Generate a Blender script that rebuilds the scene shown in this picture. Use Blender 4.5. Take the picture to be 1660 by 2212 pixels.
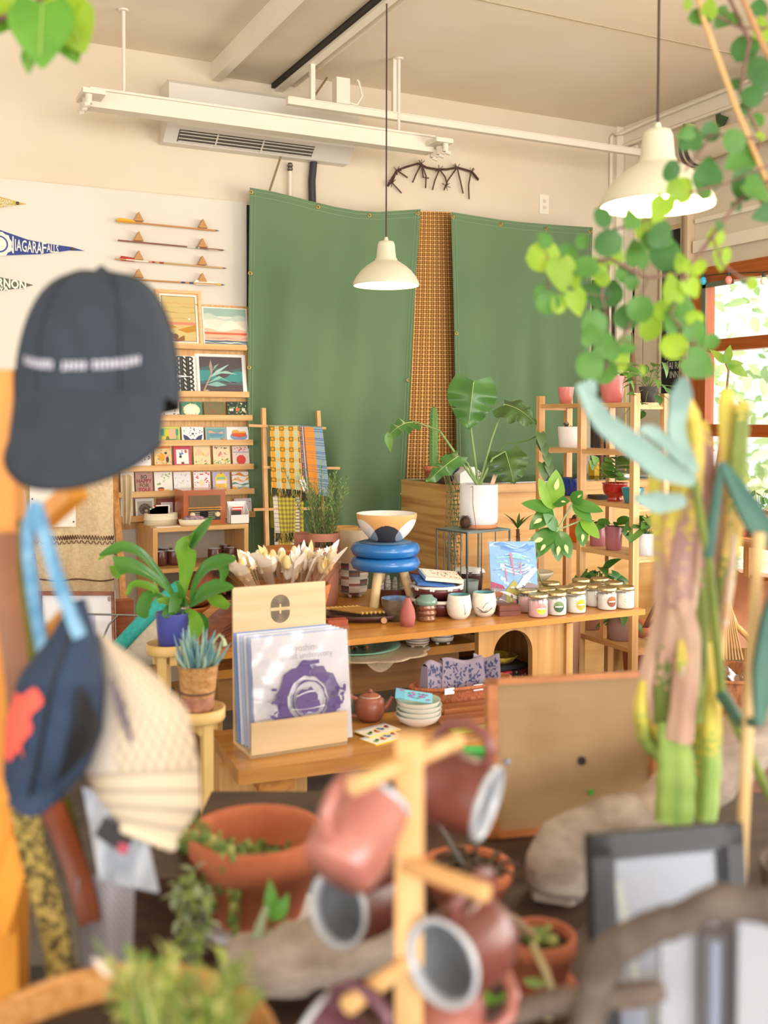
import bpy, math, random
import numpy as np
from mathutils import Vector, Matrix, Quaternion
PI=math.pi
V=Vector
for o in list(bpy.data.objects): bpy.data.objects.remove(o)
SC=bpy.context.scene; COL=SC.collection
# ---------------- camera ----------------
FPX,YAW,PITCH,ROLL,CYP=2217.5,.45893,.0299,.00216,970.3
CAMP=V((0,0,1.45))
fw=V((math.sin(YAW)*math.cos(PITCH),math.cos(YAW)*math.cos(PITCH),-math.sin(PITCH)))
rt=V((math.cos(YAW),-math.sin(YAW),0)); up=rt.cross(fw)
RT=rt*math.cos(ROLL)+up*math.sin(ROLL); UP=-rt*math.sin(ROLL)+up*math.cos(ROLL)
cd=bpy.data.cameras.new('camera'); cam=bpy.data.objects.new('camera',cd); COL.objects.link(cam)
cam.matrix_world=Matrix(((RT.x,UP.x,-fw.x,CAMP.x),(RT.y,UP.y,-fw.y,CAMP.y),(RT.z,UP.z,-fw.z,CAMP.z),(0,0,0,1)))
cd.sensor_fit='VERTICAL'; cd.sensor_height=36; cd.sensor_width=27; cd.lens=36*FPX/2212
cd.shift_y=-(1106-CYP)/2212; cd.clip_start=.05; cd.clip_end=200
cd.dof.use_dof=True; cd.dof.focus_distance=4.6; cd.dof.aperture_fstop=2.5
SC.camera=cam
SC.view_settings.view_transform='Standard'; SC.view_settings.look='None'
SC.view_settings.gamma=1; SC.view_settings.use_curve_mapping=False
SC.view_settings.exposure=0.05
H,XR,YB=3.357,4.426,5.4
XL,YF=-3.2,-6.0
# ---------------- light ----------------
w=bpy.data.worlds.new('sky'); SC.world=w; w.use_nodes=True
bg=w.node_tree.nodes['Background']; bg.inputs[0].default_value=(.93,.96,1,1); bg.inputs[1].default_value=2.6
def area(name,loc,target,sx,sy,power,col):
    l=bpy.data.lights.new(name,'AREA'); l.shape='RECTANGLE'; l.size=sx; l.size_y=sy; l.energy=power; l.color=col
    o=bpy.data.objects.new(name,l); COL.objects.link(o); o.location=loc
    o.rotation_euler=(V(target)-V(loc)).to_track_quat('-Z','Y').to_euler(); return o
area('shopfront_daylight',(0.6,YF+.12,1.6),(0.6,5,2.5),7.0,2.4,480,(1,.97,.93))
area('left_fill_light',(XL+.12,.6,1.6),(5,1.4,2.4),6,2.2,110,(.97,.98,1))  # added fill light in front of the solid left wall, no window there
area('right_window_daylight',(XR-.1,1.6,1.5),(0,2.6,2.2),3.4,2.0,130,(1,.95,.88))
s=bpy.data.lights.new('sun','SUN'); s.energy=6; s.angle=.02; s.color=(1,.9,.74)
so=bpy.data.objects.new('sun',s); COL.objects.link(so); so.rotation_euler=V((-.33,.12,-.94)).to_track_quat('-Z','Y').to_euler()
# ---------------- pixel helpers ----------------
def ray(x,y): return fw+RT*((x-830)/FPX)-UP*((y-CYP)/FPX)
def at(x,y,d): return CAMP+ray(x,y)*d
def onz(x,y,z):
    r=ray(x,y); return CAMP+r*((z-1.45)/r.z)
def ony(x,y,Y=YB):
    r=ray(x,y); return CAMP+r*(Y/r.y)
def onx(x,y,X=XR):
    r=ray(x,y); return CAMP+r*(X/r.x)
def lin(h):
    h=h.lstrip('#'); c=[int(h[i:i+2],16)/255 for i in (0,2,4)]
    return tuple(x/12.92 if x<=.04045 else ((x+.055)/1.055)**2.4 for x in c)+(1,)
# ---------------- materials ----------------
MT={}
def mk(c1,c2=None,sc=(8,8,8),r=.6,metal=0,bump=0,bs=None,em=0,tr=0,spec=.5,det=3,lo=.35,hi=.65,coat=0,sheen=0):
    key=(c1,c2,sc,r,metal,bump,bs,em,tr,spec,det,lo,hi,coat,sheen)
    if key in MT: return MT[key]
    m=bpy.data.materials.new('m'+str(len(MT))); m.use_nodes=True; nt=m.node_tree; N=nt.nodes; L=nt.links
    b=N['Principled BSDF']; b.inputs['Base Color'].default_value=lin(c1); b.inputs['Roughness'].default_value=r
    b.inputs['Metallic'].default_value=metal; b.inputs['Specular IOR Level'].default_value=spec
    if coat: b.inputs['Coat Weight'].default_value=coat; b.inputs['Coat Roughness'].default_value=.15
    if sheen: b.inputs['Sheen Weight'].default_value=sheen
    if em:
        b.inputs['Emission Color'].default_value=lin(c1); b.inputs['Emission Strength'].default_value=em
    tc=N.new('ShaderNodeTexCoord')
    def noise(s,d):
        mp=N.new('ShaderNodeMapping'); mp.inputs['Scale'].default_value=s; L.new(tc.outputs['Object'],mp.inputs[0])
        n=N.new('ShaderNodeTexNoise'); n.inputs['Scale'].default_value=1; n.inputs['Detail'].default_value=d; L.new(mp.outputs[0],n.inputs['Vector']); return n
    if c2:
        n=noise(sc,det); rp=N.new('ShaderNodeValToRGB'); rp.color_ramp.elements[0].position=lo; rp.color_ramp.elements[1].position=hi
        rp.color_ramp.elements[0].color=lin(c1); rp.color_ramp.elements[1].color=lin(c2)
        L.new(n.outputs['Fac'],rp.inputs[0]); L.new(rp.outputs[0],b.inputs['Base Color'])
    if bump:
        n=noise(bs or sc,2); bp=N.new('ShaderNodeBump'); bp.inputs['Strength'].default_value=bump; bp.inputs['Distance'].default_value=.004
        L.new(n.outputs['Fac'],bp.inputs['Height']); L.new(bp.outputs[0],b.inputs['Normal'])
    if tr:
        t=N.new('ShaderNodeBsdfTranslucent'); mx=N.new('ShaderNodeMixShader'); mx.inputs[0].default_value=tr
        if c2: L.new(rp.outputs[0],t.inputs[0])
        else: t.inputs[0].default_value=lin(c1)
        L.new(b.outputs[0],mx.inputs[1]); L.new(t.outputs[0],mx.inputs[2]); L.new(mx.outputs[0],N['Material Output'].inputs[0])
    MT[key]=m; return m
def clear(tint='#ffffff',fac=.08,rough=.03):
    key=('clear',tint,fac,rough)
    if key in MT: return MT[key]
    m=bpy.data.materials.new('clear'+str(len(MT))); m.use_nodes=True; nt=m.node_tree; N=nt.nodes; L=nt.links
    N.remove(N['Principled BSDF']); t=N.new('ShaderNodeBsdfTransparent'); t.inputs[0].default_value=lin(tint)
    g=N.new('ShaderNodeBsdfGlossy'); g.inputs['Roughness'].default_value=rough
    lw=N.new('ShaderNodeLayerWeight'); lw.inputs[0].default_value=.25
    ma=N.new('ShaderNodeMath'); ma.operation='MULTIPLY_ADD'; ma.inputs[1].default_value=.4; ma.inputs[2].default_value=fac
    mx=N.new('ShaderNodeMixShader'); L.new(lw.outputs['Facing'],ma.inputs[0]); L.new(ma.outputs[0],mx.inputs[0])
    L.new(t.outputs[0],mx.inputs[1]); L.new(g.outputs[0],mx.inputs[2]); L.new(mx.outputs[0],N['Material Output'].inputs[0])
    MT[key]=m; return m
def wood(c1,c2,ax=0,r=.45,s=6,st=9,**k):
    sc=[s*st]*3; sc[ax]=s*.35; return mk(c1,c2,tuple(sc),r=r,det=2,**k)
def flat(h,r=.6,**k): return mk(h,r=r,**k)
# ---------------- mesh builder ----------------
class M:
    def __init__(s): s.v=[];s.f=[];s.m=[];s.sm=[];s.mats=[]
    def mi(s,mat):
        if isinstance(mat,str): mat=flat(mat)
        if mat not in s.mats: s.mats.append(mat)
        return s.mats.index(mat)
    def add(s,vs,fs,mat,smooth=False):
        o=len(s.v); i=s.mi(mat); s.v+=[tuple(v) for v in vs]
        for f in fs: s.f.append(tuple(o+a for a in f)); s.m.append(i); s.sm.append(smooth)
        return s
    def obox(s,c,ax,ay,az,mat):
        c=V(c);ax,ay,az=V(ax),V(ay),V(az)
        vs=[c+ax*i+ay*j+az*k for i in(-1,1) for j in(-1,1) for k in(-1,1)]
        return s.add(vs,[(0,1,3,2),(4,6,7,5),(0,4,5,1),(2,3,7,6),(0,2,6,4),(1,5,7,3)],mat)
    def box(s,x0,x1,y0,y1,z0,z1,mat):
        return s.obox(((x0+x1)/2,(y0+y1)/2,(z0+z1)/2),((x1-x0)/2,0,0),(0,(y1-y0)/2,0),(0,0,(z1-z0)/2),mat)
    def beam(s,p0,p1,w,h,mat,upv=(0,0,1)):
        p0,p1=V(p0),V(p1); d=p1-p0; a=d.normalized(); b=a.cross(V(upv))
        if b.length<1e-4: b=a.cross(V((0,1,0)))
        b.normalize(); c=b.cross(a)
        return s.obox((p0+p1)/2,d/2,b*(w/2),c*(h/2),mat)
    def tube(s,pts,r,mat,n=8,caps=True,flat_=None):
        pts=[V(p) for p in pts]; k=len(pts); rs=r if isinstance(r,(list,tuple)) else [r]*k
        t=(pts[1]-pts[0]).normalized(); b=t.cross(V((0,0,1)))
        if b.length<1e-3: b=t.cross(V((0,1,0)))
        b.normalize(); vs=[]
        for i,p in enumerate(pts):
            t2=(pts[min(i+1,k-1)]-pts[max(i-1,0)]).normalized()
            if t2.length<.5: t2=t
            q=t.rotation_difference(t2); b=q@b; t=t2; c=t.cross(b).normalized()
            for j in range(n):
                a=2*PI*j/n; vs.append(p+(b*math.cos(a)+c*math.sin(a)*(flat_ or 1))*rs[i])
        fs=[(i*n+j,i*n+(j+1)%n,(i+1)*n+(j+1)%n,(i+1)*n+j) for i in range(k-1) for j in range(n)]
        s.add(vs,fs,mat,True)
        if caps: s.add(vs[:n],[tuple(range(n))[::-1]],mat); s.add(vs[-n:],[tuple(range(n))],mat)
        return s
    def cyl(s,p0,p1,r0,mat,r1=None,n=20): return s.tube([p0,p1],[r0,r0 if r1 is None else r1],mat,n)
    def lathe(s,prof,c,mat,n=32,ax=None,sx=1,sy=1,wob=None,matfn=None,cap=False):
        c=V(c); q=V((0,0,1)).rotation_difference(V(ax).normalized()) if ax is not None else Quaternion()
        vs=[]
        for i,(r,z) in enumerate(prof):
            for j in range(n):
                a=2*PI*j/n; rr=r*(1+(wob(a,z) if wob else 0)); vs.append(c+q@V((rr*math.cos(a)*sx,rr*math.sin(a)*sy,z)))
        k=len(prof); o=len(s.v); s.v+=[tuple(v) for v in vs]
        for i in range(k-1):
            for j in range(n):
                s.f.append((o+i*n+j,o+i*n+(j+1)%n,o+(i+1)*n+(j+1)%n,o+(i+1)*n+j)); s.m.append(s.mi(matfn(i,j) if matfn else mat)); s.sm.append(True)
        if cap: s.add(vs[:n],[tuple(range(n))[::-1]],matfn(0,0) if matfn else mat)
        return s
    def surf(s,fn,nu,nv,mat=None,matfn=None,smooth=True):
        o=len(s.v); s.v+=[tuple(fn(i/nu,j/nv)) for i in range(nu+1) for j in range(nv+1)]
        for i in range(nu):
            for j in range(nv):
                a=o+i*(nv+1)+j; s.f.append((a,a+1,a+nv+2,a+nv+1)); s.m.append(s.mi(matfn(i,j) if matfn else mat)); s.sm.append(smooth)
        return s
    def prism(s,poly,o,ax,ay,th,mat,mat2=None):
        o,ax,ay=V(o),V(ax),V(ay); nz=ax.cross(ay).normalized()*th; n=len(poly)
        a=[o+ax*x+ay*y for x,y in poly]; b=[p+nz for p in a]
        s.add(b,[tuple(range(n))],mat2 or mat); s.add(a,[tuple(range(n))[::-1]],mat)
        return s.add(a+b,[(i,(i+1)%n,n+(i+1)%n,n+i) for i in range(n)],mat)
    def ball(s,c,r,mat,sc=(1,1,1),n=12,k=8,q=None):
        c=V(c); vs=[];
        for i in range(k+1):
            t=PI*i/k
            for j in range(n):
                a=2*PI*j/n; p=V((math.sin(t)*math.cos(a)*r*sc[0],math.sin(t)*math.sin(a)*r*sc[1],-math.cos(t)*r*sc[2]))
                vs.append(c+(q@p if q else p))
        return s.add(vs,[(i*n+j,i*n+(j+1)%n,(i+1)*n+(j+1)%n,(i+1)*n+j) for i in range(k) for j in range(n)],mat,True)
    def text(s,txt,o,ax,ay,size,mat,th=.0006,font=None,bold=0,squash=1,align='CENTER'):
        cu=bpy.data.curves.new('t','FONT'); cu.body=txt; cu.size=size; cu.align_x=align; cu.align_y='CENTER'; cu.resolution_u=2; cu.offset=bold; cu.extrude=0
        ob=bpy.data.objects.new('t',cu); COL.objects.link(ob); bpy.context.view_layer.update()
        me=bpy.data.meshes.new_from_object(ob.evaluated_get(bpy.context.evaluated_depsgraph_get()))
        if squash<0:
            xs=[v.co.x for v in me.vertices]; squash=-squash/max(1e-6,max(xs)-min(xs))
        o,ax,ay=V(o),V(ax),V(ay); nz=ax.cross(ay).normalized()*th
        s.add([o+ax*(v.co.x*squash)+ay*v.co.y+nz for v in me.vertices],[tuple(p.vertices) for p in me.polygons],mat)
        bpy.data.objects.remove(ob); bpy.data.curves.remove(cu); bpy.data.meshes.remove(me); return s
    def leaf(s,b,d,nrm,L,W,mat,shape='oval',curl=.3,nu=8,fold=.15,cup=0,mat2=None,petiole=0,pm=None):
        b=V(b); d=V(d).normalized(); sd=d.cross(V(nrm));
        if sd.length<1e-3: sd=d.cross(V((1,0,0)))
        sd.normalize(); nn=sd.cross(d).normalized()
        if petiole: e=b+d*petiole; s.tube([b,e],max(.0012,W*.02),pm or mat,5); b=e
        def out(t):
            if shape=='oval': return math.sin(PI*t**.85)**.8
            if shape=='lance': return math.sin(PI*t**.7)**1.1
            if shape=='round': return math.sqrt(max(0,1-(2*t-1)**2))
            if shape=='heart': return (math.sin(PI*min(1,t*.95+.05)**.55)**.8) if t<1 else 0
            if shape=='spike': return (1-t)**.6
            if shape=='strap': return min(1,.45+t*1.2)*(1 if t<.9 else max(0,(1-t)/.1))
            return 1
        def fn(u,v):
            w=out(u)*W/2*(2*v-1); x=abs(2*v-1)
            an=curl*u; p=b+d*(L*math.sin(an)/curl if curl else L*u)-nn*(L*(1-math.cos(an))/curl if curl else 0)
            if shape=='heart' and u<.12: p=p-d*(L*.12*x*(1-u/.12))
            return p+sd*w+nn*(abs(w)*fold+cup*math.sin(u*9)*x*W*.1)
        if mat2: s.surf(fn,nu,4,matfn=lambda i,j:mat2 if (i*7+j*5+int(L*1e4))%9<2 and j in(1,2) else mat)
        else: s.surf(fn,nu,4,mat)
        return s
    def build(s,name,org):
        me=bpy.data.meshes.new(name); org=V(org)
        me.from_pydata([(x-org.x,y-org.y,z-org.z) for x,y,z in s.v],[],s.f)
        for m in s.mats: me.materials.append(m)
        me.polygons.foreach_set('material_index',s.m); me.polygons.foreach_set('use_smooth',s.sm); me.update()
        o=bpy.data.objects.new(name,me); COL.objects.link(o); return o
ORG={}
def props(o,label,cat,group):
    o['label']=label; o['category']=cat
    if group: o['group']=group
def T(name,label,cat,loc=(0,0,0),group=None):
    o=bpy.data.objects.new(name,None); COL.objects.link(o); o.location=loc; o.empty_display_size=.05
    props(o,label,cat,group); ORG[o]=V(loc); return o
def P(name,m,parent,label=None,kind=None):
    o=m.build(name,ORG[parent]); o.parent=parent; ORG[o]=ORG[parent]
    if label: o['label']=label
    if kind: o['kind']=kind
    return o
def S(name,m,label,cat,group=None,kind=None):
    a=np.array(m.v); lo,hi=a.min(0),a.max(0); org=V(((lo[0]+hi[0])/2,(lo[1]+hi[1])/2,lo[2]))
    o=m.build(name,org); o.location=org; props(o,label,cat,group); ORG[o]=org
    if kind: o['kind']=kind
    return o
def ST(name,m,parent=None):
    o=m.build(name,(0,0,0) if not parent else ORG[parent]); ORG[o]=ORG.get(parent,V((0,0,0)))
    if parent: o.parent=parent
    else: o['kind']='structure'
    return o
def kids(o): return [c for c in bpy.data.objects if c.parent==o]
def DUP(root,loc,label,group=None,rz=None,sc=None,swap=None):
    def cp(o,par):
        c=o.copy(); COL.objects.link(c); c.parent=par
        for k in kids(o): cp(k,c)
        return c
    r=cp(root,None); r.location=loc; ORG[r]=V(loc)
    if rz is not None: r.rotation_euler=(0,0,rz)
    if sc: r.scale=(sc,sc,sc)
    r['label']=label
    if group: r['group']=group
    return r
X_,Y_,Z_=V((1,0,0)),V((0,1,0)),V((0,0,1))
OAK=wood('#e4b474','#d39c5a',0); OAKV=wood('#e4b474','#cf9656',2); OAKY=wood('#e4b474','#d39c5a',1)
PINE=wood('#e3b67c','#cf9a5c',0); PINEV=wood('#e3b67c','#d09c60',2); PINEY=wood('#e3b67c','#d09c60',1)
WHITE=flat('#f0ece4'); BLACK=flat('#1d1d20'); SOIL=mk('#2c211a','#4a382a',(60,60,60),r=.95,bump=.5)
TERRA=mk('#cf7d56','#bf6a48',(14,14,14),r=.85,bump=.2,bs=(60,60,60)); TERRA2=mk('#bf7250','#a85c40',(14,14,14),r=.85)
def pot(name_parts,root,c,r0,r1,h,mat,rim=0,soil=True,th=.06,n=32,inner=None):
    """open pot r0 bottom radius, r1 top radius"""
    m=M(); t=r1*th+.002
    pr=[(0,0),(r0*.9,0),(r0,h*.02)]
    if rim: pr+=[(r0+(r1*.93-r0)*.98,h*(1-rim)),(r1,h*(1-rim)),(r1*1.02,h)]
    else: pr+=[((r0+r1)/2,h*.5),(r1,h*.98),(r1,h)]
    pr+=[(r1-t,h),(r1-t*1.2,h*.8),(0,h*.8)] if soil else [(r1-t,h),(r0-t,h*.08),(0,h*.08)]
    m.lathe(pr,c,mat,n); o=P(name_parts,m,root)
    if soil: m=M(); m.lathe([(r1-t*1.1,h*.84),(r1*.4,h*.87),(0,h*.88)],c,SOIL,20); P('soil',m,root)
    return o
# ================= SETTING =================
WALL=mk('#e0d3bd','#dbccb3',(1.5,1.5,1.5),r=.9,bump=.12,bs=(30,30,30)); WALL2=mk('#e4dccf','#dfd6c8',(2,2,2),r=.85,bump=.1,bs=(25,25,25))
CEIL=mk('#efe3cf','#e8d9c0',(1.2,1.2,1.2),r=.95,bump=.1,bs=(20,20,20)); PAINT=mk('#f0e6d2',r=.5)
FLOOR=mk('#56514c','#6a645d',(5,5,5),r=.8,bump=.2,bs=(40,40,40))
m=M(); m.box(XL-.1,XR+.03,YF-.1,YB+.1,-.08,0,FLOOR); ST('floor',m)
m=M(); m.box(XL-.1,XR+.03,YF-.1,YB+.1,H,H+.1,CEIL)
ST('ceiling',m)
m=M(); m.box(XL-.1,XR+.03,YB,YB+.12,0,H,WALL); ST('wall_back',m)
m=M(); m.box(XL-.12,XL,YF,YB,0,H,WALL2); ST('wall_left',m)
# front wall with shop windows behind the camera
m=M(); m.box(XL,XR,YF-.12,YF,0,.35,WALL2); m.box(XL,XR,YF-.12,YF,2.9,H,WALL2)
for x in (XL+.3,XR-.3): m.box(x-.12,x+.12,YF-.12,YF,.35,2.9,WALL2)
ST('wall_front',m)
# right wall with the timber window opening
WY0,WY1=.4,4.72; WZT=onx(1512,583).z+.0; WZB=onx(1600,1238).z
m=M(); m.box(XR,XR+.05,WY1,YB,0,H,WALL); m.box(XR,XR+.05,YF,WY0,0,H,WALL); m.box(XR,XR+.05,WY0,WY1,WZT,H,WALL); m.box(XR,XR+.05,WY0,WY1,0,WZB,WALL)
ST('wall_right',m)
# lower whitewashed lining on the back wall, ends beside the curtain
xe=ony(529,440).x; ze=ony(529,440).z
m=M(); m.box(XL,xe,YB-.03,YB,0,ze,WALL2); ST('trim_1',m)
m=M(); m.box(xe+.002,ony(560,500).x,YB-.02,YB-.001,0,ze-.01,flat('#2a2725',.7)); ST('dark_opening_1',m)  # thin dark panel, the unlit opening behind the tarp painted as colour
# doorway right of the curtain
m=M(); m.box(4.17,4.345,YB-.02,YB-.001,0,2.35,mk('#3d3026','#2b231d',(3,3,1),r=.8)); m.box(4.345,4.40,YB-.04,YB-.001,0,2.42,PAINT); ST('door_2',m)
# crown moulding + corner board + beams
m=M(); m.box(XR-.03,XR,YF,YB,H-.11,H,PAINT); m.box(XR-.045,XR,YF,YB,H-.135,H-.118,PAINT); ST('trim_2',m)
m=M(); m.box(XR-.08,XR-.002,YB-.025,YB-.001,0,H-.002,PAINT); m.box(XR-.02,XR-.001,YB-.14,YB-.03,0,H-.14,PAINT); ST('trim_3',m)
xb0,xb1=1.63,2.035; zb=ony(457,175).z
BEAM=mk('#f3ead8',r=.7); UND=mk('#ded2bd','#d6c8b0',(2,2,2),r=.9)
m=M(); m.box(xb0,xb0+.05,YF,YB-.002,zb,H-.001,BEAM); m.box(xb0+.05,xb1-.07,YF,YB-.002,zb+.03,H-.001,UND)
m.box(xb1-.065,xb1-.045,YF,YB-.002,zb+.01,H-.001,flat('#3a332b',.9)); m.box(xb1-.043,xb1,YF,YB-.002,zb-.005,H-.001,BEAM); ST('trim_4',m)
m=M()
for x0,y0,x1,y1 in((60,-150,1040,-150),): pass
for yy in (4.05,3.0,1.9): m.box(xb1+.02,XR-.05,yy-.006,yy+.006,H-.004,H-.0005,mk('#c2b092',r=.9))
ST('trim_5',m)
m=M(); m.box(XR-.035,XR-.001,WY0-.06,WY1-.0,WZT+.10,WZT+.17,PAINT); m.box(XR-.02,XR-.001,YF,WY1,2.62,2.645,PAINT)
ST('trim_6',m)
# panel boards on right wall between corner and window, and pillar
m=M()
for a,b in((1372,1392),(1396,1424)):
    ya,yb_=onx(a,700).y,onx(b,700).y; m.box(XR-.02,XR-.002,yb_,ya,0,2.42,mk('#e2d2b8','#d9c6a8',(4,4,1),r=.7))
ST('trim_7',m)
ya,yb_=onx(1485,700).y,onx(1500,700).y
m=M(); m.box(XR-.06,XR-.002,yb_,ya,0,H-.14,mk('#d9c4a2','#cdb692',(6,6,1),r=.7)); m.box(XR-.072,XR-.055,(ya+yb_)/2-.008,(ya+yb_)/2+.008,0,H-.14,flat('#8d7a60')); ST('trim_8',m)
m=M(); m.box(XL+.001,xe-.8,YB-.045,YB-.03,0,.12,PAINT); ST('baseboard_back',m)
# window: orange timber frame, muntins, panes
OR=wood('#b9601c','#a24e12',1,r=.4,coat=.3); ORV=wood('#b9601c','#a04d14',2,r=.4,coat=.3)
X0=XR-.04
zm=[onx(1600,743).z,onx(1600,930).z,onx(1640,1113).z]
m=M(); ys=[WY1-.001-.0,WY0]
wroot=None
m.box(X0,XR+.03,WY0,WY1,WZT-.10,WZT,OR); m.box(X0,XR+.03,WY1-.12,WY1,WZB,WZT-.1,ORV); m.box(X0,XR+.03,WY0,WY0+.12,WZB,WZT-.1,ORV)
for yc in (3.35,1.9): m.box(X0,XR+.03,yc-.06,yc+.06,WZB,WZT-.1,ORV)
for z in zm: m.box(X0-.004,XR+.03,WY0+.1,WY1-.1,z-.035,z+.035,OR)
m.box(X0-.05,XR+.03,WY0,WY1,WZB-.04,WZB+.02,OR)
wf=ST('window_1',m)
m=M(); m.box(XR+.004,XR+.01,WY0+.1,WY1-.1,WZB+.02,WZT-.1,clear('#fbfdfc',.03)); ST('pane',m,wf)
m=M(); # metal corner bracket
a=onx(1521,612,X0-.004); m.box(X0-.008,X0-.001,a.y-.24,a.y+.02,a.z-.03,a.z+.0,flat('#8f8778',.4,metal=.6)); m.box(X0-.008,X0-.001,a.y-.02,a.y+.02,a.z-.34,a.z,flat('#8f8778',.4,metal=.6)); ST('bracket',m,wf)
# string of coloured bulbs
t=T('string_lights','thin wire of small coloured bulbs strung along the top of the orange window frame','string lights',onx(1512,590,X0-.05))
m=M(); pts=[onx(1506,580,X0-.03),onx(1520,596,X0-.03),onx(1575,590,X0-.03),onx(1650,588,X0-.03)]+[V((X0-.03,y,WZT-.06)) for y in (3.5,3.0,2.4,1.7,1.0)]
m.tube(pts,.0035,flat('#33402f'),6); P('wire',m,t)
for (px,py),c in (((1520,602),'#35b6d8'),((1575,600),'#f09080'),((1651,602),'#f6efd8')):
    m=M(); c0=onx(px,py,X0-.03); m.ball(c0-Z_*.012,.019,mk(c,r=.25,em=.15),(1,1,1.3)); m.cyl(c0+Z_*.004,c0+Z_*.03,.01,flat('#2c4436')); P('bulb',m,t)
# chalkboard
p0=onx(1432,502,XR-.03); p1=onx(1482,502,XR-.03); zt=p0.z; zb2=onx(1440,950,XR-.03).z
t=T('chalkboard','tall narrow black chalkboard with hand-lettered white words beside the orange window','chalkboard',(XR-.03,(p0.y+p1.y)/2,zb2))
m=M(); m.box(XR-.03,XR-.004,p1.y,p0.y,zb2,zt,mk('#1d1b1b','#2a2727',(8,8,8),r=.8)); P('board',m,t)
m=M(); m.box(XR-.036,XR-.003,p1.y-.02,p0.y+.02,zt,zt+.03,flat('#cdb18b')); m.box(XR-.036,XR-.003,p1.y-.018,p1.y,zb2,zt,flat('#e8dac0')); m.box(XR-.036,XR-.003,p0.y,p0.y+.015,zb2,zt,flat('#e8dac0')); P('frame',m,t)
m=M(); ch=flat('#d9d4cc',.9)
for i,(tx,py,sz) in enumerate((('to shop-',575,.05),('to ship-',592,.05),('DESK',725,.075),('LETTERS',755,.05),('MAZINE',770,.06),('OJAI RAN',790,.06),('INN',810,.06))):
    c=onx(1457,py,XR-.032); m.text(tx,c,-Y_,Z_,sz,ch,squash=.75)
c=onx(1460,640,XR-.032); m.tube([c+Y_*math.cos(a)*.07+Z_*math.sin(a*1.0)*.09+X_*-.001 for a in [i*.3 for i in range(16)]],.0025,ch,4)
P('lettering',m,t)
# ================= OUTSIDE =================
m=M(); m.box(XR+.15,16,-6,16,-.1,-.02,mk('#cfc6b4','#bdb3a0',(2,2,2),r=.9)); ST('ground',m)
random.seed(5)
def hedge(n,cx,cy,rx,ry,rz,zc,cols,seed):
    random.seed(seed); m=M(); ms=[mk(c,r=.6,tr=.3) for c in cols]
    for i in range(n):
        a=random.uniform(0,2*PI); b=math.acos(random.uniform(-1,1)); q=random.uniform(.75,1)
        p=V((cx+rx*q*math.sin(b)*math.cos(a),cy+ry*q*math.sin(b)*math.sin(a),zc+rz*q*math.cos(b)))
        if p.z<.05: continue
        d=V((random.uniform(-1,1),random.uniform(-1,1),random.uniform(-1,.6))); L=random.uniform(.14,.3)
        m.leaf(p,d,V((random.uniform(-1,0),-.3,random.uniform(0,1))),L,L*.45,random.choice(ms),'oval',.5,nu=3)
    return m
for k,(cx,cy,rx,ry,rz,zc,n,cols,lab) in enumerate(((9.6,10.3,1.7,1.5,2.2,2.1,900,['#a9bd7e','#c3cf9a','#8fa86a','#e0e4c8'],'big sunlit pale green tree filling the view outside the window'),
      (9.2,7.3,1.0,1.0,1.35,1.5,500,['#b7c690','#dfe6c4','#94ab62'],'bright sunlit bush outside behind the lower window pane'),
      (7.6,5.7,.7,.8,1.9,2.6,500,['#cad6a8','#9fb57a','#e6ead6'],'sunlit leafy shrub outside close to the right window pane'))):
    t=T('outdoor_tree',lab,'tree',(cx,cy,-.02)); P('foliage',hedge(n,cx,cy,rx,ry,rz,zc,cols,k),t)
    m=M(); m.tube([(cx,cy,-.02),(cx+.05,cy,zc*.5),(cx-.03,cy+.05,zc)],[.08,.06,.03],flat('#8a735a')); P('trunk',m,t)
# white neighbouring house with latticed window
t=T('white_house','white clapboard building with a many-paned lattice window seen through the lowest pane','building',(9.5,13,-.02))
m=M(); hx=9.6
m.box(12.0,12.3,8,18,-.02,4.5,mk('#eef1f6',r=.7)); 
for i in range(20): m.box(11.985,12.0,8,18,.05+i*.2,.06+i*.2,flat('#cfd6e0'))
P('wall',m,t)
a0=onx(1572,1130,11.98); a1=onx(1598,1225,11.98)
m=M(); ya,yb_,za,zb3=a1.y-.0,a0.y+.35,a1.z,a0.z+.1
m.box(11.93,11.985,ya,yb_,za,zb3,flat('#8f948f',.3)); P('window_glass',m,t)
m=M()
for i in range(6): y=ya+(yb_-ya)*i/5; m.box(11.9,11.96,y-.03,y+.03,za,zb3,flat('#f6f8fb'))
for i in range(7): z=za+(zb3-za)*i/6; m.box(11.895,11.965,ya-.03,yb_+.03,z-.025,z+.025,flat('#f6f8fb'))
P('window_frame',m,t)
# ================= CEILING FITTINGS =================
WM=mk('#e4dac8',r=.45)
def fit(name,lab,cat): return T(name,lab,cat)
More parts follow.
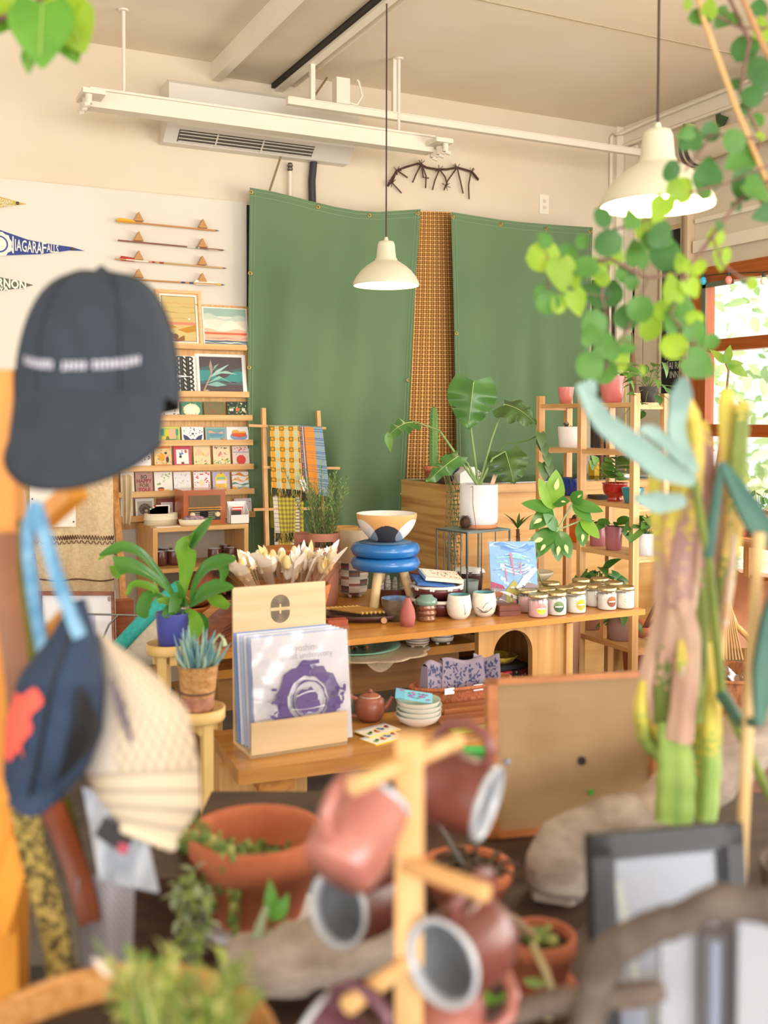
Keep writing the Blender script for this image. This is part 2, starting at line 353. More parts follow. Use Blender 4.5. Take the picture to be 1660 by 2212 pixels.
# long batten rail 1
r1=onz(267,20,H); y1=r1.y
pl=ony(190,218,y1); prt=ony(930,318,y1); zr=(pl.z+prt.z)/2
t=T('ceiling_rail','long white box-section lighting rail hung below the ceiling in front of the air conditioner','light fitting',(pl.x,y1,zr))
m=M(); m.box(pl.x,prt.x,y1-.04,y1+.04,zr-.035,zr+.04,WM); m.box(pl.x,prt.x,y1-.055,y1+.055,zr+.04,zr+.05,WM); P('rail',m,t)
r1b=V((2.5,y1,H))
for rr in (r1,r1b):
    m=M(); m.cyl((rr.x,y1,zr+.05),(rr.x,y1,H),.009,WM,n=10); m.cyl((rr.x,y1,H-.01),(rr.x,y1,H-.001),.025,WM); P('hanger_rod',m,t)
for x,sg in((pl.x,-1),(prt.x,1)):
    m=M(); m.box(x-.05,x+.05,y1-.16,y1+.02,zr-.01,zr+.012,WM)
    for k in range(3):
        yy=y1-.13+k*.07; m.cyl((x+sg*.02,yy,zr-.008),(x+sg*.02,yy,zr-.05),.016,WM,n=12); m.cyl((x+sg*.02,yy,zr-.05),(x+sg*.045,yy-.01,zr-.06),.012,WM,n=10)
    P('end_bracket',m,t)
# thin rail 2 with square ended hanger
y2=onz(675,95,H).y; q0=ony(620,208,y2); q1=ony(1385,338,y2); z2=(q0.z+q1.z)/2
hx1=onz(675,95,H).x
t=T('ceiling_rail','thin white metal track rail hung on rods, running behind both pendant lamps','light fitting',(q0.x,y2,z2))
m=M(); m.box(q0.x,q1.x,y2-.018,y2+.018,z2-.02,z2+.012,WM); m.box(q0.x,q1.x,y2-.024,y2+.024,z2+.012,z2+.017,WM); P('rail',m,t)
for x in (hx1,onz(847,130,H).x):
    m=M(); m.box(x-.012,x+.012,y2-.012,y2+.012,z2+.017,H-.001,WM); P('hanger_rod',m,t)
c=ony(740,215,y2); t=T('junction_box','small white electrical box with a looped cable on the thin ceiling rail','electrical box',(c.x,y2,z2+.017))
m=M(); m.box(c.x-.045,c.x+.03,y2-.03,y2+.03,z2+.018,z2+.15,WM); P('box',m,t)
m=M(); m.tube([V((c.x+.03,y2-.02,z2+.03)),V((c.x+.07,y2-.03,z2+.02)),V((c.x+.1,y2-.03,z2+.07)),V((c.x+.08,y2-.03,z2+.14)),V((c.x+.07,y2-.03,z2+.15))],.006,WM,8); P('cable',m,t)
# pipe by the beam + loose cable
m=M(); xp=xb1+.07; m.cyl((xp,YF+.1,H-.045),(xp,YB-.01,H-.045),.022,WM,n=14); S('ceiling_pipe',m,'white round pipe running along the ceiling beside the boxed beam','pipe')
m=M(); m.tube([V((xp-.02,3.6,H-.06)),V((xp+.1,3.5,H-.10)),V((xp+.25,3.3,H-.12)),V((xp+.33,3.05,H-.02))],.005,flat('#c9b77a'),6); S('loose_cable',m,'thin yellowed cable sagging beside the ceiling pipe','cable')
c0=ony(664,165,YB-.06); c1=ony(583,411,YB-.06)
m=M(); m.tube([V((c0.x+.12,c0.y,H-.004)),c1.lerp(c0,.5),c1],.006,flat('#8c7750'),6); S('brown_rope',m,'thin brown rope running diagonally from the ceiling down to the green tarp','rope')
# air conditioner
a=ony(342,188,YB-.02); b=ony(745,345,YB-.02); xa,xb_=a.x+.01,b.x-.0
zt=ony(356,195,YB-.2).z-.0; zt=3.14; zbm=ony(700,353,YB-.03).z
t=T('air_conditioner','wide white wall air conditioner high above the green tarp','air conditioner',((xa+xb_)/2,YB-.1,zbm))
AC=mk('#ddd6ca',r=.4); prof=[(0,0),(.07,-.0),(.16,.07),(.20,.14),(.20,.27),(.18,.29),(0,.29)]
zt=zbm+.29
m=M(); m.prism(prof,(xa,YB-.001,zbm),-Y_,Z_,-(xb_-xa),AC); P('casing',m,t)
# outlet is on the sloped lower face
n_=V((0,-.09,.07)).normalized()
def acp(u,d): return V((xa+u,YB-.001-.07-.09*d,zbm+.07*d))
nn=V((0,-.07,-.09)).normalized()
m=M(); W_=xb_-xa
m.add([acp(.07,.12)+nn*.001,acp(W_*.78,.12)+nn*.001,acp(W_*.78,.8)+nn*.001,acp(.07,.8)+nn*.001],[(0,1,2,3)],flat('#5d574f')); P('vent',m,t)
m=M()
for d in (.18,.35,.55,.72): m.beam(acp(.075,d)+nn*.005,acp(W_*.775,d)+nn*.005,.012,.003,AC)
for u in (.26,.5): m.beam(acp(W_*u,.12)+nn*.007,acp(W_*u,.8)+nn*.007,.008,.004,AC)
P('louvre',m,t)
m=M(); m.box(xa+W_*.5,xa+W_*.68,YB-.215,YB-.2,zbm+.155,zbm+.172,flat('#2d2b2b')); P('label_strip',m,t,'dark display strip')
c=ony(678,350,YB-.03); d=ony(676,432,YB-.03)
m=M(); m.tube([c+V((.01,0,.02)),c,V((d.x-.005,d.y,(c.z+d.z)/2)),d-V((0,0,.1))],.021,flat('#35343a',.5),12); S('black_hose',m,'thick black foam-wrapped hose dropping from the air conditioner behind the tarp','hose')
c=ony(627,352,YB-.03); m=M(); m.cyl(c,c-Z_*.045,.012,flat('#3b3936')); m.cyl(c-Z_*.01,c-Z_*.018,.016,flat('#8a8478',.4,metal=.8)); m.cyl(c-Z_*.03,c-Z_*.038,.016,flat('#8a8478',.4,metal=.8)); m.cyl(c-Z_*.045,c-Z_*.3,.011,WM); S('drain_pipe',m,'thin white drain pipe with a clamped black joint under the air conditioner','pipe')
# wall switch, twig garland, conduit
c=ony(1175,442); m=M(); m.box(c.x-.035,c.x+.035,YB-.008,YB-.001,c.z-.06,c.z+.06,flat('#efe6d4',.4)); m.box(c.x-.01,c.x+.01,YB-.013,YB-.008,c.z+.01,c.z+.03,flat('#d8ccb6',.4)); m.box(c.x-.01,c.x+.01,YB-.013,YB-.008,c.z-.03,c.z-.01,flat('#d8ccb6',.4)); S('wall_outlet',m,'cream electrical wall plate above the right green tarp','outlet')
TW=mk('#5b4030','#3e2b22',(40,40,40),r=.9)
def wp(px,py,d=.03): return ony(px,py,YB-d)
m=M(); tw=[(838,402),(858,368),(880,360),(905,353),(922,362),(945,366),(965,366),(988,362),(1003,366),(1020,371),(1034,388)]
m.tube([wp(*p) for p in tw],.007,TW,6)
for a in ((858,368,848,395,868,417),(858,368,870,376,881,384),(911,354,900,375,892,394),(911,354,921,380,920,406),(911,354,915,383,927,385),(950,366,940,390,935,410),(950,366,962,382,967,400),(988,362,968,390,960,410),(988,362,995,390,1001,418),(1018,371,1013,400,1014,430),(1018,371,1030,386,1034,390)):
    m.tube([wp(a[0],a[1]),wp(a[2],a[3],.025),wp(a[4],a[5],.03)],.0045,TW,5)
random.seed(3)
for (x,y) in ((858,368),(911,354),(950,366),(988,362),(1018,371),(848,395),(964,402)):
    for k in range(7):
        a=random.uniform(0,2*PI); m.tube([wp(x,y),wp(x+10*math.cos(a),y+10*math.sin(a),.03+.02*random.random())],.002,TW,4)
S('twig_garland',m,'dark bare-twig garland hung high on the cream wall over the plaid cloth','wall decoration')
m=M(); c=wp(1322,290,.02); c2=V((XR-.03,YB-.03,c.z+.03)); 
m.tube([V((c.x,YB-.016,.3)),V((c.x,YB-.016,c.z-.02)),V((c.x+.02,YB-.016,c.z)),V((XR-.11,YB-.016,c.z)),V((XR-.075,YB-.06,c.z)),V((XR-.06,YB-.3,c.z+.02)),V((XR-.06,3.0,c.z+.05)),V((XR-.06,1.0,c.z+.05))],.011,PAINT,10); S('wall_conduit',m,'thin cream conduit rising in the far corner and turning along the right wall','conduit')
# duct roll
c=onx(1497,326,XR-.14); m=M(); t=T('wall_duct','thick white paper-wrapped tube mounted high on the right wall above the window','duct',(c.x,c.y,c.z))
DY=c.y; m.cyl((c.x,DY-.05,c.z-.0),(c.x,1.0,c.z+.05),.075,mk('#e7d9c4','#d9c8ae',(6,2,6),r=.8,bump=.3),n=20); P('tube',m,t)
m=M(); 
for k in range(4): m.lathe([(.075,0),(.095,.004),(.095,.014),(.075,.018)],(c.x,DY-.05+k*.022,c.z),flat('#4a4640' if k%2 else '#b9ad96',.5),24,ax=-Y_)
P('end_collar',m,t,'dark ribbed end ring')
m=M(); c=onx(1550,262,XR-.02); m.prism([(-.02,.14),(.03,.03),(.09,0),(.03,-.08),(0,-.02)],c,-Y_,Z_,.006,flat('#3b3a38'),flat('#3d5a34')); S('wall_pennant',m,'small dark triangular scrap hung high on the right wall','wall decoration')
# ================= CURTAINS =================
TARP=mk('#64805a','#5a7852',(1.2,1.2,1.2),r=.75,bump=.12,bs=(3,3,3),sheen=.2)
def lerp(a,b,t): return a+(b-a)*t
def poly(pts,t):
    t=max(0,min(.99999,t))*(len(pts)-1); i=int(t); return lerp(pts[i],pts[i+1],t-i)
def cloth(Lx,Rx,Ty,By,Yc,amp,matfn=None,mat=None,nu=60,nv=50,ph=0,fr=3):
    def fn(u,v):
        px=lerp(poly(Lx,v),poly(Rx,v),u); py=lerp(poly(Ty,u),By,v)
        y=Yc+amp*(.15+v*.9)*(math.sin(u*fr*2*PI+ph+v*1.5)*.5+math.sin(u*fr*3.7+ph*2-v)*.3+.22*math.sin(u*17-v*9+ph)*v+.10*math.sin((u-.5)*24*(1-v)+v*5)*(1-v))-.01*math.sin(v*4)*u
        return ony(px,py,min(y,5.37))
    m=M(); m.surf(fn,nu,nv,mat,matfn); return m,fn
T1=[405,413,424,436,447,455,458,455,452]
t=T('green_tarp','large green canvas tarp hung left of the plaid cloth','tarp',(2.4,5.33,.45))
m,f1=cloth([540,537,535,536,540],[909,895,884,872,866],T1,1330,5.24,.15,mat=TARP,ph=.8,fr=2.2); P('canvas',m,t)
m=M(); ST_=flat('#9fb58e')
for off in (.012,.03):
    m.tube([f1(u/40,off/1.6)-Y_*.002 for u in range(41)],.0012,ST_,4)
    m.tube([f1(off,v/30)-Y_*.002 for v in range(31)],.0012,ST_,4); m.tube([f1(1-off,v/30)-Y_*.002 for v in range(31)],.0012,ST_,4)
P('stitching',m,t)
GR=flat('#b59a5a',.3,metal=.8)
def grom(f,uv,t):
    for u,v in uv:
        m=M(); m.lathe([(.006,0),(.013,.0),(.013,.003),(.006,.003),(.006,0)],f(u,v)-Y_*.002,GR,14,ax=-Y_); P('eyelet',m,t)
grom(f1,((.008,.01),(.008,.2),(.007,.42),(.4,.01),(.7,.01),(.985,.01),(.985,.42),(.985,.7)),t)
T2=[458,466,474,480,484,488,491]
t=T('green_tarp','green canvas tarp hung right of the plaid cloth, reaching the door','tarp',(3.7,5.33,.45))
m,f2=cloth([975,981,985,988,990],[1281,1275,1268,1266,1264],T2,1330,5.24,.14,mat=TARP,ph=2.2,fr=1.8); P('canvas',m,t)
m=M()
for off in (.012,.03):
    m.tube([f2(u/40,off/1.6)-Y_*.002 for u in range(41)],.0012,ST_,4); m.tube([f2(off,v/30)-Y_*.002 for v in range(31)],.0012,ST_,4); m.tube([f2(1-off,v/30)-Y_*.002 for v in range(31)],.0012,ST_,4)
P('stitching',m,t)
grom(f2,((.012,.012),(.35,.012),(.67,.012),(.985,.012),(.015,.3)),t)
# plaid strip between
pc={'o':mk('#d59a4a',r=.9),'w':mk('#e8c48c',r=.9),'d':mk('#2c1a16',r=.9),'p':mk('#9a6a3c',r=.9)}
def pf(i,j):
    a=i%4; b=j%4
    if a in(1,3) and b in(1,3): return pc['d']
    if a in(1,3) or b in(1,3): return pc['p'] if (a==2 or b==2) else pc['o']
    return pc['w'] if (a==0 and b==0) else pc['o']
m,f3=cloth([903,896,886,876,868],[974,981,987,990,994],[456,458],1300,5.36,.02,matfn=pf,nu=32,nv=384,ph=.3,fr=2)
t=T('plaid_curtain','narrow orange and brown checked cloth hanging between the two green tarps','curtain',(3.1,5.36,.5)); P('cloth',m,t)
# ================= PENNANTS, ARROWS =================
WY=YB-.034
def wl(px,py,d=0): return ony(px,py,WY-d)
def pennant(pts,col,lab,texts,seal=None,tip=None):
    t=T('wall_pennant',lab,'pennant',wl(*pts[-1])); m=M(); n=len(pts)
    vs=[wl(*p) for p in pts]; m.add([v-Y_*.004 for v in vs]+vs,[tuple(range(n))[::-1],tuple(range(n,2*n))]+[(i,(i+1)%n,n+(i+1)%n,n+i) for i in range(n)],mk(col,r=.95,bump=.3,bs=(300,300,300))); P('felt',m,t)
    m=M()
    for tx,px,py,sz,sl,sq,bold in texts:
        m.text(tx,wl(px,py,.005),V((1,0,-sl)).normalized(),Z_,sz,flat('#f1ead8'),squash=(sq*.00236 if sq<0 else sq),bold=bold)
    if seal:
        P('lettering',m,t); m=M(); c=wl(seal[0],seal[1],.005); m.lathe([(.0,0),(.055,0),(.06,.001)],c,flat('#f1ead8'),24,ax=-Y_,wob=lambda a,z:.06*math.sin(a*10)); m.lathe([(.0,.0015),(.042,.0015)],c,flat(col),20,ax=-Y_); m.lathe([(.0,.002),(.034,.002)],c,flat('#f1ead8'),20,ax=-Y_)
    P('round_seal' if seal else 'lettering',m,t)
    if tip: m=M(); m.lathe([(0,0),(.008,0),(.008,.004),(0,.005)],wl(tip[0],tip[1],.006),flat('#6b5f50',.4,metal=.5),12,ax=-Y_); P('pin',m,t)
pennant([(-40,485),(0,497),(60,518),(100,526),(155,534),(182,542),(150,541),(90,549),(0,552),(-40,553)],'#3f4c8c','blue felt pennant lettered NIAGARA FALLS in white on the wall',[('N',21,530,.12,.07,-16,.001),('IAGARA',61,534,.08,.06,-54,.001),('F',95,537,.08,.05,-9,.001),('ALLS',114,538,.055,.05,-24,.0008)],seal=(-2,527),tip=(157,538))
pennant([(-40,412),(0,425),(30,434),(57,441),(30,444),(0,448),(-40,450)],'#cfb25e','tan felt pennant tip with cream lettering, topmost on the wall',[('TOWN',12,436,.028,.1,-26,.0),('MICHIGAN',10,443,.028,.03,-36,.0)],tip=(38,439))
pennant([(-60,586),(0,599),(40,607),(72,616),(40,623),(0,628),(-60,632)],'#6c6a5c','grey felt pennant lettered ERNON VA. just above the black cap',[('VERNON',14,613,.06,.06,-80,.002),('VA.',10,624,.03,.02,-22,.001)])
t0=None
TRI=wood('#c89250','#b47c3c',0)
arrows=[((250,477),(466,498),'#c98a4e',(297,475),(435,490),'yellow and orange fletched wooden arrow, topmost of the four on the wall',[(.0,.22,'#e0b030','f')]),
 ((255,519),(478,540),'#8a5a4c',(297,517),(434,531),'dark red wooden arrow with pale feathers at right, second from top on the wall',[(.66,.78,'#d9d0c0',''),(.86,.98,'#d8cdb8','f'),(.74,.77,'#5d8a78','')]),
 ((248,559),(482,579),'#c9a06a',(297,558),(434,569),'red fletched wooden arrow with red bands, third from top on the wall',[(.04,.2,'#b03a2c','f'),(.1,.3,'#ece0cc',''),(.33,.36,'#a33',''),(.4,.44,'#a33')]),
 ((255,602),(478,615),'#c08a50',(297,597),(434,606),'wooden arrow with white and yellow feathered right end, lowest of the four on the wall',[(.6,.64,'#3a4660',''),(.68,.72,'#3a4660',''),(.72,1,'#efe6d2','f'),(.96,1,'#e0b838','')])]
for a,b,c,t1,t2,lab,det in arrows:
    A,B=wl(*a,.035),wl(*b,.035); t=T('arrow',lab,'arrow',A)
    m=M(); m.cyl(A,B,.0042,flat(c),n=8); P('shaft',m,t)
    for e in det:
        col=e[2] if len(e[2])==7 else '#a83830'; m=M(); p,q=A.lerp(B,e[0]),A.lerp(B,e[1])
        if len(e)>3 and e[3]=='f':
            for s_ in((0,0,1),(0,-.8,-.5)): sv=V(s_).normalized(); m.add([p,p.lerp(q,.1)+sv*.018,p.lerp(q,.75)+sv*.014,q],[(0,1,2,3)],flat(col,.9))
            P('fletching',m,t)
        else: m.cyl(p,q,.0047,flat(col),n=8); P('painted_band',m,t)
    d=(B-A).normalized(); m=M(); m.cyl(B,B+d*.02,.005,flat('#6d6a66',.4,metal=.6),r1=.001,n=8); P('tip',m,t)
    for tp in (t1,t2):
        c_=wl(tp[0],tp[1]+1,.0); m=M(); m.prism([(-.024,-.008),(.024,-.008),(0,.038)],c_+V((0,-.001,0)),X_,Z_,.038,TRI); S('arrow_peg',m,'triangular wooden peg under the %s end of the %s arrow'%('left' if tp is t1 else 'right',['top','second','third','lowest'][len([1 for o in bpy.data.objects if o.name.startswith('arrow') and not o.name.startswith('arrow_')])-1]),'wall peg')
# ================= CARD RACK =================
BAM=wood('#dcae6c','#cb9450',2,s=10,st=7); BAMX=wood('#e2b676','#cf9c5a',0,s=6,st=8)
LY=5.28; LIPS=[(533,751),(538,852),(545,902),(546.5,955),(548,1007),(549.5,1060),(551,1110)]
zl=[ony(x,y,LY).z for x,y in LIPS]; xr=[ony(x,y,LY).x for x,y in LIPS]; xl=.98
zt=ony(527,662,YB-.05).z; xbr=ony(536,900,YB-.05).x
t=T('card_rack','tall light-wood wall rack with seven narrow ledges of prints and greeting cards','display rack',((xl+xbr)/2,YB-.05,zl[-1]-.1))
m=M(); m.box(xl,xbr,YB-.05,YB-.032,zl[-1]-.06,zt,BAM); P('back_board',m,t)
for z,x in zip(zl,xr):
    m=M(); m.box(xl,x,LY-.006,LY+.004,z-.016,z+.014,BAMX); m.box(xl,x-.005,LY+.004,YB-.05,z-.016,z-.008,BAMX); P('ledge',m,t)
def art(m,O,AX,AY,W,Hh,els,th=.0012):
    """els in unit coords on a W x Hh sheet whose lower-left corner is O"""
    n=AX.cross(AY).normalized()
    def pt(x,y,k): return O+AX*(x*W)+AY*(y*Hh)+n*(th+k*.00025)
    for k,e in enumerate(els):
        c=e[-1]
        if e[0]=='r': x,y,w,h=e[1:5]; m.add([pt(x,y,k),pt(x+w,y,k),pt(x+w,y+h,k),pt(x,y+h,k)],[(0,1,2,3)],c)
        elif e[0]=='e': x,y,rx,ry=e[1:5]; m.add([pt(x+rx*math.cos(i*PI/9),y+ry*math.sin(i*PI/9),k) for i in range(18)],[tuple(range(18))],c)
        elif e[0]=='p': m.add([pt(x,y,k) for x,y in e[1]],[tuple(range(len(e[1])))],c)
        elif e[0]=='t': m.text(e[1],pt(e[2],e[3],k),AX,AY,e[4],c,th=0,bold=e[5] if len(e)>6 else 0,squash=e[6] if len(e)>7 else 1)
        elif e[0]=='w': # wavy band x0..x1 at y, thickness, amp
            x0,x1,y,h,am,fr=e[1:7]; q=[(x0+(x1-x0)*i/14) for i in range(15)]
            m.add([pt(x,y+am*math.sin(x*fr),k) for x in q]+[pt(x,y+h*(.6+.4*math.sin(x*9+y*20))+am*math.sin(x*fr),k) for x in q],[(i,i+1,16+i,15+i) for i in range(14)],c)
        elif e[0]=='d': # dots: n, seed, x0,y0,x1,y1,size, [cols]
            rd=random.Random(e[2]); x0,y0,x1,y1,sz=e[3:8]
            for i in range(e[1]):
                x,y=rd.uniform(x0,x1),rd.uniform(y0,y1); a=rd.uniform(0,PI); r1=sz*rd.uniform(.6,1.3); r2=r1*rd.uniform(.3,.7); cl=rd.choice(c); hw=W/Hh
                m.add([pt(x+(r1*math.cos(j*PI/3)*math.cos(a)-r2*math.sin(j*PI/3)*math.sin(a)),y+(r1*math.cos(j*PI/3)*math.sin(a)+r2*math.sin(j*PI/3)*math.cos(a))*hw,k) for j in range(6)],[tuple(range(6))],cl)
        elif e[0]=='ring': # leafy ring
            x,y,rx,ry,nn_=e[1:6]
            for i in range(nn_):
                a=2*PI*i/nn_; cx,cy=x+rx*math.cos(a),y+ry*math.sin(a); b=a+1.2*(1 if i%2 else -1)
                m.add([pt(cx,cy,k),pt(cx+.05*math.cos(b+.5),cy+.06*math.sin(b+.5),k),pt(cx+.1*math.cos(b),cy+.11*math.sin(b),k),pt(cx+.05*math.cos(b-.5),cy+.06*math.sin(b-.5),k)],[(0,1,2,3)],c)
def sheet(t,O,AX,AY,W,Hh,th,base,els,pname='card_sheet',edge=None):
    n=AX.cross(AY).normalized(); m=M(); m.obox(O+AX*W/2+AY*Hh/2-n*th/2,AX*W/2,AY*Hh/2,n*th/2,edge or base)
    m.add([O+n*.0003,O+AX*W+n*.0003,O+AX*W+AY*Hh+n*.0003,O+AY*Hh+n*.0003],[(0,1,2,3)],base); o=P(pname,m,t)
    if els: m=M(); art(m,O,AX,AY,W,Hh,els); P('printed_art',m,t)
def rackcard(row,px0,px1,pyt,base,els,lab,name='greeting_card',cat='card',th=.006,group=None,tilt=.18,drop=.0,pname='card_sheet',border=None):
    z0=zl[row]-.006; Yb=LY+.03
    a=ony(px0,LIPS[row][1],Yb); b=ony(px1,LIPS[row][1],Yb); W=b.x-a.x
    zt_=ony((px0+px1)/2,pyt,Yb+.03).z; Hh=(zt_-z0)/math.cos(tilt)
    AY=V((0,math.sin(tilt),math.cos(tilt))); O=V((a.x,Yb,z0+drop))
    t=T(name,lab,cat,V((a.x+W/2,Yb,z0)),group); 
    if border: els=[('r',border,border*W/Hh,1-2*border,1-2*border*W/Hh,els[0])]+els[1:]
    sheet(t,O,X_,AY,W,Hh,th,base,els,pname); return t,O,AY,W,Hh
# top ledge prints
rackcard(0,262,340,652,'#f3f0ea',[('r',.05,.06,.95,.86,'#dfe6e6'),('r',.05,.3,.95,.3,'#e6e6e4'),('r',.05,.06,.95,.28,'#a89a8c'),('r',.05,.3,.95,.04,'#d9b9a8')],'pale seascape print half hidden behind the black cap','art_print','print',pname='sheet')
t,O,AY,W,Hh=rackcard(0,441,538,661,'#f5f3ee',[('r',.03,.04,.94,.9,'#e8e0cc'),('r',.03,.75,.94,.19,'#9fbcae'),('w',.03,.97,.66,.14,.02,7,'#c6d3c2'),('w',.03,.97,.42,.24,.01,5,'#f2ead6'),('w',.03,.97,.36,.1,.01,4,'#f0bfa0'),('r',.03,.3,.94,.07,'#e06a48'),('r',.03,.17,.94,.15,'#f0b898'),('w',.03,.97,.22,.03,.01,15,'#c98e8a'),('r',.03,.04,.94,.14,'#5f7f88'),('w',.03,.97,.12,.03,.01,19,'#dfe2d8'),('w',.03,.97,.07,.02,.01,23,'#2f4a5e'),('w',.03,.97,.16,.02,.008,27,'#35586c')],'unframed sunset seascape print at the right end of the top ledge','art_print','print',pname='sheet')
t,O,AY,W,Hh=rackcard(0,340,439,627,'#ecc490',[('r',.09,.07,.82,.86,'#f6f1e6'),('r',.13,.1,.74,.8,'#3d3428'),('r',.14,.108,.72,.784,'#d6bd78'),('w',.14,.86,.6,.03,.005,9,'#c2a35a'),('w',.14,.86,.7,.02,.005,14,'#c9ac64'),('w',.14,.86,.5,.015,.005,14,'#c2a35a'),('r',.14,.39,.72,.05,'#e08a6a'),('w',.14,.86,.28,.12,.01,8,'#c8901c'),('w',.14,.86,.2,.12,.02,6,'#d9c27c'),('p',[(.45,.3),(.7,.36),(.86,.4),(.86,.28),(.66,.25)],'#c58a14'),('w',.14,.6,.11,.09,.02,11,'#8a5a20'),('e',.3,.2,.07,.05,'#7c4f22'),('e',.4,.18,.07,.05,'#7c4f22'),('e',.72,.5,.025,.02,'#f6ecd0')],'light wood framed golden landscape print, tallest on the top ledge','framed_print','picture',th=.02,pname='frame')
m=M(); n=X_.cross(AY).normalized()
for q in((0,0,1,.05),(0,.95,1,.05),(0,.05,.065,.9),(.935,.05,.065,.9)): m.obox(O+X_*W*(q[0]+q[2]/2)+AY*Hh*(q[1]+q[3]/2)+n*.005,X_*W*q[2]/2,AY*Hh*q[3]/2,n*.006,wood('#efc896','#e4b880',0)); 
P('moulding',m,t)
m=M(); m.add([O+X_*W*.07+AY*Hh*.06+n*.006,O+X_*W*.93+AY*Hh*.06+n*.006,O+X_*W*.93+AY*Hh*.94+n*.006,O+X_*W*.07+AY*Hh*.94+n*.006],[(0,1,2,3)],clear('#ffffff',.02)); P('glass',m,t)
# second ledge
rackcard(1,290,343,772,'#6f9a58',[('r',0,0,1,.45,'#35597e'),('e',.8,.6,.25,.2,'#4fa052')],'green and blue print mostly hidden behind the black cap','art_print','print',pname='sheet')
els=[('r',.3,.02,.09,.92,'#f2c860')]
for i in range(8):
    y=.91-i*.115; els+=[('t','BE',.17,y,.036,.0022,1.15,'#2b2a26'),('t','KIND',.66,y,.036,.0022,1.15,'#2b2a26')]
els+=[('p',[(.0,.62),(.02,.6),(.2,.92),(.19,.93)],'#ffffff'),('p',[(.08,.36),(.5,.44),(.85,.46),(.5,.5),(.3,.44)],'#fbfbfb')]  # white slivers painted as glints on the clear wrap
rackcard(1,345,429,768,'#ece9e2',els,'clear-wrapped black on white print repeating the words BE KIND','art_print','print',pname='sheet')
t,O,AY,W,Hh=rackcard(1,425,535,763,'#f2eee6',[('r',.08,.07,.84,.84,'#54494a'),('w',.08,.92,.32,.3,.02,4,'#3f8f8c'),('w',.08,.92,.26,.1,.01,5,'#4f6a68'),('w',.08,.92,.58,.1,.01,5,'#4a6664'),
 ('p',[(.13,.1),(.16,.1),(.32,.5),(.3,.52)],'#b98f7c'),('p',[(.26,.4),(.4,.58),(.62,.72),(.66,.73),(.5,.58),(.34,.46)],'#a9cdbf'),('p',[(.28,.42),(.5,.52),(.82,.5),(.6,.58),(.4,.54)],'#9cc6b9'),('p',[(.22,.28),(.45,.46),(.74,.26),(.5,.4),(.36,.34)],'#8dbcae'),('p',[(.2,.24),(.4,.32),(.6,.24),(.4,.2)],'#86b5a8'),('p',[(.29,.5),(.27,.7),(.3,.84),(.33,.68),(.33,.54)],'#b39485'),('p',[(.32,.56),(.38,.7),(.46,.74),(.38,.64)],'#8fb0a4'),('p',[(.12,.1),(.2,.13),(.26,.11),(.2,.09)],'#c9a99c')],'white bordered botanical print of a pale teal sprig on dark ground','art_print','print',pname='sheet')
# rows of cards
G='greeting cards on the wall rack'
rackcard(2,304,338,868,'#e9c9b0',[('d',26,3,.1,.05,.95,.95,.07,['#d9583e','#5f8a55','#e9a08a'])],'floral card at the left end of the third ledge beside the cap',group=G)
rackcard(2,343,388,868,'#f4efe8',[('e',.5,.5,.26,.36,'#f8f6f2'),('ring',.5,.5,.27,.38,26,'#3f5544'),('d',8,4,.05,.7,.3,.95,.05,['#5a4a50','#a04a40']),('d',8,9,.75,.05,.97,.3,.05,['#333a55','#5a4a50'])],'white card with dark green leafy wreath',group=G)
rackcard(2,392,438,868,'#3f8468',[('e',.5,.5,.4,.38,'#efe2c0'),('d',34,7,.05,.05,.95,.95,.035,['#8fbf9a','#e6c04a','#d9806a','#2c6a52']),('e',.5,.5,.27,.25,'#f4ecd2')],'green card with cream oval floral medallion',group=G)
rackcard(2,442,486,868,'#78704a',[('d',16,11,.12,.2,.88,.85,.05,['#b5603e','#a8563a'])],'olive card with rust lettering shapes on third ledge',group=G)
rackcard(2,492,537,868,'#2c3a30',[('r',.1,.45,.2,.14,'#e8e0d0'),('r',.4,.42,.2,.2,'#e2683e'),('r',.7,.45,.16,.16,'#f0e8e0'),('d',40,12,.05,.3,.95,.95,.05,['#5f9a5a','#8ab86a','#f0d8b0']),('d',30,13,.05,.05,.95,.25,.04,['#6d8a4e','#e0d8b8'])],'black card with potted houseplants at the right of the third ledge',group=G)
rackcard(3,300,341,922,'#c9c2c4',[('r',0,.45,1,.55,'#d9d4da'),('w',0,1,.3,.2,.02,9,'#9a9088'),('r',0,0,1,.35,'#d8935e'),('d',16,5,.05,.02,.95,.4,.07,['#b86a3a','#e9b48a'])],'dusky landscape card at the left end of the fourth ledge',group=G)
rackcard(3,343,390,922,'#c6cf5e',[('r',.08,.1,.84,.8,'#8bb066'),('r',.1,.5,.15,.38,'#3d8a7a'),('r',.28,.3,.22,.55,'#c9c83a'),('r',.5,.3,.3,.58,'#eab090'),('r',.8,.5,.12,.35,'#3a9a84'),('e',.22,.3,.09,.15,'#e9d04a'),('e',.42,.28,.08,.17,'#7c6a30'),('r',.3,.1,.5,.15,'#4f8a68')],'green card with kitchen scene of figures at a table',group=G)
rackcard(3,394,441,922,'#f4f2f0',[('p',[(.05,.55),(.25,.45),(.4,.25),(.5,.3),(.6,.25),(.75,.45),(.95,.55),(.9,.25),(.7,.05),(.5,.15),(.3,.05),(.1,.25)],'#3e4668'),('e',.5,.58,.06,.06,'#3e4668'),('d',28,15,.05,.05,.95,.95,.035,['#3e4668','#5a6080'])],'white card with navy blue folk-art birds',group=G)
rackcard(3,445,490,923,'#8fb4b4',[('r',.08,.1,.84,.8,'#6fa0a4'),('w',.15,.85,.62,.16,.02,6,'#e8a48e'),('e',.5,.52,.32,.12,'#5f92a8'),('r',.18,.2,.5,.12,'#a9c4c0'),('e',.85,.25,.05,.09,'#e08a3a')],'teal framed card with a blue fish',group=G)
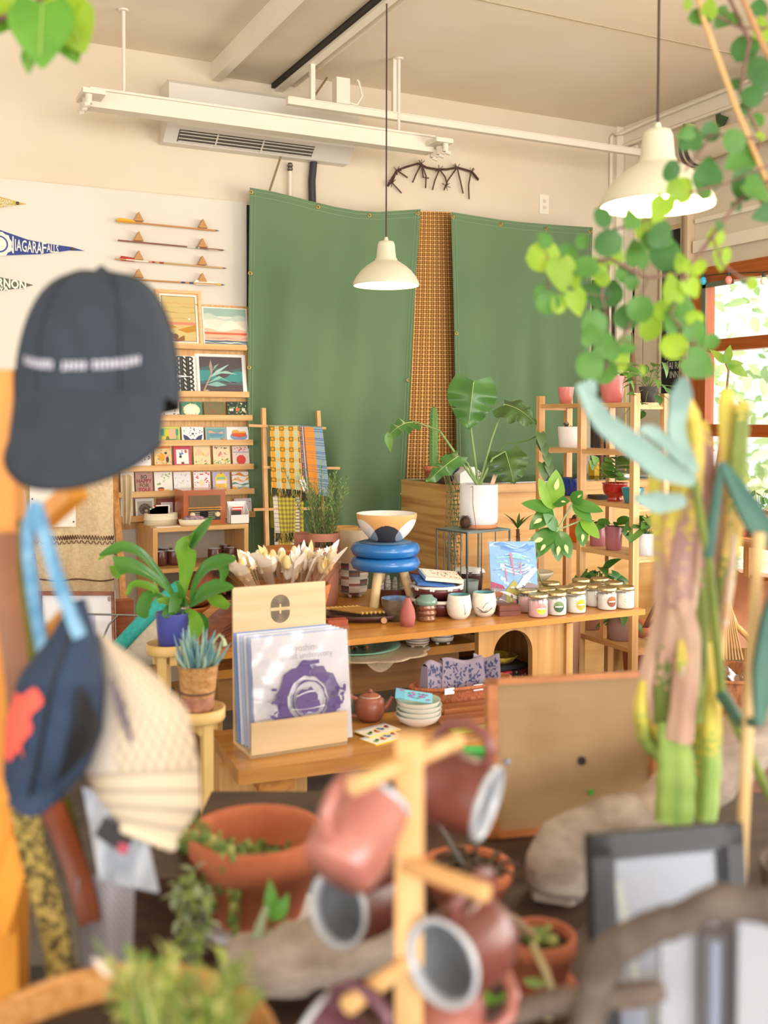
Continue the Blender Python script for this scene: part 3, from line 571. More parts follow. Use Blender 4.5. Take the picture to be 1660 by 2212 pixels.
rackcard(3,491,538,922,'#f2eff0',[('e',.55,.42,.4,.26,'#7f9cc8'),('p',[(.22,.45),(.26,.75),(.5,.8),(.6,.68),(.9,.66),(.88,.42),(.55,.35)],'#d95a34'),('p',[(.26,.62),(.3,.8),(.5,.82),(.58,.7),(.86,.72),(.86,.6)],'#eab040')],'white card with red and yellow cake slice on a blue plate',group=G)
R5=[(280,327,'#f1efee',[('d',18,21,.1,.05,.95,.95,.045,['#4a4a60','#c98a6a','#6a5a80'])],'white speckled card at the left of the fifth ledge'),
 (335,372,'#e4c98e',[('r',.05,.88,.9,.1,'#e08a3c'),('r',.05,.03,.9,.16,'#e6923e'),('e',.42,.5,.19,.17,'#eba02c'),('e',.75,.4,.09,.14,'#4a3040'),('e',.66,.68,.08,.05,'#2f2f30'),('d',24,22,.05,.2,.95,.85,.05,['#8a76b8','#7fa04a','#e9c04a'])],'yellow card with an orange and dark fruits'),
 (377,414,'#c9506a',[('r',.14,.2,.72,.64,'#e9efe6'),('d',5,23,.3,.62,.5,.78,.09,['#4a72c8']),('e',.38,.52,.08,.06,'#3f3f38'),('e',.7,.75,.07,.08,'#c8604a'),('e',.5,.24,.1,.05,'#8a3a2a'),('r',.0,.88,.4,.12,'#d8404a'),('r',.14,.05,.72,.1,'#d9809a')],'crimson bordered card with blue flower and plate'),
 (420,456,'#efd9a8',[('w',.05,.95,.55,.3,.02,5,'#f0c4a4'),('d',20,24,.05,.05,.95,.4,.06,['#e2735a','#7fae62','#e9a6b0']),('d',6,25,.1,.5,.9,.7,.06,['#d9c850'])],'soft yellow meadow card with pink mushrooms'),
 (462,499,'#eedbb4',[('d',9,26,.1,.88,.9,.94,.05,['#3b4a34']),('d',10,27,.3,.45,.85,.75,.09,['#ec9a94','#f0b4a0']),('d',30,28,.05,.05,.95,.4,.07,['#5f9a4a','#8abf5a','#d9c04a'])],'cream card with dark title strokes over pink and green garden'),
 (504,540,'#ecd9cc',[('r',.04,.68,.92,.05,'#a9a6cc'),('d',12,29,.08,.78,.92,.95,.05,['#e07a5a','#c84a3a']),('e',.5,.35,.28,.22,'#d8463c'),('d',8,30,.2,.12,.85,.6,.03,['#7a2a24'])],'pale card with a large red pomegranate')]
for a,b,c,e,l in R5: rackcard(4,a,b,963,c,e,l,group=G)
R6=[(262,291,'#f0e8dc',[('d',10,31,.1,.1,.9,.9,.06,['#5f8a4a','#d9683a'])],'white card with green and orange bits at the left of the sixth ledge'),
 (294,331,'#b58f86',[('d',90,32,.03,.03,.97,.97,.02,['#8a5f58','#d9b4a4']),('t','SO',.5,.77,.026,.001,1,'#5d4a40'),('t','HAPPY',.5,.59,.026,.001,1,'#8a3a3a'),('t','FOR',.5,.4,.026,.001,1,'#7a5a30'),('t','YOU!',.5,.21,.026,.001,1,'#b02a30')],'dusty pink card lettered SO HAPPY FOR YOU'),
 (335,374,'#f1ede4',[('e',.35,.26,.18,.05,'#3f2a20'),('p',[(.17,.25),(.53,.25),(.5,.06),(.2,.06)],'#e0764a'),('d',14,33,.15,.4,.85,.92,.07,['#7fae62','#a9c48a']),('e',.68,.16,.16,.06,'#ecc878')],'white card with leafy sprigs in an orange pot'),
 (377,414,'#ece9ea',[('d',22,34,.06,.05,.94,.95,.035,['#7a86a8','#8aa88a','#a88a8a']),('r',.3,.5,.3,.03,'#e9d9a8')],'pale card with tiny scattered grey leaves'),
 (420,456,'#f3eef0',[('d',14,35,.06,.05,.3,.95,.06,['#cf4a4a','#d97a7a']),('d',14,36,.7,.05,.94,.95,.06,['#cf4a4a','#c04050']),('e',.48,.48,.2,.15,'#f3dcb8'),('d',10,37,.35,.12,.7,.2,.06,['#c8404a']),('r',.38,.86,.2,.05,'#d04048')],'white card with red foliage border and tiny moth'),
 (461,498,'#b8b4d0',[('e',.5,.6,.36,.34,'#f0d048'),('r',.14,.12,.72,.35,'#e9c23a'),('r',.2,.42,.6,.16,'#efe0e8'),('r',.25,.64,.5,.1,'#7fc0a0'),('e',.5,.93,.06,.04,'#e0603a'),('d',16,38,.2,.12,.8,.4,.06,['#f5e6a0','#d98ab0'])],'lavender and yellow arched queen-style card'),
 (503,539,'#eae8e6',[('w',0,1,.8,.16,.04,6,'#e08a30'),('w',0,1,.55,.16,.05,8,'#f2a640'),('w',0,1,.36,.1,.05,7,'#4f8f78'),('w',0,1,.05,.22,.05,5,'#e9a83a'),('w',.3,1,.2,.1,.05,11,'#7fb0b8'),('w',0,.7,.66,.06,.05,11,'#f6f4f0')],'orange and teal abstract wave card')]
for a,b,c,e,l in R6: rackcard(5,a,b,1019,c,e,l,group=G)
rackcard(6,262,288,1076,'#eeeae6',[('d',6,41,.3,.3,.9,.8,.08,['#55555a'])],'white card cut off by the hanging bag on the lowest ledge',group=G)
rackcard(6,294,334,1076,'#f1eeea',[('r',.1,.12,.8,.74,'#b8b0a6'),('e',.5,.48,.34,.27,'#7a7068'),('ring',.5,.48,.22,.2,20,'#4a443e'),('e',.5,.46,.17,.13,'#5a4c44'),('e',.57,.4,.09,.06,'#cfc8be')],'grey and white card of a bird nest on the lowest ledge',group=G)
rackcard(6,341,382,1076,'#8f4634',[('r',.2,.1,.62,.7,'#f2ece8'),('d',8,42,.35,.15,.75,.5,.06,['#d9a04a','#8a4a3a'])],'russet bordered card on the lowest ledge left of the radio',group=G)
rackcard(6,508,545,1076,'#eceaf2',[('d',30,43,.06,.05,.94,.95,.04,['#5a5a7a','#9a5a6a','#7a7a9a'])],'white card with tiny violet motifs at the right end of the lowest ledge',group=G)
# ================= CONSOLE + RADIO =================
CY=4.98; cx0=ony(331,1143,CY).x; cx1=ony(537,1131,CY).x; cz=ony(331,1141,CY).z
t=T('console_cabinet','open light-wood cabinet under the card rack holding dark brown mugs','cabinet',((cx0+cx1)/2,5.17,0))
m=M(); m.box(cx0,cx1,CY,YB-.06,cz-.022,cz,BAMX); P('top_board',m,t)
for x in (cx0,cx1-.022): m=M(); m.box(x,x+.022,CY,YB-.06,0,cz-.022,BAM); P('side_panel',m,t)
m=M(); m.box(cx0+.022,cx1-.022,YB-.085,YB-.06,0,cz-.022,flat('#cfc4b2')); P('back_panel',m,t)
zs1=ony(400,1226,CY+.02).z; 
for z in (zs1,zs1-.3,.06): m=M(); m.box(cx0+.022,cx1-.022,CY+.01,YB-.085,z-.02,z,BAMX); P('shelf',m,t)
# low lean-to board left of the cabinet
def mug(name,lab,cat,c,r,h,mat,imat,group=None,hd=None,rimc=None):
    t=T(name,lab,cat,c,group); m=M(); m.lathe([(0,0),(r*.85,0),(r,h*.3),(r*.98,h*.95),(r*.94,h)],c,mat,24); P('body',m,t)
    m=M(); m.lathe([(r*.94,h),(r*.88,h*.98),(r*.86,h*.3),(0,h*.12)],c,imat,24); P('glaze',m,t,'pale glazed inside')
    if hd is not None:
        d=V((math.cos(hd),math.sin(hd),0)); m=M(); m.tube([c+d*r*.9+Z_*h*.8,c+d*(r*1.45)+Z_*h*.82,c+d*(r*1.6)+Z_*h*.5,c+d*(r*1.35)+Z_*h*.22,c+d*r*.9+Z_*h*.22],r*.13,mat,8); P('handle',m,t)
    return t
BR=mk('#5a2f2c','#6d3b34',(20,20,20),r=.3,coat=.4); INW=mk('#cfd3da',r=.25)
mp=[(343,1222,'leftmost'),(372,1224,'second'),(383,1212,'behind the second'),(463,1205,'middle right'),(497,1204,'right end')]
pr=None
for i,(px,py,w_) in enumerate(((346,1218,'dark brown mug at the left end of the cabinet shelf'),(376,1221,'dark brown mug second from the left on the cabinet shelf'),(358,1210,'dark brown mug behind the two left ones in the cabinet'),(464,1214,'dark brown mug right of the staghorn leaf in the cabinet'),(502,1215,'dark brown mug at the right end of the cabinet shelf'),(489,1207,'dark brown mug behind the rightmost one in the cabinet'))):
    q=ony(px,py,CY+.14 if i not in(2,5) else CY+.26); c=V((q.x,q.y,zs1))
    mug('stoneware_mug',w_,'mug',c,.036,.072,BR,INW,'dark brown mugs in the cabinet',hd=[2.5,.3,2,.2,2.8,1.2][i])
# jug lower shelf and other pottery
c=V((ony(437,1300,CY+.16).x,CY+.16,zs1-.3)); t=T('clay_jug','tall terracotta jug with dark rim on the lower cabinet shelf','jug',c)
m=M(); m.lathe([(0,0),(.06,0),(.075,.1),(.07,.2),(.055,.24),(.06,.26),(.05,.26),(.05,.1)],c,TERRA2,28); P('body',m,t)
m=M(); m.tube([c+V((.06,0,.22)),c+V((.12,0,.2)),c+V((.12,0,.1)),c+V((.07,0,.08))],.009,TERRA2); P('handle',m,t)
for i,(px,l) in enumerate(((362,'dark glazed round pot low in the cabinet behind the blue planter'),(500,'brown glazed pot low in the cabinet on the right'))):
    c=V((ony(px,1300,CY+.16).x,CY+.16,zs1-.3)); m=M(); m.lathe([(0,0),(.05,0),(.075,.06),(.07,.11),(.05,.13),(.045,.13),(.06,.06),(0,.02)],c,mk('#3d211f',r=.3),24); S('glazed_pot',m,l,'pot')
# radio
RY=5.06; a=ony(397,1126,RY); b=ony(487,1124,RY); zr0=cz; zr1=ony(440,1061,RY+.02).z
x0,x1=a.x,b.x; RW=mk('#a8542a','#b8642f',(3,20,20),r=.25,coat=.6)
t=T('vintage_radio','glossy wooden retro table radio with cream knobs on the cabinet','radio',((x0+x1)/2,RY+.08,zr0))
m=M(); m.box(x0,x1,RY,RY+.17,zr0+.006,zr1,RW); m.box(x0-.006,x1+.006,RY-.006,RY+.175,zr1,zr1+.008,RW); m.box(x0-.006,x1+.006,RY-.006,RY+.175,zr0,zr0+.008,RW); P('case',m,t)
hh=zr1-zr0; ww=x1-x0
m=M(); m.box(x0+ww*.12,x1-ww*.12,RY-.003,RY,zr0+hh*.53,zr0+hh*.88,mk('#7d6a50','#6a5842',(500,500,500),r=.9)); P('speaker_grille',m,t)
m=M(); m.box(x0+ww*.12,x1-ww*.12,RY-.002,RY,zr0+hh*.12,zr0+hh*.5,flat('#3a2a22',.4)); m.box(x0+ww*.38,x0+ww*.58,RY-.004,RY-.002,zr0+hh*.22,zr0+hh*.4,flat('#1d1c20',.2)); P('dial_panel',m,t)
m=M(); GO=flat('#d9a850',.25,metal=.8)
for k in (.5,.44): m.box(x0+ww*.1,x1-ww*.1,RY-.006,RY,zr0+hh*k-.002,zr0+hh*k+.0025,GO)
for k in (.36,.3,.24,.18): m.box(x0+ww*.25,x0+ww*.75,RY-.004,RY,zr0+hh*k-.001,zr0+hh*k+.001,flat('#c9b98a',.4))
P('trim_bars',m,t)
for k in (.2,.8): m=M(); m.cyl((x0+ww*k,RY-.018,zr0+hh*.3),(x0+ww*k,RY,zr0+hh*.3),.012,flat('#e2d3a4',.3),r1=.014); P('knob',m,t)
# boxes and card holders on the cabinet
IV=flat('#e9e0c4',.5)
def tin(px,py,R_,h,lab,nm,n=1,cat='box'):
    q=onz(px,py,cz); q.y=max(q.y,CY+.05); c=V((q.x,q.y,cz)); t=T(nm,lab,cat,c)
    m=M(); m.lathe([(0,0),(R_,0),(R_,h*.45),(R_*1.03,h*.47),(R_*1.03,h*.52),(R_,h*.54),(R_,h),(R_*.95,h),(R_*.95,h*.1),(0,h*.1)],c,IV,32,sy=.6); P('body',m,t)
    m=M(); 
    for k in range(6): m.obox(c+V((-.03+.008*k,0,h*1.0+.004*k)),X_*.035,V((0,.002,.001)),Z_*.02,['#2e2a26','#dfe6e0','#4a8a74','#e9e4da','#c83a30','#efe9e0'][k])
    P('paper_goods',m,t,'small printed cards standing inside'); return c
tin(348,1133,.085,.058,'round cream box full of small cards at the left of the cabinet top','card_box')
q=V((ony(421,1135,CY+.05).x,CY+.07,cz)); t=T('fabric_basket','low cream basket holding patterned pink pouches in front of the radio','basket',q)
m=M(); m.lathe([(0,0),(.07,0),(.078,.03),(.073,.03),(.066,.008),(0,.008)],q,IV,28,sy=.6); P('body',m,t)
m=M(); m.ball(q+Z_*.033,.055,mk('#c9a8b0','#6a5a7a',(60,60,60),r=.8),(1,.5,.28),12,8); P('pouch',m,t,'pink patterned fabric pouch')
a=V((ony(497,1130,CY+.04).x,CY+.03,cz)); t=T('card_holder','white folded cardboard stand with small red and white cards right of the radio','card holder',a)
m=M(); WC=flat('#f2efec'); m.box(a.x-.0,a.x+.10,a.y,a.y+.002,cz,cz+.045,WC); m.box(a.x,a.x+.10,a.y+.06,a.y+.062,cz,cz+.11,WC); m.box(a.x,a.x+.10,a.y,a.y+.062,cz,cz+.002,WC)
for x in (a.x,a.x+.098): m.prism([(0,0),(.06,0),(.06,.11),(0,.045)],(x,a.y,cz),Y_,Z_,.002,WC)
P('tray',m,t)
m=M()
for k in range(5): m.box(a.x+.01+.004*k,a.x+.06+.006*k,a.y+.012+.008*k,a.y+.014+.008*k,cz+.004,cz+.065+.006*k,['#3a3532','#c83a34','#ece7e2','#d8442e','#f2efec'][k])
P('small_cards',m,t)
m=M(); m.box(cx0+.02,cx0+.14,CY+.005,CY+.06,cz,cz+.003,flat('#efe9d8')); S('paper_leaflet',m,'cream paper leaflet lying at the front left corner of the cabinet','paper')
# ================= BLANKET LADDERS =================
LW=wood('#dba565','#bf7f42',2,s=8,st=6)
ra,rb=ony(244,1050,5.22),ony(272,1385,4.78); dv=(ra-rb)/(ra.z-rb.z); top=ra+dv*.28; bot=rb-dv*rb.z
top.y=min(top.y,YB-.06)
t=T('blanket_ladder','leaning wooden ladder at left holding the big cream rug','ladder',bot); m=M(); m.beam(bot,top,.03,.04,LW); P('rail',m,t)
m=M(); m.beam(bot-X_*.62,top-X_*.62,.03,.04,LW); P('rail',m,t)
for z in (.35,.8,1.25): c=bot+dv*z; m=M(); m.cyl(c-X_*.62,c+X_*.0,.014,LW,n=10); P('rung',m,t)
RUG=mk('#dcc6a0','#cdb48c',(60,14,60),r=.95,bump=.9,bs=(160,60,160)); 
def rg(px,py,d=.0): return ony(px,py,4.85-d)
def rfn(u,v):
    px=lerp(lerp(40,100,v),lerp(240,247,v),u); py=lerp(985,1335,v); p=ony(px,py,4.95-v*.12); p.y+=.03*math.sin(u*11+v*3)*(.3+v)-.02; return p
t=T('woven_rug','thick cream handwoven rug with brown stitched bands draped over the left ladder','rug',rfn(.5,1)-Z_*.02); m=M(); m.surf(rfn,40,40,RUG); P('cloth',m,t)
m=M(); BRN=flat('#6a4230')
for vb,zig in ((.5,1),(.76,0),(.9,0)):
    pts=[rfn(i/60,vb+(.012*(1 if i%2 else -1)*zig))-Y_*.006 for i in range(61)]; m.tube(pts,.0035,BRN,5,caps=False)
    if zig: m.tube([rfn(i/60,vb+.03+.008*(1 if (i//2)%2 else -1))-Y_*.006 for i in range(61)],.002,BRN,4)
P('embroidered_bands',m,t)
# small card pinned on the rug and hanging bag
c=rfn(.28,.28); m=M(); m.obox(c-Y_*.05+V((.0,0,0)),V((.1,.0,-.004)),V((0,.001,0)),Z_*.11,mk('#ece7dc','#e2dacb',(4,4,4)));
for i,j in((-.09,.09),(.09,.09),(.09,-.09),(-.09,-.09),(.09,.0),(-.09,.02)): m.ball(c+V((i,-.054,j)),.004,flat('#5a5048'))
S('studded_panel',m,'cream riveted sheet hanging in front of the rug under the black cap','panel')
def bag(u,v): 
    a=onz(262,1040,1.2); px=lerp(lerp(262,266,v),lerp(285,290,v)-(10*v*v),u); p=ony(px,lerp(1030,1136,v)-6*math.sin(u*3),5.1); p.y+=.015*math.sin(u*12); return p
m=M(); m.surf(bag,14,14,mk('#d8c6a4','#c9b58f',(6,6,6),r=.9)); S('hanging_cloth',m,'folded beige linen cloth hanging at the left edge of the card rack','cloth')
# towel ladder in the middle
TY=5.22
t=T('towel_ladder','slim light-wood ladder leaning on the green tarp with three checked towels','ladder',V((ony(570,1200,TY-.1).x,TY-.2,0)))
def tl(px,py): return ony(px,py,TY-.02-(py-880)*.0004)
for (xa,ya,xb2,yb2) in ((569,882,583,1420),(687,888,708,1420)):
    m=M(); A=tl(xa,ya); B=tl(xb2,yb2); B=A+(B-A)*((A.z-.002)/(A.z-B.z)); m.beam(A,B,.021,.026,PINEV,Y_); P('rail',m,t)
for (xa,ya,xb2,yb2) in ((535,919,701,925),(566,1009,731,1011),(545,1100,712,1097)):
    m=M(); m.beam(tl(xa,ya)-Y_*.02,tl(xb2,yb2)-Y_*.02,.012,.014,PINE); P('rung',m,t)
def plaid(bands_w,bands_h,pal):
    def fn(i,j):
        a=bands_w[i%len(bands_w)]; b=bands_h[j%len(bands_h)]; return pal[a+b] if a+b in pal else pal[a]
    return fn
def towel(lab,TL,TR,BL,BR_,pal,fn,nu,nv,amp=.012,dy=.05,fr=9,fcol='#4a3a30'):
    def f(u,v):
        px=lerp(lerp(TL[0],TR[0],u),lerp(BL[0],BR_[0],u),v); py=lerp(lerp(TL[1],TR[1],u),lerp(BL[1],BR_[1],u),v)
        p=tl(px,py)-Y_*dy; p.y+=amp*math.sin(u*fr+v*2)*v; return p
    t=T('checked_towel',lab,'towel',f(.5,1)); m=M(); m.surf(f,nu,nv,matfn=fn); 
    m.surf(lambda u,v:f(u,v*.5)+Y_*(.05+.0*v) if v>0 else f(u,0)+Y_*.035,8,6,pal['a']); m.surf(lambda u,v:lerp(f(u,0),f(u,0)+Y_*.05,v)+Z_*.008*math.sin(v*PI),8,4,pal['a']); P('cloth',m,t)
    m=M(); rd=random.Random(3)
    for k in range(int(nu*1.2)):
        u=(k+.5)/(nu*1.2); p=f(u,1); m.tube([p,p+V((rd.uniform(-.008,.008),-.004,-.018)),p+V((rd.uniform(-.015,.015),0,-.035-rd.random()*.012))],.0022,flat(rd.choice([fcol,'#2f2a28','#c9a850'])),4)
    P('fringe',m,t); return f
def pal3(a,b,c,d): return {'a':mk(a,r=.95),'b':mk(b,r=.95),'c':mk(c,r=.95),'d':mk(d,r=.95)}
p=pal3('#b9c2a2','#dfa03a','#d98e1c','#6f6a28')
def f_y(i,j):
    wi=(i%10)<5; hj=(j%12)<5; ed=(i%10 in(0,4)) or (j%12 in(0,4))
    if wi and hj: return p['c'] if not ed else p['d']
    if wi: return p['b'] if (i%10)!=2 else p['c']
    if hj: return p['b'] if j%12==2 else mk('#c9b884',r=.95)
    return p['a']
towel('grey and mustard checked fringed towel on the left of the ladder',(576,921),(640,921),(581,1052),(645,1058),p,f_y,32,72,fcol='#5a4a30')
p2=pal3('#8fa6b4','#e0903a','#2f3a68','#c9a890')
def f_b(i,j):
    s_=i/34; hj=j%18 in(2,5,14,16)
    if s_<.06: return flat('#6a3a2c',.95) if i%2 else p2['d']
    if s_<.16: return p2['c'] if hj or i%2 else p2['d']
    if s_<.26: return p2['c'] if (i%4<2) else p2['d']
    if s_<.62: return flat('#b98058',.95) if hj else p2['b']
    return flat('#4f6f9c',.95) if hj else p2['a']
towel('blue and orange checked fringed towel on the right of the ladder',(636,921),(690,924),(646,1062),(706,1072),p2,f_b,34,90,dy=.044,fcol='#33406a')
p3=pal3('#c9c03a','#8a6a4a','#d8d0c0','#b9a898')
def f_g(i,j):
    if i<5 : return p3['c'] if j%4 else p3['d']
    if 23<i<28: return p3['c'] if j%3 else p3['b']
    return p3['b'] if (i%4<2) and (j%4<2) else (flat('#a89a3c',.95) if (i%4<2) or (j%4<2) else p3['a'])
towel('lime and brown checked fringed towel on the lowest rung of the ladder',(585,1070),(652,1070),(592,1150),(650,1150),p3,f_g,32,34,dy=.03,fcol='#8a8a30')
towel('second layer of the lime checked towel hanging below the first',(588,1098),(650,1098),(593,1185),(640,1185),p3,f_g,32,40,dy=.018,fcol='#5a6a28')
c=tl(645,1045)-Y_*.075; m=M(); m.obox(c,V((.012,0,.006)),V((0,.001,0)),V((-.012,0,.03)),flat('#efecf2')); m.obox(c+V((-.012,-.001,.038)),X_*.01,Y_*.001,Z_*.01,flat('#e9c46a')); m.tube([c+Z_*.03,c+V((.005,0,.1))],.001,'#333333',4); S('price_tag',m,'white and yellow paper tag hanging between the two upper towels','tag')
# ================= PENDANT LAMPS =================
LS=mk('#dcd6bc',r=.35); LSI=mk('#f4ead2',r=.5)
def lamp(c,R_,lab,power,glow=0):
    """c = centre of rim"""
    t=T('pendant_lamp',lab,'pendant lamp',V((c.x,c.y,H-.02))); k=R_/.19
    pr=[(.19*r,.19*z) for r,z in ((1,0),(1.005,.03),(.975,.12),(.9,.26),(.77,.43),(.6,.58),(.43,.69),(.34,.745),(.335,.79),(.30,.83),(.26,1.22),(.225,1.31),(0,1.35))]
    m=M(); m.lathe([(r*k,z*k) for r,z in pr],c,LS,48); P('lamp_shade',m,t)
    m=M(); m.lathe([(max(0,r-.004)*k,(z-.0015)*k) for r,z in pr[:7]]+[(0,.13*k)],c,LSI,48); P('shade_lining',m,t,'cream inside of the shade')
    m=M(); m.cyl(c+Z_*.25*k,V((c.x,c.y,H-.02)),.0035 if k<1.05 else .0035,flat('#43302c'),n=8); P('cord',m,t)
    m=M(); m.cyl(c+Z_*.25*k,c+Z_*.275*k,.012,LS,r1=.006); m.cyl(V((c.x,c.y,H-.025)),V((c.x,c.y,H-.001)),.04,LS); P('ceiling_rose',m,t)
    if power:
        m=M(); m.cyl(c+Z_*.12*k,c+Z_*.085*k,.018,flat('#e9e4d8')); m.ball(c+Z_*.062*k,.028,mk('#ffe3b8',em=glow),(1,1,1.15)); P('bulb',m,t)
        l=bpy.data.lights.new('lamp_bulb','POINT'); l.energy=power; l.color=(1,.82,.6); l.shadow_soft_size=.03; o=bpy.data.objects.new('lamp_bulb',l); COL.objects.link(o); o.parent=t; o.location=c+Z_*.02*k-ORG[t]
c=at(834.5,617,4.5); lamp(c,72/2217.5*4.5,'smaller looking cream pendant lamp hanging in front of the left green tarp',3,4)
c=at(1420,445,2.7); lamp(c,123/2217.5*2.7,'large cream pendant lamp with a bright warm inside at upper right',26,14)
# ================= COUNTER =================
CW=wood('#efc07c','#e4ac64',0,s=3,st=10); CWY=wood('#e6b674','#bd8048',1,s=4,st=6,lo=.45,hi=.7)
CX0,CYF,CZ=2.70,4.66,1.10
t=T('shop_counter','pale wood shop counter in front of the green tarps with plants on top','counter',(3.4,4.96,0))
m=M(); m.box(CX0+.03,4.2,CYF+.02,CYF+.045,0,CZ-.04,CW); P('front_panel',m,t)
m=M(); m.box(CX0,CX0+.025,CYF+.0,5.24,0,CZ-.025,CWY); P('side_panel',m,t)
m=M(); m.box(CX0,4.2,CYF-.0,5.24,CZ-.025,CZ,CWY); P('worktop',m,t)
m=M(); m.box(CX0+.07,4.2,CYF-.02,CYF-.001,CZ-.045,CZ-.002,PINE); P('edge_strip',m,t)
m=M(); m.box(CX0+.02,4.18,CYF+.02,5.22,CZ+.001,CZ+.006,clear('#dcebe2',.12)); P('glass_top',m,t)
# things on the counter
def onC(px,py): q=onz(px,py,CZ+.006); return q
def cactus(t,c,r,h,mat,ribs=8,n=40,name='stem',top=1):
    m=M(); pr=[(r*.8,0),(r,h*.1),(r,h*.55),(r*.96,h*.85),(r*.7,h*.96),(r*.3,h*.995),(0,h)]
    m.lathe(pr,c,mat,n,wob=lambda a,z:.12*math.cos(a*ribs)); P(name,m,t)
    m=M(); rd=random.Random(1)
    for k in range(ribs):
        a=2*PI*k/ribs
        for j in range(int(h/.02)):
            z=h*.04+j*.02; rr=(r*1.12 if z<h*.85 else r*.9); p=c+V((math.cos(a)*rr,math.sin(a)*rr,z))
            for s_ in(-.4,.4): m.tube([p,p+V((math.cos(a+s_)*.008,math.sin(a+s_)*.008,.002))],.0007,'#e9e0b8',3,caps=False)
    P('spines',m,t)
c=V((2.99,4.93,CZ+.006)); c=V((ony(937,1030,4.9).x,4.9,CZ+.006))
t=T('potted_cactus','tall slim columnar cactus in a small terracotta pot on the counter','cactus',c)
pot('pot',t,c,.035,.056,.085,TERRA,rim=.3); cactus(t,c+Z_*.07,.022,.34,mk('#6f9a4e','#5a8644',(30,30,5),r=.6))
q=ony(975,1033,4.8); c=V((q.x,4.8,CZ+.006)); t=T('navy_planter','dark navy glazed pot with white speckles and small succulent on the counter','plant pot',c)
pot('pot',t,c,.03,.05,.10,mk('#1f2c5c','#2a2f3f',(50,50,50),r=.15,coat=.5),rim=0)
m=M(); m.lathe([(0,-.001),(.045,-.001),(.05,.008),(.044,.008),(.0,.004)],c,TERRA,24); P('saucer',m,t,'terracotta saucer')
GL=mk('#5f8a3c','#79a04e',(20,20,20),r=.4,tr=.25); GD=mk('#3d6a30','#4f7d3a',(15,15,15),r=.35,tr=.2); GM=mk('#4c7a34','#6b9440',(12,12,12),r=.4,tr=.25); VAR=mk('#d9dca0',r=.5,tr=.2)
rd=random.Random(8); m=M()
for k in range(9): m.leaf(c+Z_*.09,V((rd.uniform(-1,1),rd.uniform(-1,1),1.2)),Z_,.09,.025,GD,'lance',.6,nu=5)
P('foliage',m,t)
# trailing string plant in a hanging position over the counter side
c=V((CX0+.12,CYF+.05,CZ+.006)); c=V((ony(958,1030,4.76).x,4.76,CZ+.006)); t=T('trailing_plant','string plant with long bead-like strands hanging down the counter front','hanging plant',c)
pot('pot',t,c-Z_*0,.03,.045,.06,mk('#4a3a30',r=.6),rim=0)
m=M(); rd=random.Random(4); bead=[mk('#5d7a44',r=.5),mk('#8a7a4a',r=.5)]
for k in range(13):
    x0=c.x+rd.uniform(-.05,.03); yy=CYF-.03-rd.random()*.02; L=rd.uniform(.25,.95); pts=[c+Z_*.06,V((x0,CYF+.01,CZ+.05)),V((x0,yy,CZ-.03))]+[V((x0+.015*math.sin(j*1.1+k),yy,CZ-.03-L*(j+1)/8)) for j in range(8)]
    m.tube(pts,.0018,bead[1] if k%3 else bead[0],4,caps=False)
    for j in range(int(L*45)):
        z=CZ-.03-j/45; m.ball(V((x0+.01*math.sin(j+k),yy-.004,z)),rd.uniform(.003,.0055),bead[k%2],n=5,k=4)
P('strands',m,t)
# card terminal
q=ony(1008,1040,4.76); c=V((q.x,4.74,CZ+.007)); t=T('card_terminal','small white wedge card reader with a square black mark on the counter','card reader',c); 
m=M(); WW=flat('#eeece8',.3); m.prism([(0,0),(.13,0),(.13,.055),(.09,.085),(.06,.085),(0,.05)],c+V((-.075,-.04,0)),X_,Z_,-.09,WW); P('body',m,t)
m=M(); o=c+V((.035,-.0415,.045)); 
for a in((-.014,-.014,.028,.004),(-.014,.010,.028,.004),(-.014,-.014,.004,.028),(.010,-.014,.004,.028),(-.003,-.003,.006,.006)): m.box(o.x+a[0],o.x+a[0]+a[2],o.y-.001,o.y,o.z+a[1],o.z+a[1]+a[3],flat('#222'*1+'222'))
P('square_logo',m,t); m=M(); m.box(c.x-.08,c.x+.06,c.y-.05,c.y+.06,c.z-.001,c.z+.004,WW); P('base_plate',m,t)
c=V((ony(1090,1030,5.0).x,5.0,CZ+.006)); m=M()
for k in range(14): a=k*.45; m.leaf(c+V((0,0,.0)),V((math.cos(a),math.sin(a)*.6,.9)),Z_,.13,.06,mk('#a9cce8',r=.7,tr=.3),'oval',.4,nu=4)
S('blue_tissue','' if False else m,'crumpled pale blue tissue paper on the counter behind the monstera','tissue paper')
# ================= MIDDLE TABLE =================
TZ=.70; TYF=3.155; TYB=4.06; TX0=onz(452,1412,TZ).x; TX1=onz(1387,1314,TZ).x
CH=wood('#d0923e','#bd7c2e',0,s=3,st=9,r=.35,coat=.3); CHY=wood('#c08238','#a8692a',1,s=4,st=8,r=.4); CHV=wood('#c79a5c','#b07c3e',2,s=4,st=8,r=.5)
t=T('display_table','long honey-coloured wooden display table crowded with pottery and candles','table',((TX0+TX1)/2,3.58,0))
m=M(); m.box(TX0,TX1,TYF,TYB,TZ-.021,TZ,CH); P('tabletop',m,t)
SZ=ony(725,1421,3.38).z; px1=ony(1033,1391,3.38).x
m=M(); m.box(TX0+.1,px1,3.38,3.95,SZ-.03,SZ,CH); P('lower_shelf',m,t)
m=M(); m.box(TX0+.12,px1-.05,3.44,3.462,SZ-.16,SZ-.03,wood('#a8763c','#8c5f2e',0,s=3)); P('apron',m,t)
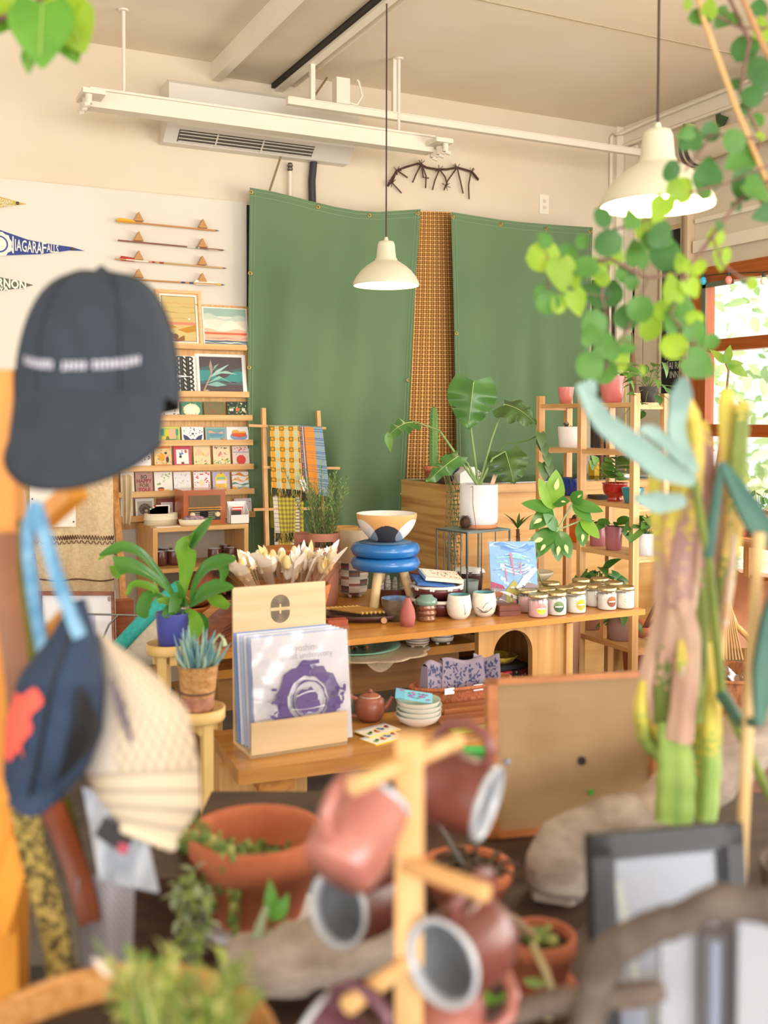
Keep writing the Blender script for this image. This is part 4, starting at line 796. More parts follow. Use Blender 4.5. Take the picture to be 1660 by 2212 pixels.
# arched end panel facing the camera
ax0=ony(1034,1345,3.2).x; ax1=ony(1218,1345,3.2).x; hx0=ony(1066,1400,3.2).x; hx1_=ony(1150,1400,3.2).x
m=M(); cxm=(hx0+hx1_)/2; hw=(hx1_-hx0)/2; zarc=ony(1100,1362,3.2).z
arc=[(cxm+hw*math.cos(a),zarc-hw+hw*math.sin(a)) for a in [PI*i/16 for i in range(17)]]
poly_=[(ax0,0),(hx0,0)]+arc[::-1]+[(hx1_,0),(ax1,0),(ax1,TZ-.03),(ax0,TZ-.03)]
nq=len(arc)
Lh=[(ax0,0),(hx0,0)]+arc[::-1][:nq//2+1]+[(cxm,TZ-.03),(ax0,TZ-.03)]
Rh=[(ax1,0),(ax1,TZ-.03),(cxm,TZ-.03)]+arc[::-1][nq//2:]+[(hx1_,0)]
for pl_ in (Lh,Rh): m.prism([(x,z) for x,z in pl_],(0,3.225,0),X_,Z_,.028,CHV)
m.box(ax1-.0,ax1+.03,3.18,3.9,0,TZ-.03,CHV); P('arched_panel',m,t)
for x in (TX0+.12,ax0+.4): m=M(); m.box(x,x+.03,3.5,3.95,0,SZ-.03,CHV); P('support_panel',m,t)
m=M(); m.box(ax0+.03,ax1,3.75,3.78,0,TZ-.03,wood('#b98348','#9c6a34',2)); P('back_panel',m,t)
def tp(px,py,z=TZ): return onz(px,py,z)
# ---- low front table ----
LZ=.50; A0=onz(515,1665,LZ); B0=onz(1062,1598,LZ); ang=(B0-A0).normalized(); back=V((-ang.y,ang.x,0)); dep=.37
t=T('low_bench_table','low honey-coloured trestle table in front holding the record stand and bowls','table',A0.lerp(B0,.5)-Z_*LZ)
C0_=A0.lerp(B0,.5)+ang*.1+back*dep/2-Z_*.02; hl=(B0-A0).length/2+.1
m=M(); m.obox(C0_,ang*hl,back*dep/2,Z_*.02,wood('#c18a44','#aa7030',0,s=3,st=9,r=.35,coat=.3)); P('tabletop',m,t)
for f in (.12,.95):
    c=A0+ang*(2*hl*f)+back*dep*.5; m=M(); m.obox(c-Z_*.27,ang*.13,back*.011,Z_*.23,CHV); P('leg_panel',m,t)
    m=M(); m.obox(c-Z_*.06,ang*.05,back*dep*.42,Z_*.02,CHY); P('cross_brace',m,t)
m=M(); m.obox(C0_-Z_*.045,ang*hl*.85,back*.02,Z_*.025,CHY); P('stretcher',m,t)
def lp(px,py,z=LZ): return onz(px,py,z)
# ---- lower shelf things ----
def sp(px,py): 
    q=onz(px,py,SZ); q.y=max(q.y,3.42); return q
c=onz(798,1402,SZ); t=T('crochet_placemat','cream scalloped crochet doily under the turquoise plate on the lower shelf','placemat',c); m=M()
DO=mk('#e6cfae','#d9bd98',(200,200,200),r=.95,bump=.4)
m.lathe([(0,.003),(.2,.003),(.215,0),(.2,0)],c,DO,60,wob=lambda a,z:.09*abs(math.sin(a*5))); m.surf(lambda u,v:V((c.x-.06+.14*u,3.38-.006-.002*v,SZ-.0-v*.07*math.sin(PI*(.1+.8*u)))),8,4,DO); P('crochet',m,t)
c2=c+V((-.05,.02,.004)); t=T('turquoise_plate','wide turquoise glazed plate holding small orange trinkets on the lower shelf','plate',c2); m=M(); m.lathe([(0,0),(.12,0),(.17,.012),(.172,.016),(.12,.006),(0,.005)],c2,mk('#9ad0b8','#84c0a6',(30,30,30),r=.25,coat=.4),40); P('dish',m,t)
rd=random.Random(2)
for k in range(5):
    m=M(); q=c2+V((rd.uniform(-.08,.08),rd.uniform(-.07,.05),.012))
    for j in range(4): m.ball(q+V((rd.uniform(-.012,.012),rd.uniform(-.01,.01),0)),.009,mk(['#c9702c','#3a3024','#a9b890'][(k+j)%3],r=.5),(1,1,.7),8,6)
    S('trinket',m,['orange and green ceramic trinket at the left of the turquoise plate','small orange trinket near the middle of the turquoise plate','dark and orange trinket at the front of the turquoise plate','little rust trinket at the back of the turquoise plate','tiny mottled trinket at the right of the turquoise plate'][k],'trinket','trinkets on the turquoise plate')
STP=mk('#c9bfae',r=.5); 
def striped(c,r,h,cols,n=32,feet=True,th=.005):
    m=M(); N_=24; 
    def mf(i,j): return cols[i%len(cols)]
    pr=[(r*.8,0)]+[(r*(.93+.07*min(1,i/4))+(.001*math.sin(i*5)),h*i/N_) for i in range(N_+1)]
    m.lathe(pr,c,None,n,matfn=mf); m.lathe([(r,h),(r-th,h),(r-th,h*.1),(0,h*.1)],c,STP,n)
    return m
marb=[mk(x,r=.4) for x in('#d9cfbf','#d9cfbf','#8a5a4c','#d0c4b2','#e0d8ca','#6d6a68','#d4c9b8','#9c6a58','#c9c0b4','#55504c')]
for i,(px,py,l) in enumerate(((902,1397,'striped marbled low pot on tiny feet, left of two on the lower shelf'),(955,1390,'grey marbled low pot on tiny feet, right of two on the lower shelf'))):
    q=onz(px,py,SZ); c=V((q.x,min(q.y,3.8),SZ+.012)); t=T('footed_pot',l,'plant pot',c-Z_*.012); P('pot',striped(c,.046,.09,marb if i==0 else [marb[0],marb[5],marb[8],marb[0],marb[4]]),t)
    for k in range(4): a=k*PI/2+.4; m=M(); m.ball(c+V((.03*math.cos(a),.03*math.sin(a),-.004)),.008,STP,n=8,k=6); P('foot',m,t)
for k in range(3):
    c=V((ony(1005,1385,3.6).x+.02,3.6,SZ+.006+.009*k)); m=M(); m.obox(c,V((.07,.02,0)),V((-.03,.1,0)),Z_*.004,['#3a3330','#d9cfc0','#c9b03a'][k]); S('craft_book',m,['dark covered thin book at the bottom of the lower shelf stack','cream thin book in the middle of the lower shelf stack','yellow thin book on top of the lower shelf stack'][k],'book')
# books under the arch
c=ony(1100,1425,3.45); bz=.30
m=M(); m.box(hx0-.05,ax1-.03,3.3,3.72,bz-.02,bz,CHY); S('inner_shelf',m,'small shelf seen through the arched cutout of the table panel','shelf')
cols=['#2f4034','#c42a4a','#d23a44','#2a2f3a','#8a2a3a']
for k in range(5):
    x=hx1_-.10+k*.034; t=T('patterned_book',['dark green patterned book under the arch, leftmost','pink red floral book under the arch, second from the left','red leaf-patterned book under the arch, third from the left','dark slate book behind the arch edge','maroon book farthest right behind the arch'][k],'book',(x,3.4,bz)); m=M(); m.box(x,x+.03,3.33,3.5,bz,bz+.17,cols[k]); P('cover',m,t); m=M(); rd=random.Random(k)
    for j in range(14): zz=bz+.01+rd.random()*.15; xx=x+.004+rd.random()*.018; m.box(xx,xx+.006,3.3285,3.33,zz,zz+.009,['#7fa06a','#f0c8cc','#2f3a2c','#c9a060','#d9a0a8'][k])
    P('spine_pattern',m,t)
m=M(); m.box(hx1_-.13,hx1_+.08,3.34,3.55,bz+.172,bz+.19,flat('#2a2d33')); S('notebook',m,'dark notebook lying on top of the upright patterned books','book')
m=M(); m.lathe([(0,0),(.05,0),(.07,.025),(.065,.025),(.045,.006),(0,.006)],(hx1_-.0,3.42,bz+.191),mk('#c9a83a','#8a7426',(60,60,60),r=.8),24); S('yellow_bowl',m,'small mustard coloured bowl on the dark notebook under the arch','bowl')
# ---- top of table items ----
IN=lambda c:mk(c,r=.3)
def bowl(name,lab,cat,c,r,h,mo,mi_,group=None,foot=.5,sub='bowl'):
    t=T(name,lab,cat,c,group); m=M(); m.lathe([(0,0),(r*foot,0),(r*.85,h*.45),(r*.99,h*.9),(r,h)],c,mo,36); P('body',m,t)
    m=M(); m.lathe([(r,h),(r*.95,h),(r*.8,h*.5),(r*.4,h*.12),(0,h*.1)],c,mi_,36); P('glaze',m,t); return t
# incense tray
c=tp(783,1338); t=T('wooden_tray','dark boat-shaped wooden tray at the front edge of the table','tray',c)
DW=mk('#4a3028','#5c3c30',(8,30,8),r=.5); u=V((.9,-.43,0)).normalized(); v_=V((.43,.9,0))
def elp(r1,r2,z,n=40): return [c+u*(r1*math.cos(2*PI*i/n))+v_*(r2*math.sin(2*PI*i/n))+Z_*z for i in range(n)]
def rings(m,rs,mat):
    n=40; vs=[p for r in rs for p in elp(*r)]; m.add(vs,[(i*n+j,i*n+(j+1)%n,(i+1)*n+(j+1)%n,(i+1)*n+j) for i in range(len(rs)-1) for j in range(n)],mat,True); m.add(vs[:n],[tuple(range(n))[::-1]],mat); m.add(vs[-n:],[tuple(range(n))],mat)
m=M(); rings(m,[(.12,.06,0),(.155,.085,.012),(.165,.095,.026),(.158,.088,.026),(.14,.07,.012)],DW); P('body',m,t)
m=M(); m.cyl(c+u*.08-v_*.09+Z_*.014,c+u*.08-v_*.094+Z_*.014,.011,flat('#c9a07c')); P('sticker',m,t,'round pale sticker on the rim')
for k in range(8):
    o=c-u*(.1-.016*k)-v_*(.0)+Z_*(.03+.001*k); d=(u*.75-v_*.55+V((0,0,-.0))).normalized(); A=o+v_*.05-u*.02; B=A+d*.15; m=M(); m.tube([A,B],.0045,mk('#c2974a','#a87a34',(60,60,60),r=.8),6)
    m.ball(B,.006,flat('#d9b060'),n=6,k=4); m.tube([A,A-d*.018],[.004,.007],flat('#d9b368'),6); S('incense_bundle',m,'slim tan paper-wrapped incense bundle in the dark wooden tray','incense','incense bundles in the wooden tray')
# soap block
c=tp(735,1366); m=M(); m.obox(c+V((0,.03,.021)),V((.036,-.006,0)),V((.004,.022,0)),Z_*.021,mk('#a8502c','#8c3c20',(40,40,40),r=.6)); S('wood_block',m,'rust brown rectangular block at the front left of the dark tray','block')
# bowls with sage
c=tp(858,1312); c=V((c.x,c.y+.04,TZ)); bowl('maroon_bowl','maroon bowl holding wrapped white sage sticks under the blue stool','bowl',c,.078,.075,mk('#5a2a2c','#6a4a3c',(10,10,40),r=.35,coat=.3),IN('#5a4a48'))
SG=mk('#cfcdbd','#a8a694',(120,120,60),r=.9,bump=.8)
for k in range(4):
    A=c+V((-.045+.028*k,.01,.03)); B=A+V((-.008+.004*k,-.01,.085+.01*(k%2))); m=M(); m.tube([A,A.lerp(B,.3),A.lerp(B,.7),B],[.011,.013,.012,.006],SG,10)
    for j in range(5): q=A.lerp(B,.15+j*.17); m.lathe([(.0125,-.001),(.0135,0),(.0125,.001)],q,flat('#8a5a4a'),10,ax=(B-A).cross(X_)*0+(B-A)+V((.02*(1 if j%2 else -1),0,0)))
    S('sage_bundle',m,'white sage bundle standing in the maroon bowl','sage bundle','sage bundles in the maroon bowl')
c=tp(864,1344); c=V((c.x,c.y+.03,TZ)); bowl('grey_bowl','shiny grey-brown glazed bowl with blue inside in front of the maroon bowl','bowl',c,.056,.085,mk('#5c5450','#7a6a5c',(20,20,60),r=.2,coat=.6),mk('#6a86b4','#3f4f70',(30,30,30),r=.2))
c=tp(881,1352); m=M(); m.lathe([(0,0),(.024,0),(.029,.03),(.025,.06),(.012,.092),(.009,.102),(.006,.102),(.004,.09)],c,mk('#a8605a',r=.7),28); S('bud_vase',m,'small dusty pink bottle vase at the front of the table','vase')
c=tp(927,1342); c.y+=.02; t=T('lidded_jar','ribbed copper-brown jar with a green glazed lid','jar',c); m=M(); 
m.lathe([(0,0),(.034,0)]+[(.036+.003*math.sin(i*1.6),.004+.0052*i) for i in range(11)]+[(.036,.062)],c,mk('#9c6a4c','#6a4434',(10,10,200),r=.2,metal=.3,coat=.6),32); P('body',m,t)
m=M(); m.lathe([(.037,.06),(.042,.064),(.04,.08),(.026,.088),(.024,.094),(.0,.095)],c,mk('#6f8f84',r=.15,coat=.6),32); P('lid',m,t,'grey-green glazed lid')
# baking dishes stack
MA=mk('#6a2f2c','#54221f',(12,12,30),r=.35,coat=.3); DR=flat('#efe8e0',.3)
for k,(z,px,py,R_,hh_) in enumerate(((0,975,1333,.105,.06),(.058,972,1330,.1,.05))):
    c=tp(px,py); c=V((c.x,c.y+.10,TZ+z)); l=['maroon round baking dish with white dripped rim, lower of the stack','maroon round baking dish with white dripped rim, upper of the stack'][k]
    t=T('baking_dish',l,'dish',c); m=M(); m.lathe([(0,0),(R_*.8,0),(R_*.97,hh_*.5),(R_*.98,hh_*.95),(R_*.9,hh_*.9),(R_*.75,hh_*.15),(0,hh_*.12)],c,MA,40); P('body',m,t)
    m=M(); m.lathe([(R_*.985,hh_*.8),(R_*1.03,hh_*.84),(R_*1.04,hh_*.97),(R_*.96,hh_*1.02),(R_*.88,hh_*.9)],c,DR,64,wob=lambda a,z:.012*math.sin(a*9)+.01*math.sin(a*17+1)); 
    for j in range(18): a=j*PI/9+.13*math.sin(j*3); m.ball(c+V((R_*1.0*math.cos(a),R_*1.0*math.sin(a),hh_*.8)),.006,DR,(1,1,1.3),8,6)
    P('drip_glaze',m,t,'white dripping rim glaze')
c=V((c.x,c.y,TZ+.058+.053)); 
for k,(dx,dz,cb,l) in enumerate(((-.03,.012,'#3f6cae','blue patterned booklet under the floral book on the baking dishes'),(.005,.03,'#e3dccb','pale book with red flowers lying on the baking dishes'))):
    o=c+V((dx,-.02,dz)); ax_=V((.86,-.25,-.10)).normalized(); ay_=V((.2,.9,.16)).normalized(); nz_=ax_.cross(ay_)
    t=T('floral_book' if k else 'blue_booklet',l,'book',o); m=M(); m.obox(o,ax_*.075,ay_*.055,nz_*(.007 if k else .005),cb); P('cover',m,t); m=M()
    if k: art(m,o-ax_*.075-ay_*.055+nz_*.007,ax_,ay_,.15,.11,[('r',.04,.05,.92,.9,'#ece4d2'),('d',46,3,.25,.15,.95,.85,.035,['#c9463a','#d9705a','#6f9a62','#8fb07a','#e0503c'])]); m.obox(o-ax_*.0752,ax_*.0006,ay_*.055,nz_*.0068,'#9ac0d8')
    else: art(m,o-ax_*.075-ay_*.055+nz_*.005,ax_,ay_,.15,.11,[('d',40,5,.03,.03,.97,.97,.05,['#2a4f8c','#7fa8d8'])])
    P('cover_art',m,t)
# pair of white mugs
def wmug(px,py,lab,k):
    c=tp(px,py); c.y+=.0; t=T('ceramic_cup',lab,'cup',c); W_=mk('#e9e4da','#e2dccf',(80,80,80),r=.35,coat=.3); r=.047
    m=M(); m.lathe([(0,.002),(.028,0),(.042,.018),(.0475,.045),(.044,.075),(.041,.09),(.0385,.091)],c,W_,40); P('body',m,t)
    m=M(); m.lathe([(.0385,.091),(.036,.085),(.04,.05),(.03,.012),(0,.01)],c,IN('#4f8f94'),32); P('glaze',m,t,'teal glazed inside')
    m=M(); n=-ray(px,1310).normalized(); n.z=0; n.normalize(); sd=V((-n.y,n.x,0)); 
    def sp_(a,z): q=math.cos(a)*n+math.sin(a)*sd; rr=.0478-.004*abs(z-.045)/.045-(.004 if z<.02 else 0); return c+q*rr+Z_*z
    if k: 
        m.tube([sp_(.1+.75*math.sin(x/3),.03-.008*math.cos(x*.9)) for x in range(-4,4)],.0009,'#4a3f3c',4); m.tube([sp_(-.4+i*.12,.032-.012*math.sin(i*.4)) for i in range(10)],.0009,'#4a3f3c',4); m.tube([sp_(-.1+i*.06,.035+.006*i-.0004*i*i) for i in range(9)],.0009,'#4a3f3c',4); m.tube([sp_(-.5+i*.1,.026-.006*math.sin(i*.5)) for i in range(9)],.0007,'#4a3f3c',4)
    else: m.tube([sp_(.55-i*.02,.02+.006*i) for i in range(8)],.0008,'#8a7f78',4); m.tube([sp_(.5+i*.04,.02+.003*i) for i in range(6)],.0006,'#8a7f78',4)
    P('painted_line',m,t)
wmug(992,1336,'rounded white cup with faint scratched line, left of the pair',0); wmug(1046,1330,'rounded white cup painted with a black flower sketch, right of the pair',1)
c=tp(1070,1314); t=T('round_wooden_box','round reddish wood lidded box behind the right white cup','box',c); m=M(); RW2=mk('#a3573a','#8f4a30',(20,20,60),r=.5); m.lathe([(0,0),(.052,0),(.053,.002),(.053,.04),(.051,.041),(.051,.044),(.053,.045),(.053,.07),(.048,.073),(0,.074)],c,RW2,36); P('body',m,t)
for k in range(2):
    c=tp(1106,1331); m=M(); m.obox(c+V((0,.03,.010+.021*k)),V((.042,-.008,0)),V((.006,.03,0)),Z_*.0098,mk('#6b3526','#7d4230',(12,50,50),r=.5)); S('wooden_coaster',m,['dark red wood block, lower of the pair beside the pink candles','dark red wood block, upper of the pair beside the pink candles'][k],'wood block')
c=tp(1040,1290); c.y+=.1; t=T('covered_crock','brown pottery crock with a crumpled white cloth cover behind the white cups','pot',c); m=M(); m.lathe([(0,0),(.055,0),(.06,.08),(.062,.1),(0,.1)],c,mk('#4f2c26',r=.4),28); P('body',m,t)
m=M(); m.lathe([(.066,.094),(.06,.108),(.03,.112),(0,.114)],c,flat('#e3e2e2',.8),36,wob=lambda a,z:.08*math.sin(a*7)); P('cover',m,t)
c=tp(940,1290); c.y+=.12; m=M(); m.lathe([(0,0),(.05,0),(.07,.05),(.06,.09),(.063,.096),(.055,.096),(.05,.05),(0,.02)],c,mk('#7a4634',r=.5),28); S('clay_bowl',m,'reddish brown deep clay bowl between the stool and the baking dishes','bowl')
# blue stool with bowl
c=at(833,1228,4.03); c=V((c.x,c.y,TZ)); BL=mk('#1f6fb8','#1b66ad',(4,4,4),r=.3,coat=.4); R_=75/2217.5*4.05
zt_=1.45-(1170-904)/2217.5*4.03; z1=zt_-.108
t=T('blue_stool','small stool with two stacked glossy blue rings and pale wooden legs','stool',c)
for k in (0,1):
    m=M(); zc=V((c.x,c.y,z1+.054*k)); m.lathe([(0,.0),(R_*.8,.0),(R_*.93,.006),(R_,.027),(R_*.93,.048),(R_*.8,.053),(0,.053)],zc,BL,48); P('seat_ring',m,t)
m=M(); m.lathe([(0,0),(R_*.75,0),(R_*.75,.0015),(0,.0015)],V((c.x,c.y,z1+.108)),mk('#4f6a84',r=.9),40); P('seat_pad',m,t,'grey blue felt top')
for a in (PI+.7,-.55,1.35,):
    d=V((math.cos(a),math.sin(a),0)); m=M(); m.tube([V((c.x,c.y,z1))+d*R_*.5,V((c.x,c.y,TZ+.002))+d*R_*.86],[.019,.017],mk('#e2c79a','#d4b380',(40,40,6),r=.5),18); P('leg',m,t)
zb_=z1+.11; cb=V((c.x+.005,c.y,zb_)); RB=.119
t=T('painted_bowl','tan wooden bowl painted with white petals and a black disc, on the blue stool','bowl',cb); CB=mk('#dba86c','#d09a5c',(8,8,8),r=.5)
nf=-ray(840,1130); nf.z=0; nf.normalize(); phi=math.atan2(nf.y,nf.x); K_=mk('#33343a',r=.6); Wp=mk('#e8e4de',r=.5); Gp=mk('#8a97a8',r=.5)
prb=[(0,0),(.045,0),(.052,.003)]+[(.052+(RB-.052)*math.sin(PI/2*i/44)**.9,.003+.107*(i/44)**1.15) for i in range(1,45)]
def bc(i,j):
    r_,z_=prb[min(i,len(prb)-1)]; a=2*PI*(j+.5)/240; d=(a-phi+PI)%(2*PI)-PI; x=r_*math.sin(-d); y=z_
    per=(abs(d)/(2*PI/6)); 
    dd=(d+PI/6)%(PI/3)-PI/6
    big=(x*x+(y-.008)**2)<.062**2 and abs(d)<PI/2
    ux,uy=abs(x)-.074,y-.045; e1=(ux*.66+uy*.75)/.056; e2=(-ux*.75+uy*.66)/.024; pet=e1*e1+e2*e2<1 and abs(d)<1.6
    if big: return Gp if pet else K_
    if pet: return Wp
    return CB
m=M(); m.lathe(prb,cb,None,240,matfn=bc); P('body',m,t)
m=M(); m.lathe([(RB,.11),(RB-.004,.111),(RB-.008,.09),(.06,.012),(0,.008)],cb,flat('#efece8',.35),48); P('lining',m,t,'white painted inside')
# wire stand + white planter + monstera
WS=flat('#5a6262',.45,metal=.6); c0=at(1010,1152,4.12); zt_=c0.z
ax_=(at(1125,1141,4.3)-c0); ax_.z=0; bx_=(at(945,1134,4.4)-c0); bx_.z=0
ax_=ax_.normalized()*.235; bx_=V((-ax_.y,ax_.x,0)).normalized()*.19
t=T('wire_plant_stand','grey wire cube stand on the table holding the white monstera pot','plant stand',c0.lerp(c0+ax_+bx_,.5)-Z_*(zt_-TZ))
cs=[c0,c0+ax_,c0+ax_+bx_,c0+bx_]
m=M()
for i in range(4):
    a,b=cs[i],cs[(i+1)%4]; m.beam(a,b,.006,.006,WS); m.beam(a-Z_*(zt_-TZ-.006),b-Z_*(zt_-TZ-.006),.006,.006,WS)
P('wire_frame',m,t)
for i in range(4): m=M(); m.beam(cs[i],V((cs[i].x,cs[i].y,TZ+.001)),.006,.006,WS); P('leg',m,t)
m=M()
for i,k in ((3,.25),(3,.4),(3,.6),(3,.8),(0,.33),(0,.66),(2,.3),(2,.7)):
    a=cs[i].lerp(cs[(i+1)%4],k); m.cyl(a,V((a.x,a.y,TZ+.004)),.0025,WS,n=6)
P('wire_bars',m,t)
m=M(); ctr=c0+ax_*.5+bx_*.5; m.obox(ctr+Z_*.003,ax_*.49,bx_*.49,Z_*.002,mk('#6f8480',r=.6)); P('top_plate',m,t)
zt2=zt_+.006
cp=at(1066,1135,4.1); cp=V((ctr.x+.02,ctr.y,zt2)); cp=ctr+ax_*.13; cp.z=zt2
t=T('monstera_planter','large white cylinder pot with a monstera plant on the wire stand','potted plant',cp)
m=M(); m.lathe([(0,0),(.073,0),(.078,.006),(.079,.016),(.074,.016),(0,.012)],cp,mk('#c98358',r=.8),36); P('saucer',m,t,'terracotta saucer')
RP=43/2217.5*4.12; hp=.168; c1=cp+Z_*.014
m=M(); m.lathe([(0,0),(RP*.9,0),(RP*.97,.012),(RP,.03),(RP,hp),(RP*.94,hp),(RP*.94,hp-.02),(0,hp-.02)],c1,mk('#dddcde',r=.4),40); P('pot',m,t)
m=M(); m.lathe([(RP*.93,hp-.018),(RP*.3,hp-.01),(0,hp-.008)],c1,SOIL,20); P('soil',m,t)
def P3(px,py,dd=0): 
    dpt=(c1-CAMP).dot(fw); return at(px,py,dpt+dd)
b=c1+Z_*(hp-.012)
MG=mk('#4f7f38','#3f6e30',(10,10,10),r=.35,tr=.25,coat=.2); MG2=mk('#4a6a30','#3c5a2a',(10,10,10),r=.4,tr=.2)
def monstera(t,att,tip,nrm,Wd,mat,cuts,curl=.5,stemmid=None,rm=None):
    m=M(); mid=stemmid or b.lerp(att,.5)+Z_*.02; m.tube([b,b.lerp(mid,.5),mid,mid.lerp(att,.6),att],[.006,.0055,.0045,.0035,.003],rm or mk('#6f8a4a','#7a9455',(20,20,20),r=.5),8); P('petiole',m,t)
    d=(tip-att); L=d.length; d.normalize(); sd=d.cross(V(nrm)).normalized(); nn=sd.cross(d).normalized(); m=M()
    def out(u): return Wd/2*(math.sin(PI*min(1,(u*.93+.07))**.62)**.75)
    nu,nv=40,12
    def pt(u,s):
        w=out(u)*s; back=-.16*L*abs(s)*max(0,1-u*4); p=att+d*(L*u+back-abs(s)*.0)+sd*w
        return p-nn*(curl*L*(u-.25)**2*.8+abs(w)*.22+.02*abs(s)*math.sin(u*18)*.5)
    idx={}
    o=len(m.v)
    for i in range(nu+1):
        for j in range(-nv,nv+1): m.v.append(tuple(pt(i/nu,j/nv)))
    mi=m.mi(mat); W2=2*nv+1
    for i in range(nu):
        for j in range(-nv,nv):
            aj=abs(j+.5)/nv; side=0 if j<0 else 1; u=(i+.5)/nu-.10*aj
            cut=any(s_==side and aj>a0 and abs(u-uc)<wd*(.4+.6*aj) for (s_,uc,a0,wd) in cuts)
            if cut: continue
            a=o+i*W2+(j+nv); m.f.append((a,a+1,a+W2+1,a+W2)); m.m.append(mi); m.sm.append(True)
    m.tube([pt(k/12,0)+nn*.001 for k in range(12)],[.0018*(1-k/14) for k in range(12)],mk('#a9bd74',r=.5),5)
    P('leaf',m,t)
CUT=[(0,.3,.45,.018),(0,.48,.35,.02),(0,.66,.35,.02),(1,.35,.5,.016),(1,.55,.4,.02),(1,.75,.4,.018)]
BIG=[(0,.25,.5,.018),(0,.4,.42,.02),(0,.56,.5,.016),(0,.72,.4,.02),(1,.3,.5,.016),(1,.46,.45,.018),(1,.62,.4,.018),(1,.78,.4,.016)]
monstera(t,P3(1024,823,-.02),P3(1012,925,-.05),-fw+Z_*.3,.205,MG,[(0,.36,.4,.02),(0,.55,.5,.02),(1,.5,.55,.014),(1,.72,.5,.014),(0,.75,.5,.012)],.3,P3(1018,930,.05))
monstera(t,P3(1090,872,.02),P3(1163,900,-.04),Z_*.8-fw*.5,.17,MG2,BIG,.6,P3(1062,950,.02))
monstera(t,P3(1092,975,.0),P3(1112,1040,-.08),-fw+Z_*.2,.17,MG2,BIG,.4,P3(1065,990,-.01))
monstera(t,P3(893,910,.0),P3(838,925,-.08),Z_-fw*.7,.10,MG,[(1,.5,.5,.03)],.8,P3(950,930,0))
m=M(); m.leaf(P3(838,932,-.06),P3(845,980)-P3(838,932),-fw,.09,.035,GL,'lance',.3); P('leaf_tip',m,t)
monstera(t,P3(990,985,-.05),P3(920,1038,-.12),Z_*.8-fw,.085,MG,[(1,.3,.4,.02),(1,.5,.4,.02)],.3,P3(1010,1000,0))
m=M(); m.tube([b,P3(1090,960,.05),P3(1140,952,.05),P3(1168,938,.0)],.0025,GM,6)
for (x,y,l) in ((1168,935,.07),(1175,960,.06),(1180,980,.06),(1172,1000,.08),(1185,1000,.06),(1165,950,.05)): m.leaf(P3(x,y),V((random.uniform(-.5,.3),-.5,-1)),-fw+X_*.3,l,l*.7,MG2,'heart',.5)
P('trailing_leaves',m,t)
m=M(); m.tube([b+V((-.06,-.03,0)),P3(1022,1050,-.11),P3(1022,1090,-.12),P3(1030,1146,-.11)],.0016,'#8a5a3c',5); P('aerial_root',m,t)
m=M(); o=b+V((.05,-.03,.01)); m.obox(o+Z_*.01,V((.009,0,-.003)),Y_*.001,V((.012,0,.03)),mk('#c9a68c',r=.8)); P('plant_label',m,t,'pinkish wooden plant marker')
# pinecone
c=V(ctr-ax_*.28-bx_*.12); c.z=zt2+.001; m=M(); PC=mk('#5a3a28','#3f271c',(40,40,40),r=.8); m.ball(c+Z_*.028,.02,PC,(1,1,1.2))
for k in range(70):
    a=k*2.4; z=.004+.05*k/70; r=.026*math.sin(PI*(.18+.78*k/70)); p=c+V((math.cos(a)*r*.6,math.sin(a)*r*.6,z)); d=V((math.cos(a),math.sin(a),.35)); m.leaf(p,d,Z_,.016,.014,PC,'oval',.4,nu=3)
S('pinecone',m,'brown open pinecone beside the white pot on the wire stand','pinecone')
c=V(ctr-ax_*.1); c.z=TZ; m=M(); m.lathe([(0,0),(.035,0),(.042,.08),(.038,.08),(.03,.01),(0,.01)],c,flat('#9fb0b4',.4),28); S('grey_tumbler',m,'pale blue-grey tumbler standing inside the wire stand','cup')
# painting in plastic
TL,TR,BR_,BL_=at(1049,1174,3.82),at(1149,1169,3.85),at(1156,1252,3.74),at(1060,1270,3.72)
o=onz(1060,1283,TZ); wv=V((.93,-.36,0)).normalized()*.186; hv=V((.02,.06,.262)); o=onz(1064,1319,TZ+.002)
t=T('wrapped_painting','unframed painting of blue sky and sea cliffs in a shiny plastic sleeve','painting',o)
rd=random.Random(5); els=[('r',0,0,1,1,'#7fb0dc')]
for k in range(16): els.append(('w',rd.uniform(-.0,.4),rd.uniform(.6,1),rd.uniform(.5,.95),rd.uniform(.02,.06),.03,rd.uniform(4,9),rd.choice(['#bfe0e6','#4f84cc','#9cc8e8','#e9f0ee','#5f94d4','#8ad0cc'])))
els+=[('p',[(0,.35),(.3,.28),(.5,.3),(.8,.4),(1,.36),(1,0),(0,0)],'#8c7f86'),('p',[(0,.42),(.25,.36),(.3,.3),(0,.33)],'#a8406a'),('p',[(.3,.02),(.32,.3),(.5,.44),(.62,.3),(.5,.1)],'#a8a04a'),('p',[(.5,.3),(.72,.5),(.96,.62),(1,.58),(.7,.34)],'#dfe6ee'),('w',.1,.9,.2,.05,.05,8,'#e9e4e6'),('w',.5,1,.14,.06,.04,9,'#5f5a66'),('w',.05,.5,.1,.05,.05,9,'#d4d0d4'),
 ('p',[(.42,.82),(.5,.5),(.52,.5),(.47,.84)],'#c47a9a'),('p',[(.3,.6),(.33,.42),(.35,.42),(.33,.6)],'#c47a9a'),('p',[(.66,.7),(.62,.52),(.64,.52),(.69,.7)],'#cc90a8'),('d',30,6,.3,.5,.75,.8,.015,['#d9a0b4','#b8608a']),('d',40,7,.05,.02,.95,.35,.04,['#6a6270','#c9c4cc','#8f8a55','#c96a8a'])]
sheet(t,o,wv.normalized(),hv.normalized(),wv.length,hv.length,.008,flat('#7fb0dc'),els,'canvas')
m=M(); n=wv.cross(hv).normalized(); m.surf(lambda u,v:o-wv*.03+wv*1.06*u+hv*1.04*v+n*(.004+.003*math.sin(u*14+v*9)*math.cos(v*11)),16,16,clear('#ffffff',.06,.08)); P('plastic_sleeve',m,t)
